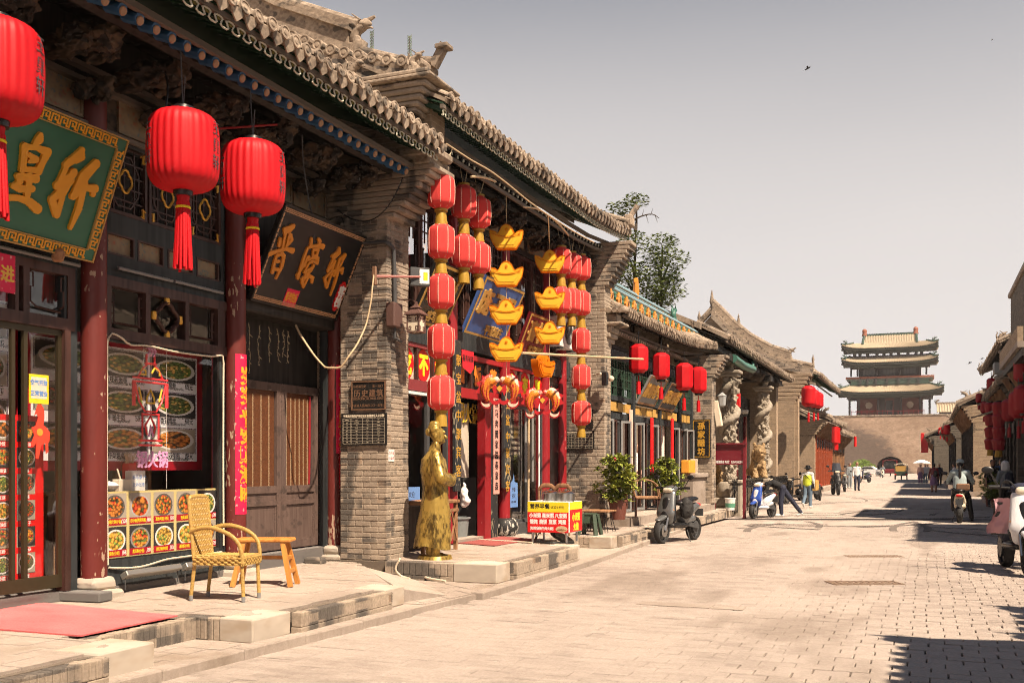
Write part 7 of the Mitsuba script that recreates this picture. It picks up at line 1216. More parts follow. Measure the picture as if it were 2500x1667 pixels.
q = wx(2440, 900, 2.5); t = Thing('air_conditioner', 'grey outdoor unit under the terrace ledge on the right', 'air conditioner'); t.add('case', mv(cbox(-.2, .2, -.4, .4, -.2, .2, .02), *q), 'm_midgrey', False); t.add('grille', mv(rot(lathe([(0, .01), (.16, .01), (.17, 0)], 16), 'y', -90), q[0] - .2, q[1], q[2]), 'm_darkgrey', 30)
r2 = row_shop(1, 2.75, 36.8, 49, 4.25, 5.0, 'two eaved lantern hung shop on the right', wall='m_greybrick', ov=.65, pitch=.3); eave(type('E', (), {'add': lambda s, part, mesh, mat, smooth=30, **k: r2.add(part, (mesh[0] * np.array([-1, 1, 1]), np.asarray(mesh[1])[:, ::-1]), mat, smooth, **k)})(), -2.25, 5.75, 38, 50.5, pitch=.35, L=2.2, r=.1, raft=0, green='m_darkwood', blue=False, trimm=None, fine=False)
r2.add('upper_wall', box(3.0, 6, 38, 50.3, 4.6, 6), 'm_far_dark', False); r2.add('roof_dragon', mv(dragon(.6), 2.45, 39.5, 5.85), 'm_tile', 30); r2.add('roof_dragon', mv(dragon(.55), 2.35, 50.3, 5.8), 'm_tile', 30); r2.add('end_verge', tube([(2.2, 50.5, 5.8), (3.2, 50.5, 6.5), (4.2, 50.5, 7.4)], .14, 8), 'm_tile', 40)
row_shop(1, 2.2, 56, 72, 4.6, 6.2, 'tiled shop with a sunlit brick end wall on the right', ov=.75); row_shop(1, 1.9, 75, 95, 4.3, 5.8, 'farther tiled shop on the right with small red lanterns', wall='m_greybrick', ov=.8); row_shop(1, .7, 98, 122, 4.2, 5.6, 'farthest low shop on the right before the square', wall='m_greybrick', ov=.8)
GR = 'red lanterns with painted shade under the right hand eaves'
for i, (px, py, s) in enumerate(((2464, 1002, 1.05), (2487, 988, 1.2), (2499, 975, 1.2), (2420, 940, .8), (2390, 972, .6), (2403, 995, .7), (2494, 905, 1.0))): barrel(px, py, (2.35, 2.4, 2.5, 2.3, 2.0, 2.1, 2.5)[i], f'red lantern with painted shade under the right hand eaves, number'.replace(', number', '') + (' nearest the terrace', ' second from the right edge', ' cut by the right edge', ' under the upper eave', ' at the far corner of the upper eave', ' left of the lantern rows', ' hanging beside the terrace ledge')[i], GR, s, 40, 'm_shadedlantern')
k_ = 0
for c_, (px, X) in enumerate(((2418, 2.15), (2438, 2.2))):
    for r_, py in enumerate((997, 1026, 1056, 1084)):
        q = wx(px, py, X); t = Thing('bucket_lantern', f'small red lantern with painted shade, {ORD[r_] if r_ < 3 else "lowest"} of the {("left", "right")[c_]} row at the right hand shop', 'lantern', 'rows of small red lanterns at the right hand shop'); t.add('shade', mv(lathe([(0, -.2), (.16, -.2), (.21, .12), (.15, .2), (0, .2)], 10), *q), 'm_shadedlantern', 25); t.add('cap', mv(lathe([(0, .2), (.1, .2), (.1, .25), (0, .25)], 8), *q), 'm_black', 30)
        if r_ == 3: t.add('fringe', mv(lathe([(.1, -.2), (.12, -.42), (0, -.42)], 8), *q), 'm_lantern_gold', 30)
for i, (px, py) in enumerate(((2296, 1052), (2304, 1050), (2312, 1049))): barrel(px, py, 1.2, f'small distant red lantern on the right, {("left", "middle", "right")[i]} of three', 'three small distant red lanterns on the right', .9, 40)
q = np.array([-.1, 104.0, 3.7]); solo('red_banner', mv(lump(sub2(cbox(-.3, .3, -.9, .9, -.9, .9, .02)), .1, 2), *q), 'm_red', 'red banner hung at the far end of the right hand row', 'banner')
q = wx(2425, 1030, 2.3); solo('pole', rod(wx(2372, 1020, 1.6), wx(2440, 1000, 2.3), .03), 'm_oldfascia', 'thin pole sticking out level from the right hand shop', 'pole')
# ---- trees behind the roofs
def tree(x, y, h, lean, label, blobs, n=4200):
    t = Thing('tree', label, 'tree'); P = smoothpath([(x, y, 0), (x + lean * .2, y, h * .45), (x + lean * .7, y, h * .75), (x + lean, y, h)], 14); t.add('trunk', tube(P, np.linspace(.16, .02, 14), 8), 'm_bark', 50); V, L = [], []
    for bx, bz, r in blobs:
        c = np.array([x + bx, y, bz]); b0 = P[np.argmin(np.abs(P[:, 2] - (bz - .5 - .5 * abs(bx))))]; t.add('limb', tube(smoothpath([b0, (b0 + c) / 2 + [0, .1, .15], c], 8), np.linspace(.05, .012, 8), 6), 'm_bark', 50)
        for _ in range(int(n * r * r / sum(q[2] ** 2 for q in blobs))):
            d = RNG.normal(size=3); d *= rnd(.05, 1) ** .4 / np.linalg.norm(d); p = c + d * np.array([r, r, r * .62]); a = rnd(0, 6.28); s = rnd(.045, .085); u = np.array([math.cos(a), math.sin(a), rnd(-.5, .3)]) * s; w = np.array([-math.sin(a), math.cos(a), rnd(-.6, .6)]) * s * .42
            V.append(quad(p - u, p + w, p + u, p - w))
    t.add('crown', cat(V), 'm_leaf', False)
YTR = 30.0
def tb(px, py, r): q = wy(px, py, YTR); return q[0], q[2], r
def mk(px, blobs, label, h, n):
    x0 = wy(px, 900, YTR)[0]; B = [(a - x0, z, r) for a, z, r in (tb(*b) for b in blobs)]; tree(x0, YTR, h - 1.3, B[0][0], label, B, n * .5)
mk(1535, ((1552, 490, .42), (1508, 515, .45), (1545, 588, .5), (1520, 620, .45), (1500, 650, .6), (1530, 670, .7)), 'sparse tree with a bare branch rising behind the lantern shop roof', 9.9, 5200)
mk(1608, ((1615, 595, .55), (1595, 628, .5), (1640, 635, .6), (1600, 668, .75), (1640, 682, .4), (1585, 702, .8), (1625, 712, .7), (1608, 735, .5)), 'taller green tree rising behind the glazed flower ridge', 8.8, 8000)
a = wy(1560, 530, YTR); solo('bare_branch', cat(tube(smoothpath([a + [-.35, 0, -.5], a + [-.1, 0, -.05], a + [.35, 0, .05], a + [.62, 0, -.1]], 16), np.linspace(.04, .01, 16), 6), *[rod(a + [.1 + .13 * k, 0, .02], a + [.15 + .14 * k, 0, .22 * (-1) ** k], .012, .004, 4) for k in range(4)]), 'm_bark', 'bare crooked branch reaching right behind the lantern shop roof', 'branch', smooth=50)
for px, py in ((908, 100), (1000, 112)): q = wy(px, py, 12.4); t = Thing('roof_weed', ('thin weed growing on the gable ridge near the big roof dragon', 'thin weed growing on the gable ridge near its upturned end')[px == 1000], 'weed'); t.add('stem', rod(q - [0, 0, .25], q + [0, 0, .12], .005, n=4), 'm_bark'); t.add('leaves', cat(*[quad(p, p + np.array([s * .03, 0, .02]), p + np.array([s * .035, 0, .035]), p + np.array([0, 0, .012])) for p in (q + [0, 0, z] for z in np.linspace(-.2, .11, 16)) for s in (-1, 1)]), 'm_leaf', False)
# birds
for i, (px, py, D) in enumerate(((1972, 168, 40), (2368, 886, 90), (2398, 876, 110), (2422, 98, 160))):
    q = np.array([0, 0, H_EYE]) + ray(px, py) * D; s = .28 if i == 0 else .4; t = Thing('bird', ('swallow gliding high in the middle of the sky', 'small bird flying right of the tower', 'tiny bird flying beside the right hand roofs', 'distant speck of a bird near the upper right corner')[i], 'bird', None)
    t.add('body', mv(rot(ball((0, 0, 0), (s * .45, s * .12, s * .11), 2), 'y', -25), *q), 'm_bird', 40); t.add('wing', cat(*[mv((np.array([(-.1, 0, 0), (.15, 0, 0), (.05, a * .35, .25), (-.25, a * .75, .1 + .3 * a), (-.12, a * .3, .18)]) * s, np.array([[0, 1, 2], [0, 2, 4], [4, 2, 3]])), *q) for a in (1, -1)]), 'm_bird', False); t.add('tail', mv((np.array([(-.3, 0, -.1), (-.75, .1, -.2), (-.6, 0, -.2), (-.75, -.1, -.3)]) * s, np.array([[0, 1, 2], [0, 2, 3]])), *q), 'm_bird', False)
# ---- things standing on the platforms
def weave(fn, nu, nv, r, s0=0): # strands over a surface fn(u, v): slats along v with a ripple
    out = []
    for k in range(nu):
        u = (k + .5) / nu; v = np.linspace(0, 1, nv * 4); P = np.stack(fn(np.full(v.shape, u), v), -1); N = np.stack(fn(np.full(v.shape, min(u + .02, 1)), v), -1) - P; n = np.cross(np.gradient(P, axis=0), N); n /= np.linalg.norm(n, axis=1, keepdims=True) + 1e-9
        out.append(tube(P + n * (r * .8 * np.sin(v * nv * np.pi + k * np.pi))[:, None], r, 5))
    return cat(out)
# wicker armchair
o = wz(530, 1468, .262); Mx = frame((o[0] - .02, o[1] + .17, .264), (.985, .17, 0), (-.17, .985, 0)) @ np.diag([.92, .74, 1, 1]); t = Thing('wicker_armchair', 'yellow woven wicker armchair on the platform in front of the poster window', 'chair', M=Mx)
for x, y, lean in ((-.26, -.22, -.05), (-.26, .22, -.05), (.26, -.22, .02), (.26, .22, .02)):
    l = t.add('leg', tube([(x + lean, y, .045), (x, y, .42)], .021, 8), 'm_rattan', 60); t.add('foot', rod((x + lean, y, 0), (x + lean, y, .05), .022, n=8), 'm_grey', 30, under=l)
t.add('seat', cat(cbox(-.27, .28, -.26, .26, .345, .415, .02), weave(lambda u, v: (-.27 + .55 * v, -.25 + .5 * u, .422 + 0 * u), 26, 16, .008)), 'm_rattan', 40); t.add('apron', cat(weave(lambda u, v: (-.27 + .55 * v, -.265 + 0 * u, .34 + .08 * u), 4, 14, .011), weave(lambda u, v: (.285 + 0 * u, -.26 + .52 * v, .34 + .08 * u), 4, 14, .011)), 'm_rattan', 40, kind='stuff')
t.add('backrest', cat(weave(lambda u, v: (-.27 - .06 * v + .0 * u, -.23 + .46 * u, .42 + .55 * v), 22, 22, .010), *[tube([(-.27, y, .40), (-.33, y, .96), (-.335, y * .8, .985)], .02, 8) for y in (-.24, .24)], tube([(-.335, -.2, .985), (-.34, 0, .99), (-.335, .2, .985)], .022, 8)), 'm_rattan', 50)
for y in (-.25, .25): t.add('armrest', tube(smoothpath([(-.30, y, .66), (-.1, y * 1.08, .70), (.14, y * 1.1, .64), (.26, y * 1.05, .52), (.28, y, .36)], 20), .022, 8), 'm_rattan', 60)
# wooden trestle stool
o = wz(650, 1432, .262); t = Thing('trestle_stool', 'orange wooden trestle stool beside the wicker chair', 'stool', M=frame((o[0] - .08, o[1] + .10, .264), (.93, .36, 0), (-.36, .93, 0)))
t.add('seat', cbox(-.30, .30, -.14, .14, .47, .51, .012), 'm_orangewood', False)
for x in (-1, 1):
    for y in (-1, 1): t.add('leg', beam((.31 * x, .17 * y, 0), (.21 * x, .10 * y, .47), .045, .05, up=(1, 0, 0)), 'm_orangewood', False)
    t.add('stretcher', beam((.28 * x, -.15, .16), (.28 * x, .15, .16), .03, .04), 'm_orangewood', False); t.add('stretcher', beam((.25 * x, -.13, .30), (.25 * x, .13, .30), .03, .04), 'm_orangewood', False)
t.add('stretcher', beam((-.25, 0, .30), (.25, 0, .30), .03, .04), 'm_orangewood', False)
# golden statue of a man in a long robe
o = wz(1052, 1366, .30); MS = frame((o[0], o[1] + .12, .30), (.82, .57, 0), (-.57, .82, 0)); t = Thing('statue', 'golden statue of a robed man with folded arms at the platform corner', 'statue', M=MS)
def robe(u, v):
    a = 2 * np.pi * u; h = .16 + 1.28 * v; rx = np.interp(v, [0, .25, .52, .64, .80, .92, 1], [.25, .225, .175, .165, .185, .16, .07]); ry = np.interp(v, [0, .25, .52, .64, .80, .92, 1], [.27, .245, .20, .19, .225, .205, .08]); f = 1 + .05 * np.sin(7 * a + 2 * v) * (1 - v) + .02 * np.sin(13 * a + 4) * (1 - v)
    return (-.03 + .03 * np.sin(3 * v) - .05 * (v > .9) * 0 + rx * f * np.cos(a), ry * f * np.sin(a), h + .03 * np.sin(2 * a) * (1 - v) ** 4)
t.add('robe', lump(grid(robe, 64, 60), .012, 9), 'm_statue', True)
t.add('body', lump(fuse([((-.01, -.17, 1.38), (.03, -.30, 1.10), .085, .085), ((.03, -.30, 1.10), (.20, -.10, 1.04), .085, .07), ((-.01, .17, 1.38), (.03, .30, 1.10), .085, .085), ((.03, .30, 1.10), (.21, .08, 1.08), .085, .07), ((-.02, 0, 1.36), (.02, 0, 1.54), .10, .062), ((-.02, 0, 1.36), (-.02, 0, .34), .10, .12), ((.21, -.10, 1.04), (.25, .08, 1.09), .055, .05), ((-.03, -.09, .02), (-.02, -.09, .30), .075, .10), ((-.03, .09, .02), (-.02, .09, .30), .075, .10), ((-.04, -.09, .04), (.12, -.10, .03), .06, .045), ((-.04, .10, .04), (.10, .11, .03), .06, .045)], .02, 8), .008, 16), 'm_statue', 60)
t.add('head', lump(fuse([((.02, 0, 1.70), (.05, 0, 1.60), (.105, .085, .10), (.075, .07, .07)), ((.13, 0, 1.66), (.150, 0, 1.63), .014, .024), ((.10, 0, 1.585), (.12, 0, 1.575), .03, .022), ((.115, .035, 1.70), (.115, -.035, 1.70), .022, .022), ((.0, .085, 1.66), (-.01, .09, 1.63), .02, .018), ((.0, -.085, 1.66), (-.01, -.09, 1.63), .02, .018), ((.115, -.02, 1.60), (.115, .02, 1.60), .018, .018)], .012, 5), .002, 40), 'm_statue', 60)
t.add('turban', cat(*[lump(rot(mv(lathe([(.0, .05), (.05, .045), (.085 - .008 * k, .025), (.098 - .008 * k, 0), (.092 - .008 * k, -.03)], 24), .0, 0, 1.745 + .03 * k), 'y', -14 + 6 * k, (0, 0, 1.74)), .008, 22, k) for k in range(3)], lump(ball((-.09, 0, 1.70), (.04, .06, .05), 2), .01, 20)), 'm_statue', 50)
t.add('hand', fuse([((.24, -.06, 1.06), (.27, .03, 1.10), .04, .03)] + [((.27, .01 + .02 * k, 1.075 + .016 * k), (.285, .06 + .015 * k, 1.10 + .016 * k), .013, .01) for k in range(4)] + [((.26, -.02, 1.10), (.285, .0, 1.145), .014, .011)], .012, 4), 'm_statue', 60); t.add('sash', lump(sub2(sub2(cbox(.13, .18, -.02, .06, .62, 1.0, .02))), .015, 14), 'm_statue', 40); t.add('base', lump(mv(lathe([(0, 0), (.24, 0), (.22, .05), (0, .06)], 20), .0, 0, 0), .01, 9), 'm_statue', 40)
# bucket, bag, hose, table, drum
o = wz(1118, 1318, .302); t = Thing('bucket', 'grey plastic bucket left of the food cart', 'bucket'); B = mv(lathe([(0, .01), (.15, .0), (.19, .36), (.215, .36), (.215, .385), (.18, .385), (.145, .03), (0, .03)], 24), o[0], o[1], .303); t.add('pail', B, 'm_bucket', 40); t.add('handle', tube([(o[0] + .2 * math.cos(a) , o[1] + .06, .66 - .16 * abs(math.sin(a)) ) for a in np.linspace(0, .9, 8)], .008, 5), 'm_black', 50)
o = wx(1133, 1205, -6.9); solo('plastic_bag', lump(fuse([(o + [0, 0, .16], o, .025, .07), (o, o + [0, .04, -.14], .07, .09)], .02, 3), .04, 12), 'm_white', 'crumpled white plastic bag hanging at the hot pot doorway', 'bag'); solo('hose', tube(smoothpath([wz(975, 1368, .32), wz(966, 1390, .2), wz(985, 1408, .1), wz(1000, 1412, .09)], 24), .014, 6), 'm_cream', 'short end of white hose curled at the corner of the first pier', 'hose', smooth=60); solo('hose', tube(smoothpath([wz(975, 1362, .32), wz(985, 1385, .2), wz(1010, 1400, .12), wz(1050, 1412, .10), wz(1088, 1418, .09)], 24), .016, 6), 'm_cream', 'white hose running from the first pier down past the statue', 'hose', smooth=60)
solo('hose', tube(smoothpath([wz(1138, 1312, .32), wz(1190, 1318, .315), wz(1260, 1322, .315), wz(1300, 1325, .315)], 20), .014, 6), 'm_cream', 'white hose lying between the bucket and the food cart', 'hose', smooth=60)
a, c = wz(1150, 1300, .306), wz(1330, 1318, .306); solo('floor_mat', ext([(-6.95, 14.9), (-6.2, 14.6), (-6.1, 16.2), (-6.9, 16.6)], .012, .304), 'm_oldcarpet', 'worn dark red mat before the hot pot doorway', 'mat')
t = Thing('wooden_table', 'old wooden table half hidden behind the statue', 'table'); t.add('tabletop', cbox(-6.95, -6.45, 12.72, 13.9, 1.0, 1.05, .01), 'm_oldwood', False)
for x, y in ((-6.9, 12.78), (-6.5, 12.78), (-6.9, 13.84), (-6.5, 13.84)): t.add('leg', beam((x, y, .30), (x, y, 1.0), .05, .05, up=(1, 0, 0)), 'm_oldwood', False)
t.add('lattice', cat(*[beam((-6.46, 12.8 + .2 * k, .45), (-6.46, 13.0 + .2 * k, .9), .02, .02) for k in range(5)], *[beam((-6.46, 13.0 + .2 * k, .45), (-6.46, 12.8 + .2 * k, .9), .02, .02) for k in range(5)], beam((-6.46, 12.78, .9), (-6.46, 13.84, .9), .03, .04)), 'm_oldwood', False)
# food cart
t = Thing('food_cart', 'small red and yellow breakfast cart with steel pots at the platform edge', 'cart'); x0, x1, y0_, y1_, z0, z1 = -6.03, -5.31, 15.6, 16.25, .47, .97
yr = y0_ + .02; t.add('cabinet', cbox(x0, x1, y0_, y1_, z0, z1, .008), 'm_white', False); t.add('side_panel', cat(ony(ext(sbox(x0 + .005, z0, x1 - .01, .80), .004), y0_), onx(ext(sbox(y0_ + .02, z0 + .01, y1_, .84), .004), x1)), 'm_red', False); t.add('top_band', cat(ony(ext(sbox(x0 + .005, .80, x1 - .01, z1 - .005), .004), y0_), onx(ext(sbox(y0_ + .02, .84, y1_, z1 - .005), .004), x1)), 'm_yellow', False)
Tt = lambda s, h, u, v, **k: ony(text3d(s, h, .002, at=(x0 + u, v), **k), y0_ - .004)
t.add('lettering', cat(Tt('营养早餐', .085, .215, .895, bold=.03), Tt('小咸菜免费吃', .047, .50, .88)), 'm_black', False); t.add('lettering', cat(Tt('小米粥 黑米粥 八宝粥', .078, .355, .745, bold=.05, sx=.88), Tt('馄饨  烧饼  豆浆  鸡蛋', .078, .355, .645, bold=.05, sx=.86), Tt('[祖传秘制牛肉火烧]', .055, .25, .535, bold=.04, sx=.85)), 'm_white', False)
t.add('lettering', onx(cat(text3d('早餐', .09, .002, at=(y0_ + .33, .90)), text3d('小米粥', .13, .002, at=(y0_ + .33, .72), bold=.05), text3d('火烧', .13, .002, at=(y0_ + .33, .56), bold=.05)), x1 + .004), 'm_yellow', False); t.add('burger_print', ony(ext(affinity.scale(Point(x1 - .13, .53).buffer(1, 16), .10, .05), .003), y0_ - .004), 'm_bamboo', False); t.add('burger_print', ony(ext(affinity.scale(Point(x1 - .13, .515).buffer(1, 16), .08, .018), .004), y0_ - .004), 'm_oldwood', False)
for x, y in ((x0 + .07, y0_ + .06), (x1 - .07, y0_ + .06), (x0 + .07, y1_ - .06), (x1 - .07, y1_ - .06)): t.add('leg', rod((x, y, .30), (x, y, .48), .02, n=8), 'm_steel')
for i, (x, y, r) in enumerate(((-5.72, 15.85, .13), (-5.46, 15.85, .15))): p = Thing('cooking_pot', ('steel pot with a lid on the cart, the left one', 'steel pot with a lid on the cart, the right one')[i], 'pot', 'steel pots on the breakfast cart'); p.add('pot', mv(lathe([(0, 0), (r, 0), (r, .13), (r + .01, .135), (0, .135)], 24), x, y, .97), 'm_steel', 40); p.add('lid', mv(lathe([(r + .012, .135), (r * .9, .155), (r * .4, .175), (.02, .18), (.025, .2), (0, .2)], 24), x, y, .97), 'm_chrome', 40)
solo('power_cord', cat(*[tube(smoothpath([(-5.95 + rnd(0, .1), 15.7, .46), (-5.9, 15.65, .34), (-5.8 + .1 * k, 15.55, .31), (-5.6 + .1 * k, 15.75, .31), (-5.5, 15.6 + .05 * k, .31)], 20), .008, 5) for k in range(3)]), 'm_black', 'tangle of black cable under the breakfast cart', 'cable', smooth=60); solo('pan', rot(mv(lathe([(0, .02), (.2, .01), (.23, .05), (.22, .06), (0, .04)], 20), -5.55, 15.9, .34), 'y', 28, (-5.55, 15.9, .36)), 'm_black', 'black wok leaning under the breakfast cart', 'pan')
# bamboo settee behind the cart, low table, plastic stool
o = wy(1354, 1200, 17.7) * [1, 1, 0] + [0, 0, .27]; t = Thing('wooden_settee', 'carved wooden settee back showing behind the breakfast cart', 'bench', M=frame(o, (1, .1, 0), (-.1, 1, 0)) @ np.diag([.6, .8, 1.0, 1]))
t.add('backrest', cat(*[tube(smoothpath([(-.5 + .5 * k, 0, .84), (-.35 + .5 * k, 0, .92), (-.15 + .5 * k, 0, .92), (0 + .5 * k, 0, .86)], 10), .04, 8) for k in range(2)], beam((-.5, 0, .62), (.5, 0, .62), .04, .05), *[rod((-.5 + .5 * k, .02, .4), (-.5 + .5 * k, 0, .88), .035, n=8) for k in range(3)]), 'm_oldwood', 40)
for k in range(13): t.add('spindle', beam((-.44 + .074 * k, 0, .63), (-.40 + .074 * k, 0, .86), .025, .02), 'm_oldwood', False)
t.add('seat', cbox(-.5, .5, -.4, .02, .38, .42, .01), 'm_oldwood', False); t.add('leg', cat(*[rod((x, y, 0), (x, y, .4), .03) for x in (-.46, .46) for y in (-.36, 0)]), 'm_oldwood')
o = wz(1459, 1246, .68); t = Thing('folding_table', 'small brown table with thin wire legs on the platform by the second pier', 'table'); t.add('tabletop', cbox(o[0] - .30, o[0] + .30, o[1] - .3, o[1] + .3, .655, .69, .01), 'm_oldwood', False)
for sx in (-1, 1):
    for sy in (-1, 1): t.add('leg', tube([(o[0] + sx * .2, o[1] + sy * .2, .655), (o[0] + sx * .29, o[1] + sy * .26, .27), (o[0] + sx * .23, o[1] + sy * .26, .27), (o[0] + sx * .18, o[1] + sy * .2, .655)], .008, 5), 'm_black', 30)
o = wz(1440, 1305, .27); t = Thing('plastic_stool', 'dark green plastic stool under the wire legged table', 'stool'); t.add('seat', mv(rot(lathe([(0, .40), (.15, .40), (.16, .38), (.14, .36), (0, .36)], 4), 'z', 45), o[0], o[1], .27), 'm_greenplastic', 20)
for sx in (-1, 1):
    for sy in (-1, 1): t.add('leg', beam((o[0] + sx * .17, o[1] + sy * .17, .27), (o[0] + sx * .11, o[1] + sy * .11, .65), .07, .05), 'm_greenplastic', False)
t.add('apron', mv(rot(lathe([(.135, .37), (.165, .22), (.16, .22), (.13, .36)], 4), 'z', 45), o[0], o[1], .27), 'm_greenplastic', 20); q = wz(1395, 1262, .46); solo('wooden_stool', cat(cbox(q[0] - .2, q[0] + .2, q[1] - .15, q[1] + .15, .62, .67, .01), *[rod((q[0] + a, q[1] + c, .27), (q[0] + a, q[1] + c, .62), .02) for a in (-.16, .16) for c in (-.1, .1)]), 'm_oldwood', 'small wooden stool in the shade at the foot of the second pier', 'stool')
# potted shrubs
def potted(px, py, h, w, label, seed, z0=.47):
    o = wz(px, py, z0) * ([.945, .945, 1] if px == 1624 else [1, 1, 1]); t = Thing('potted_shrub', label, 'potted plant', 'potted shrubs before the vinegar shop'); rg = np.random.default_rng(seed); t.add('pot', mv(lathe([(0, 0), (.14, 0), (.19, .36), (.205, .36), (.205, .40), (.17, .40), (0, .34)], 20), o[0], o[1], z0), 'm_terracotta', 40); t.add('stem', cat(*[tube([(o[0], o[1], z0 + .4), (o[0] + rg.uniform(-.2, .2), o[1] + rg.uniform(-.2, .2), z0 + h * rg.uniform(.6, .9))], [.02, .006], 5) for _ in range(7)]), 'm_bark'); V = []
    cl = [np.array([rg.normal() * w * .36, rg.normal() * w * .36, rg.uniform(.36, h - .10)]) for _ in range(170)]
    for c in cl:
        f_ = 1 - .45 * abs((c[2] - .36) / (h - .36) - .38); c[:2] *= f_
        for _ in range(12):
            a, e, s = rg.uniform(0, 6.28), rg.uniform(-.5, .9), rg.uniform(.08, .15); d = np.array([math.cos(a) * math.cos(e), math.sin(a) * math.cos(e), math.sin(e)]); n = np.cross(d, [0, 0, 1]); n /= np.linalg.norm(n) + 1e-6; p = o * [1, 1, 0] + [0, 0, z0] + c
            V.append((np.array([p, p + d * s * .5 + n * s * .28, p + d * s - [0, 0, s * .2], p + d * s * .5 - n * s * .28]), np.array([[0, 1, 2], [0, 2, 3]])))
    t.add('leaves', cat(V), 'm_plantleaf', False); t.add('flower', cat(*[ball(o * [1, 1, 0] + [0, 0, z0] + cl[k] + [.1, -.12, 0], .035, 1) for k in (3, 9)]), 'm_pink', 30, kind='stuff')
potted(1509, 1268, 1.38, .50, 'leafy potted shrub with a pink flower beside the second pier', 3); potted(1624, 1238, 1.36, .54, 'leafy potted shrub right of the bent cane chair', 8)
q = wz(1480, 1260, .47); solo('orange_board', rot(mv(cat(cbox(-.12, .12, -.02, .02, 0, .42, .01), ball((0, 0, .42), (.1, .03, .06), 1)), *q), 'z', 20, q), 'm_orange', 'bright orange carved board half hidden behind the first potted shrub', 'board')
o = wz(1580, 1262, .47); t = Thing('cane_chair', 'dark bent cane armchair between the two potted shrubs', 'chair', M=frame((o[0], o[1], .47), (.95, .3, 0), (-.3, .95, 0))); t.add('seat', cbox(-.25, .25, -.24, .24, .38, .44, .02), 'm_oldwood', 30)
for x in (-.24, .24):
    for y in (-.22, .22): t.add('leg', rod((x, y, 0), (x * .95, y, .42), .016), 'm_brownwood')
t.add('backrest', cat(tube(smoothpath([(-.25, -.22, .42), (-.36, -.2, .85), (-.37, 0, .9), (-.36, .2, .85), (-.25, .22, .42)], 20), .02, 7), weave(lambda u, v: (-.26 - .09 * v, -.18 + .36 * u, .45 + .4 * v), 8, 8, .008)), 'm_oldwood', 50)
for y in (-.25, .25): t.add('armrest', tube(smoothpath([(-.32, y, .72), (0, y, .78), (.2, y, .66), (.25, y, .40)], 16), .018, 7), 'm_oldwood', 60)
a = p3(1685, 1140, .3); solo('orange_box', ap(mv(cbox(-.12, .12, -.38, .34, 0, .36, .02), .25, a[0], 1.345), M3), 'm_orangebox', 'orange box on the stone ledge of the vinegar shop', 'box'); M('m_orangebox', (.75, .33, .04), .5); solo('cream_panel', ap(mv(cbox(-.1, .1, -.02, .02, 0, .4), .3, a[0] + .45, 1.345), M3), 'm_cream', 'pale card beside the orange box on the ledge', 'card')
# street furniture
for i, (px0, px1, py, w) in enumerate(((2066, 2200, 1358, .17), (2024, 2196, 1423, .2))):
    a, c = wz(px0, py, 0), wz(px1, py, 0); d = (c - a) / np.linalg.norm(c - a); t = Thing('drain_grate', ('rusty drain grate across the paving, the farther one', 'rusty drain grate across the paving, the nearer one')[i], 'drain grate', 'drain grates in the paving', M=frame(a, d, np.cross([0, 0, 1], d))); L = np.linalg.norm(c - a); t.add('frame', cat(box(0, L, -w, -w + .03, -.02, .008), box(0, L, w - .03, w, -.02, .008), box(0, .03, -w + .03, w - .03, -.02, .008), box(L - .03, L, -w + .03, w - .03, -.02, .008)), 'm_rust', False); t.add('bar', cat(*[box(x, x + .04, -w + .03, w - .03, -.02, .006) for x in np.arange(.05, L - .05, .085)], box(.03, L - .03, -.015, .015, -.018, .007)), 'm_rust', False, kind='stuff'); t.add('pit', box(.02, L - .02, -w + .02, w - .02, -.03, -.004), 'm_black', False)
M('m_rust', (.17, .115, .08), .8)
a, c = wz(1700, 1268, 0), wz(2325, 1268, 0); solo('road_strip', lump(sub2(sub2(cat(*[mv(beam(a + (c - a) * k / 12, a + (c - a) * (k + 1) / 12 - (c - a) * .001, .26, .024), 0, 0, .006) for k in range(12)]))), .006, 3), 'm_strip', 'dark tyre smeared cable strip laid across the street', 'cable ramp'); M('m_strip', (.05, .04, .037), .7)
V = []
for k in range(34): # curved tyre marks
    p = wz(rnd(1720, 2330), rnd(1215, 1300), 0); r_, a0, da = rnd(2, 7), rnd(0, 6.28), rnd(.3, .9); g = np.linspace(a0, a0 + da, 14); C = np.stack([p[0] + r_ * (np.cos(g) - math.cos(a0)), p[1] + 1.6 * r_ * (np.sin(g) - math.sin(a0))], 1); w_ = rnd(.03, .11); z = .0045 + .0001 * k
    n_ = np.gradient(C, axis=0)[:, ::-1] * [-1, 1]; n_ /= np.linalg.norm(n_, axis=1, keepdims=True); A_, B_ = C + n_ * w_, C - n_ * w_; keep = (C[:, 0] > -4.4) & (C[:, 0] < 2) & (C[:, 1] > 22)
    for i in range(13):
        if keep[i] and keep[i + 1]: V.append(quad((*A_[i], z), (*A_[i + 1], z), (*B_[i + 1], z), (*B_[i], z)))
solo('tyre_marks', cat(V), 'm_skid', 'dark curved tyre marks worn into the paving', kind='stuff'); M('m_skid', (.12, .10, .088), .8)
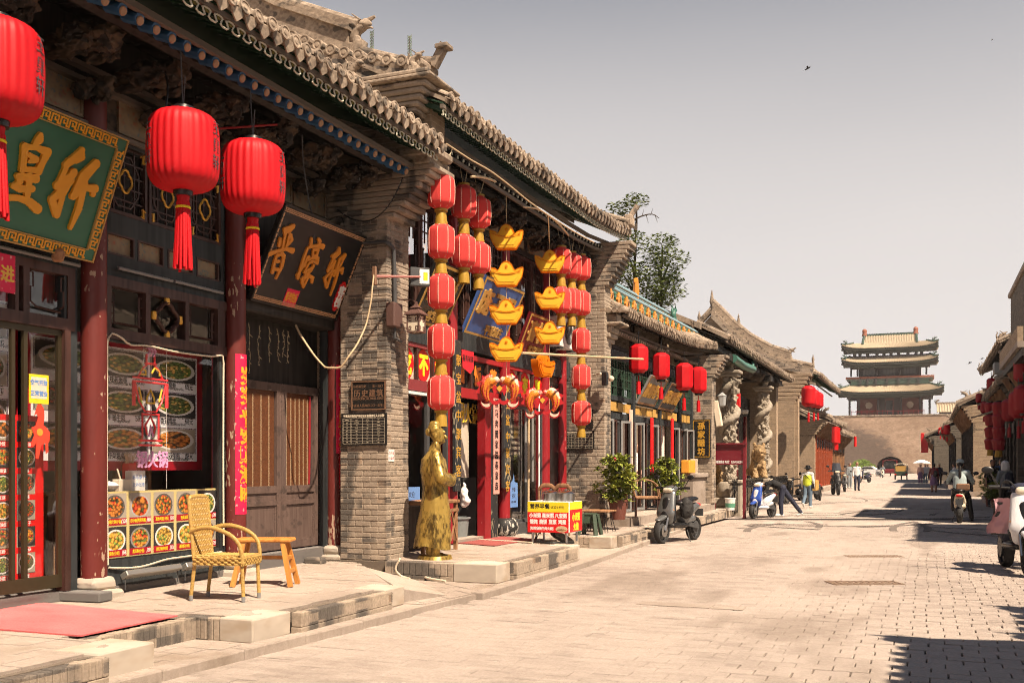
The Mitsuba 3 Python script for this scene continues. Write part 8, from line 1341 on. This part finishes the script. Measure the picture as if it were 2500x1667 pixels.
# ---- scooters, cars
def wheel(r, w, tyre='m_rubber'): return lathe([(r - .05, -w * .4), (r - .02, -w / 2), (r, -w * .25), (r, w * .25), (r - .02, w / 2), (r - .05, w * .4), (r - .06, 0), (r - .05, -w * .4)], 24)
def yawM(o, fwd, s=1.0):
    f_ = np.array([*fwd, 0.]); f_ /= np.linalg.norm(f_); Mx = frame(o, f_, np.cross([0, 0, 1], f_)); Mx[:3, :3] *= s; return Mx
def scooter(o, fwd, label, body='m_silverbike', trim='m_black', s=1.0, front=None, group='parked scooters', big=False, shield=False, lean=0):
    t = Thing('scooter', label, 'scooter', group, M=yawM(o, fwd, s))
    for nm, x, w in (('front_wheel', .64, .10), ('rear_wheel', -.60, .12)):
        k = t.add(nm, mv(rot(wheel(.235, w), 'x', 90), x, 0, .235), 'm_rubber', 40); t.add('rim', cat(mv(rot(lathe([(.03, -.03), (.03, .03), (.185, .02), (.19, -.02), (.175, -.02), (.17, .0), (.05, -.03)], 20), 'x', 90), x, 0, .235), *[beam((x, 0, .235), (x + .17 * math.cos(a), 0, .235 + .17 * math.sin(a)), .025, .03) for a in np.arange(5) * 1.257]), 'm_darkgrey', 30, under=k)
    t.add('fork', cat(*[rod((.64, y, .235), (.48, y, .62), .022) for y in (-.075, .075)]), 'm_steel'); t.add('front_fender', fuse([((.74, 0, .44), (.56, 0, .50), (.10, .07, .03), (.10, .075, .03))], .03, 3), front or body, 50); t.add('brake_disc', mv(rot(lathe([(.03, -.004), (.11, -.004), (.11, .004), (.03, .004)], 20), 'x', 90), .64, .06, .235), 'm_steel', 30); t.add('cable', cat(*[tube(smoothpath([(.23, y, 1.02), (.36, y * .8, 1.1), (.40, y * .3, .98)], 8), .007, 4) for y in (-.22, .22)]), 'm_black', 40)
    t.add('front_shield', fuse([((.50, 0, .55), (.36, 0, .92), (.07, .19, .13), (.07, .14, .07)), ((.46, 0, .40), (.50, 0, .55), (.05, .14, .06), (.06, .18, .1))], .03, 4), front or body, 50); t.add('front_panel', fuse([((.535, 0, .50), (.455, 0, .80), (.055, .10, .07), (.045, .08, .06))], .03, 3), trim if trim != 'm_whitebike' else 'm_whitebike', 40); t.add('inner_panel', fuse([((.38, 0, .42), (.30, 0, .88), (.04, .16, .06), (.04, .11, .06))], .04, 3), trim, 50)
    t.add('floorboard', fuse([((.36, 0, .33), (-.12, 0, .31), (.08, .14, .05), (.08, .15, .06))], .04, 3), trim, 50); t.add('rear_body', fuse([((-.14, 0, .48), (-.62, 0, .66), (.12, .15, .15), (.14, .11, .07)), ((-.14, 0, .40), (-.45, 0, .42), (.08, .14, .1), (.12, .12, .08))], .035, 4), body, 50)
    t.add('seat', fuse([((-.04, 0, .73), (-.55, 0, .80), (.12, .13, .05), (.14, .12, .05))], .035, 4), 'm_black', 50); t.add('head_cowl', fuse([((.34, 0, .98), (.24, 0, 1.01), (.09, .13, .08), (.07, .12, .06))], .03, 4), body, 50)
    t.add('handlebar', cat(rod((.22, -.34, 1.02), (.24, 0, 1.0), .017), rod((.22, .34, 1.02), (.24, 0, 1.0), .017), rod((.22, -.35, 1.02), (.22, -.23, 1.02), .024), rod((.22, .35, 1.02), (.22, .23, 1.02), .024)), 'm_black'); t.add('headlight', fuse([((.42, -.05, .98), (.42, .05, .98), (.03, .05, .045), (.03, .05, .045))], .03, 2), 'm_cream', 50)
    for y in (-1, 1): m = t.add('mirror', mv(sc(ball((0, 0, 0), 1, 2), .02, .07, .045), .20, .36 * y, 1.22), 'm_black', 50); t.add('stalk', rod((.22, .24 * y, 1.03), (.20, .34 * y, 1.2), .008), 'm_black', under=m); t.add('indicator', ball((.49, .13 * y, .62), (.03, .05, .025), 1), 'm_amber', 40)
    t.add('tail_light', ball((-.74, 0, .68), (.03, .09, .04), 2), 'm_taillight', 40); t.add('plate', box(-.84, -.82, -.09, .09, .46, .60), 'm_darkgrey', False); t.add('motor', cat(mv(rot(lathe([(0, -.08), (.12, -.08), (.13, .08), (0, .08)], 14), 'x', 90), -.56, 0, .26), beam((-.2, .1, .33), (-.6, .1, .26), .06, .08)), 'm_darkgrey', 30); t.add('stand', rod((-.16, .1, .22), (-.12, .19, 0), .010), 'm_darkgrey')
    if shield: t.add('windscreen', grid(lambda u, v: (.40 - .14 * v - .12 * (2 * u - 1) ** 2, (2 * u - 1) * (.2 - .04 * v), .98 + .38 * v), 8, 5), 'm_smoked', True)
    return t
M('m_smoked', (.06, .065, .08), .15)
def G(px, py, z=0.0): return wz(px, py, z)
o = G(1652, 1324); scooter(o * [1, 1, 0] + [-.02, .25, 0], (-.28, -1), 'silver grey electric scooter parked by the kerb with its front wheel turned to the viewer', s=1.08)
t = Thing('shopping_bag', 'shiny black bag hung behind the shield of the silver grey scooter', 'bag'); t.add('bag', lump(mv(ball((0, 0, 0), (.14, .15, .22), 3), o[0] + .14, o[1] + .28, .68), .04, 11), 'm_rubber', 40)
o = G(1858, 1266); scooter(o * [1, 1, 0] + [0, .4, 0], (-.3, -1), 'blue and white scooter that a bending person works on', 'm_whitebike', 'm_whitebike', front='m_bluebike')
scooter(G(1944, 1230) * [1, 1, 0], (-.5, -.8), 'black and yellow scooter parked by the iron fence', 'm_black'); scooter(G(1958, 1222) * [1, 1, 0] + [.2, 1.2, 0], (-.5, -.8), 'black scooter standing behind the black and yellow one', 'm_darkgrey'); t = Thing('cargo_bike', 'small yellow box tricycle beside the yellow vest', 'tricycle'); q = G(1996, 1222); t.add('box', mv(cbox(-.3, .3, -.6, .6, .45, .9, .02), q[0] - .3, q[1], 0), 'm_ochre', False); t.add('wheel', mv(rot(wheel(.3, .08), 'y', 90), q[0] + .1, q[1], .3), 'm_rubber', 40); t.add('wheel', mv(rot(wheel(.3, .08), 'y', 90), q[0] - .6, q[1], .3), 'm_rubber', 40)
scooter(G(2040, 1208) * [1, 1, 0], (.25, -1), 'big black touring scooter with a dark windscreen far down the left side', 'm_black', s=1.25, shield=True); scooter(G(2062, 1200) * [1, 1, 0], (.1, -1), 'black scooter just behind the touring scooter', 'm_darkgrey'); scooter(G(2111, 1178) * [1, 1, 0], (-.6, -1), 'blue black scooter parked near the white car', 'm_navy', s=1.15)
RS = scooter(np.array([1.24, 16.75, 0]), (.13, -1), 'white and navy scooter with a pink quilted apron in the right foreground', 'm_navy', s=1.22, front='m_whitebike', group=None); a = Thing('wind_apron', 'pink quilted wind apron on the white scooter in the right foreground', 'cover'); a.M = RS.M; a.add('apron', lump(grid(lambda u, v: (.30 - .16 * v + .04 * np.sin(6 * u), -.08 - .24 * u + .04 * np.sin(5 * v), .88 - .42 * v), 20, 24), .035, 9), 'm_blanket', True); a.add('lining', lump(grid(lambda u, v: (.25 - .18 * v, -.10 - .2 * u, .84 - .4 * v), 10, 10), .03, 7), 'm_darkgrey', True)
scooter(np.array([1.75, 17.4, 0]), (.1, -1), 'dark scooter at the right edge behind the white one', 'm_navy'); scooter(np.array([1.95, 23.5, 0]), (-.2, -1), 'grey scooter parked by the right hand wall', 'm_midgrey')
rd = scooter(G(2345, 1275) * [1, 1, 0] + [0, .3, 0], (.05, 1), 'cream and black scooter ridden away up the street', 'm_cream', s=1.1, group=None)
t = Thing('car', 'white saloon car parked across the far end of the street', 'car', M=yawM(wy(2122, 1150, 165.) * [1, 1, 0], (1, -.15)))
t.add('body', lump(mv(rot(ext([(-2.2, .35), (-2.25, .8), (-1.9, 1.0), (-1.3, 1.05), (-.6, 1.45), (.5, 1.45), (1.2, 1.05), (2.0, .9), (2.25, .7), (2.2, .35)], 1.7, -.85), 'x', 90), 0, 0, 0), .0, 1), 'm_white', 20); t.add('side_window', cat(rot(ext([(-1.2, 1.05), (-.6, 1.38), (.45, 1.38), (1.0, 1.05)], 1.74, -.87), 'x', 90)), 'm_black', False)
for x in (-1.4, 1.4):
    for y in (-.8, .8): k = t.add('wheel', mv(rot(wheel(.33, .22), 'x', 90), x, y, .33), 'm_rubber', 40); t.add('rim', mv(rot(lathe([(0, -.12), (.22, -.12), (.22, .12), (0, .12)], 12), 'x', 90), x, y, .33), 'm_grey', 30, under=k)
t.add('headlight', cat(cbox(2.1, 2.24, -.75, -.45, .7, .82, .02)), 'm_cream', False); t.add('tail_light', cbox(-2.26, -2.15, -.8, -.5, .72, .88, .02), 'm_taillight', False)
def trike(px, py, w, h, l, label, roof, body, cargo=None):
    o = G(px, py); t = Thing('tricycle', label, 'tricycle', M=yawM(o * [1, 1, 0], (0, 1))); t.add('body', cbox(-l / 2, l / 2, -w / 2, w / 2, .45, h * .45, .04), body, False); t.add('tailgate', cat(*[box(-l / 2 - .03, -l / 2, -w / 2 + .05, w / 2 - .05, .5 + k * .16, .62 + k * .16) for k in range(3)]), body, False); t.add('roof', cat(*[beam((-l / 2, -w / 2 + w * (k + .5) / 6, h - .12 * ((k - 2.5) / 2.5) ** 2), (l / 2, -w / 2 + w * (k + .5) / 6, h - .12 * ((k - 2.5) / 2.5) ** 2), w / 5.8, .08) for k in range(6)]), roof, False)
    t.add('post', cat(*[box(x - .04, x + .04, y - .04, y + .04, h * .45, h - .08) for x in (-l / 2 + .05, l / 2 - .05) for y in (-w / 2 + .05, w / 2 - .05)]), body, False)
    for y in (-1, 1): t.add('wheel', mv(rot(wheel(.3, .14), 'x', 90), -l / 4, y * w * .45, .3), 'm_rubber', 40); t.add('tail_light', cbox(-l / 2 - .05, -l / 2 - .02, y * w * .42 - .08, y * w * .42 + .08, .55, .68, .01), 'm_taillight', False)
    t.add('wheel', mv(rot(wheel(.3, .12), 'x', 90), l / 2, 0, .3), 'm_rubber', 40); t.add('window', box(-l / 2 - .02, -l / 2 + .02, -w / 2 + .12, w / 2 - .12, h * .5, h * .85), 'm_black' if not cargo else cargo, False)
trike(2173, 1162, 2.0, 2.45, 3.6, 'dark red covered passenger tricycle before the gateway', 'm_maroon', 'm_maroon'); trike(2200, 1171, 1.35, 1.8, 2.3, 'open cargo tricycle with a pale canopy and yellow load', 'm_cream', 'm_greenplastic', 'm_ochre')
# ---- people
J0 = dict(pel=(0, 0, .93), che=(0, 0, 1.22), nec=(.0, 0, 1.44), hea=(.03, 0, 1.60), sL=(0, .17, 1.38), sR=(0, -.17, 1.38), eL=(-.02, .23, 1.11), eR=(-.02, -.23, 1.11), wL=(.06, .23, .88), wR=(.06, -.23, .88), hL=(0, .09, .90), hR=(0, -.09, .90), kL=(.03, .10, .49), kR=(.03, -.10, .49), aL=(0, .10, .09), aR=(0, -.10, .09), tL=(.15, .12, .05), tR=(.15, -.12, .05))
def person(o, fwd, label, top, legs, shoes='m_white', hair='m_hair', sleeve=1, s=.97, skirt=None, longhair=0, group=None, **pose):
    J = {k: np.array(v, float) for k, v in {**J0, **pose}.items()}; t = Thing('person', label, 'person', group, M=yawM(o, fwd, s)); arm = [b for d in 'LR' for b in ((J['s' + d], J['e' + d], .05, .04), (J['e' + d], J['w' + d], .04, .028))]
    leg = [b for d in 'LR' for b in ((J['h' + d], J['k' + d], .085, .055), (J['k' + d], J['a' + d], .055, .04))]; tor = [(J['pel'], J['che'], (.10, .15, .10), (.10, .15, .11)), (J['che'], J['nec'], (.10, .15, .1), .06), (J['sL'], J['sR'], .06, .06)]; face = J['hea'] - J['nec']; face /= np.linalg.norm(face); up = face; fw = np.cross([0, 1, 0], up); fw = fw if fw[0] > -.2 else -fw
    t.add('body', fuse(tor + arm + leg + [(J['nec'], J['hea'], .05, .05), (J['hea'] + up * .05, J['hea'] - up * .05, (.095, .08, .09), (.08, .065, .07)), (J['hea'] + fw * .085 - up * .01, J['hea'] + fw * .1 - up * .03, .012, .016)] + [(J['hea'] + np.array([0, y, 0]), J['hea'] + np.array([0, y, -.03]), .018, .014) for y in (-.078, .078)], .035, 5), 'm_skin', 50)
    g = lambda bs, e: [(a, b, np.array(r) + e, np.array(q) + e) for a, b, r, q in bs]; t.add('shirt', fuse(g(tor, .02) + g([b for i, b in enumerate(arm) if i % 2 == 0 or sleeve], .016), .035, 4), top, 50)
    if skirt: t.add('skirt', mv(lathe([(.15, .12), (.17, 0), (.24, -.5), (.23, -.5), (.1, .0)], 24, lambda q: 1 + .05 * np.sin(8 * q)), *J['pel']), skirt, 50)
    t.add('trousers', fuse(g(leg, .02) + [(J['hL'], J['hR'], .11, .11)], .035, 4), legs, 50)
    for d in 'LR':
        t.add('shoe', fuse([(J['a' + d] - [.03, 0, .03], J['t' + d], .05, .04)], .03, 3), shoes, 50); w = J['w' + d]; v = w - J['e' + d]; v /= np.linalg.norm(v); n = np.cross(v, [.3, .9, .1]); n /= np.linalg.norm(n); m = np.cross(v, n)
        t.add('hand', cat(lump(ball(w + v * .04, .032, 1), .003, 30), *[tube([w + v * .06 + m * q, w + v * (.10 + .01 * math.cos(20 * q)) + m * q * 1.2, w + v * .13 + m * q * 1.1 + n * .015], [.009, .008, .006], 5) for q in (-.026, -.009, .009, .026)], tube([w + v * .02 + m * .03, w + v * .06 + m * .055 + n * .01, w + v * .085 + m * .05 + n * .02], [.011, .009, .007], 5)), 'm_skin', 40)
    t.add('hair', fuse([(J['hea'] + up * .06 - fw * .02, J['hea'] - fw * .035, (.095, .088, .075), (.075, .08, .085))], .025, 4), hair, 50)
    for y in (-.03, .03): t.add('eye', ball(J['hea'] + fw * .085 + np.array([0, y, 0]) + up * .015, .009, 1), 'm_black', 40)
    t.add('mouth', beam(J['hea'] + fw * .086 - up * .055 + [0, -.02, 0], J['hea'] + fw * .086 - up * .055 + [0, .02, 0], .008, .008), 'm_maroon', 40)
    if longhair: t.add('ponytail', tube(smoothpath([J['hea'] - fw * .09 + up * .02, J['hea'] - fw * .14 - up * .1, J['hea'] - fw * .12 - up * .28 * longhair, J['hea'] - fw * .1 - up * .45 * longhair], 10), [.04] * 8 + [.03, .01], 8), hair, 50)
    return t
sit = dict(pel=(-.25, 0, .88), che=(-.20, 0, 1.16), nec=(-.14, 0, 1.38), hea=(-.1, 0, 1.54), sL=(-.16, .18, 1.32), sR=(-.16, -.18, 1.32), eL=(.02, .30, 1.1), eR=(.02, -.30, 1.1), wL=(.2, .31, 1.04), wR=(.2, -.31, 1.04), hL=(-.25, .1, .84), hR=(-.25, -.1, .84), kL=(.12, .16, .72), kR=(.12, -.2, .66), aL=(.05, .17, .36), aR=(.0, -.28, .12), tL=(.2, .18, .33), tR=(.14, -.29, .06))
p = person(G(2345, 1275) * [1, 1, 0] + [0, .3, 0], (.05, 1), 'woman seen from behind riding the cream scooter in a pale jacket', 'm_paleteal', 'm_black', 'm_black', longhair=1, s=1.03, **sit); p.add('cap', fuse([((-.1, 0, 1.62), (-.1, 0, 1.60), (.115, .10, .07), (.12, .105, .05)), ((-.02, 0, 1.6), (.08, 0, 1.58), (.06, .09, .015), (.05, .07, .012))], .03, 3), 'm_paleteal', 50); q = G(2345, 1275); solo('saddle_bag', mv(cbox(-.17, .17, -.06, .06, -.09, .09, .03), q[0] + .05, q[1] - .32, .98), 'm_copper', 'brown bag strapped behind the rider of the cream scooter', 'bag')
p = person(G(1890, 1262) * [1, 1, 0] + [.1, .2, 0], (-1, -.25), 'person in black top and navy trousers bending over the blue and white scooter', 'm_blackcloth', 'm_navy', sleeve=0, pel=(-.12, 0, .92), che=(.15, 0, 1.04), nec=(.36, 0, 1.02), hea=(.50, 0, .97), sL=(.32, .17, 1.02), sR=(.32, -.17, 1.02), eL=(.42, .24, .76), eR=(.45, -.2, .8), wL=(.52, .18, .55), wR=(.66, -.1, .86), hL=(-.12, .1, .9), hR=(-.12, -.1, .9), kL=(-.06, .12, .48), kR=(-.42, -.12, .52), aL=(-.08, .12, .09), aR=(-.70, -.14, .14), tL=(.08, .13, .05), tR=(-.60, -.14, .05))
p = person(G(1972, 1240) * [1, 1, 0], (.15, 1), 'woman in a yellow green vest and jeans walking away down the street', 'm_whitecloth', 'm_denim', s=.9, longhair=0, kL=(-.05, .1, .5), aL=(-.3, .1, .22), tL=(-.22, .1, .06)); p.add('vest', fuse([((0, 0, .95), (0, 0, 1.28), (.135, .19, .12), (.13, .185, .1))], .035, 3), 'm_hivis', 50); p.add('sun_hat', mv(lathe([(0, .12), (.08, .10), (.10, .02), (.17, -.02), (.165, -.03), (0, 0)], 18), .02, 0, 1.64), 'm_black', 40); p.add('bag', cat(cbox(-.1, .02, -.27, -.17, .8, 1.02, .03), tube([(-.05, -.2, 1.0), (-.15, 0, 1.3), (-.06, .15, 1.4)], .012, 5)), 'm_black', 40)
p = person(G(2446, 1262) * [1, 1, 0] + [.1, .2, 0], (-.5, .8), 'woman with a white hood and navy backpack standing at the right', 'm_greycloth', 'm_black', 'm_black', 'm_whitecloth', wL=(.25, .18, 1.15), eL=(.05, .25, 1.12)); p.add('hood', fuse([((0, 0, 1.66), (-.02, 0, 1.48), (.13, .115, .11), (.12, .13, .07))], .03, 4), 'm_whitecloth', 50); p.add('backpack', fuse([((-.2, 0, 1.32), (-.22, 0, 1.0), (.07, .13, .08), (.1, .16, .1))], .03, 4), 'm_navy', 50)
person(G(2412, 1240) * [1, 1, 0] + [.2, 1, 0], (.3, -1), 'man in a dark shirt standing among the plants on the right', 'm_blackcloth', 'm_blackcloth', 'm_black', sleeve=0, s=1.03); person(G(2424, 1238) * [1, 1, 0] + [.4, 2.2, 0], (.2, -1), 'man in a blue shirt behind the dark shirted man on the right', 'm_bluecloth', 'm_blackcloth', 'm_black', s=1.05)
person(G(2092, 1198) * [1, 1, 0], (.4, -1), 'man in a white shirt and dark trousers at the far left row', 'm_whitecloth', 'm_navy', 'm_black', s=1.03); person(G(2074, 1192) * [1, 1, 0], (.6, -.6), 'man in a grey shirt standing by the far left shops', 'm_greycloth', 'm_greycloth', s=1.0)
person(G(2247, 1181) * [1, 1, 0], (-.1, -1), 'woman in a purple dress walking under the white umbrella', 'm_fish_pink', 'm_purple', skirt='m_purple', s=.98); person(G(2259, 1181) * [1, 1, 0], (-.1, -1), 'woman in a white top walking under the white umbrella', 'm_whitecloth', 'm_denim', s=.98)
t = Thing('umbrella', 'white sun umbrella carried by two women on the right', 'umbrella'); q = G(2250, 1180); t.add('canopy', mv(lathe([(0, .30), (.25, .27), (.55, .14), (.75, 0), (.72, 0), (.3, .22), (0, .26)], 8), q[0], q[1] - .1, 1.78), 'm_whitecloth', 20); t.add('shaft', rod((q[0], q[1] - .1, 1.0), (q[0], q[1] - .1, 2.12), .012), 'm_darkgrey')
p = person(G(2280, 1202) * [1, 1, 0], (.1, 1), 'woman in a dark patterned dress with a black bag walking away on the right', 'm_maroon', 'm_skin', 'm_black', skirt='m_purple', s=.98); p.add('bag', fuse([((-.16, -.1, 1.2), (-.17, -.1, 1.0), (.06, .1, .1), (.07, .13, .1))], .03, 3), 'm_black', 50)
person(G(2296, 1190) * [1, 1, 0] + [0, 6, 0], (0, -1), 'person in dark clothes in the shade of the right hand row', 'm_navy', 'm_black', 'm_black'); person(G(2318, 1196) * [1, 1, 0] + [.3, 1, 0], (-1, -.2), 'person in a pale shirt standing before the right hand shops', 'm_whitecloth', 'm_greycloth'); person(G(2265, 1176) * [1, 1, 0] + [0, 8, 0], (0, -1), 'distant figure in a pale top behind the umbrella', 'm_whitecloth', 'm_navy')
scooter(G(2155, 1166) * [1, 1, 0], (0, -1), 'pale motorbike coming up the far street', 'm_cream', group=None); person(G(2155, 1166) * [1, 1, 0], (0, -1), 'rider in a grey shirt on the far motorbike', 'm_greycloth', 'm_greycloth', **sit)
q = p3(1561, 1200, -.25); o = M3 @ np.array([-.35, q[0], .46, 1]); person(o[:3], (1, -.3), 'person in a pale floral dress standing in the vinegar shop doorway', 'm_whitecloth', 'm_whitecloth', skirt='m_fish_pink', s=.95)
for px, py, h, w in ((2418, 1236, 1.5, .5), (2432, 1240, 1.0, .42)): potted(px, py, h, w, ('tall potted plant by the right hand wall', 'low plant in a white pot by the right hand wall')[px == 2432], px, .02)
# ---- thin warm haze that softens the far tower
scene['haze_air'] = {'type': 'homogeneous', 'albedo': rgb((.93, .94, .97)), 'sigma_t': .0002}
scene['haze'] = {'type': 'cube', 'to_world': T4().translate([0, 120, 19.3]).scale([90, 180, 21.0]), 'bsdf': {'type': 'null'}, 'interior': {'type': 'ref', 'id': 'haze_air'}}
labels['haze'] = {'label': 'thin warm haze over the street', 'kind': 'stuff'}; scene['camera']['medium'] = {'type': 'ref', 'id': 'haze_air'}
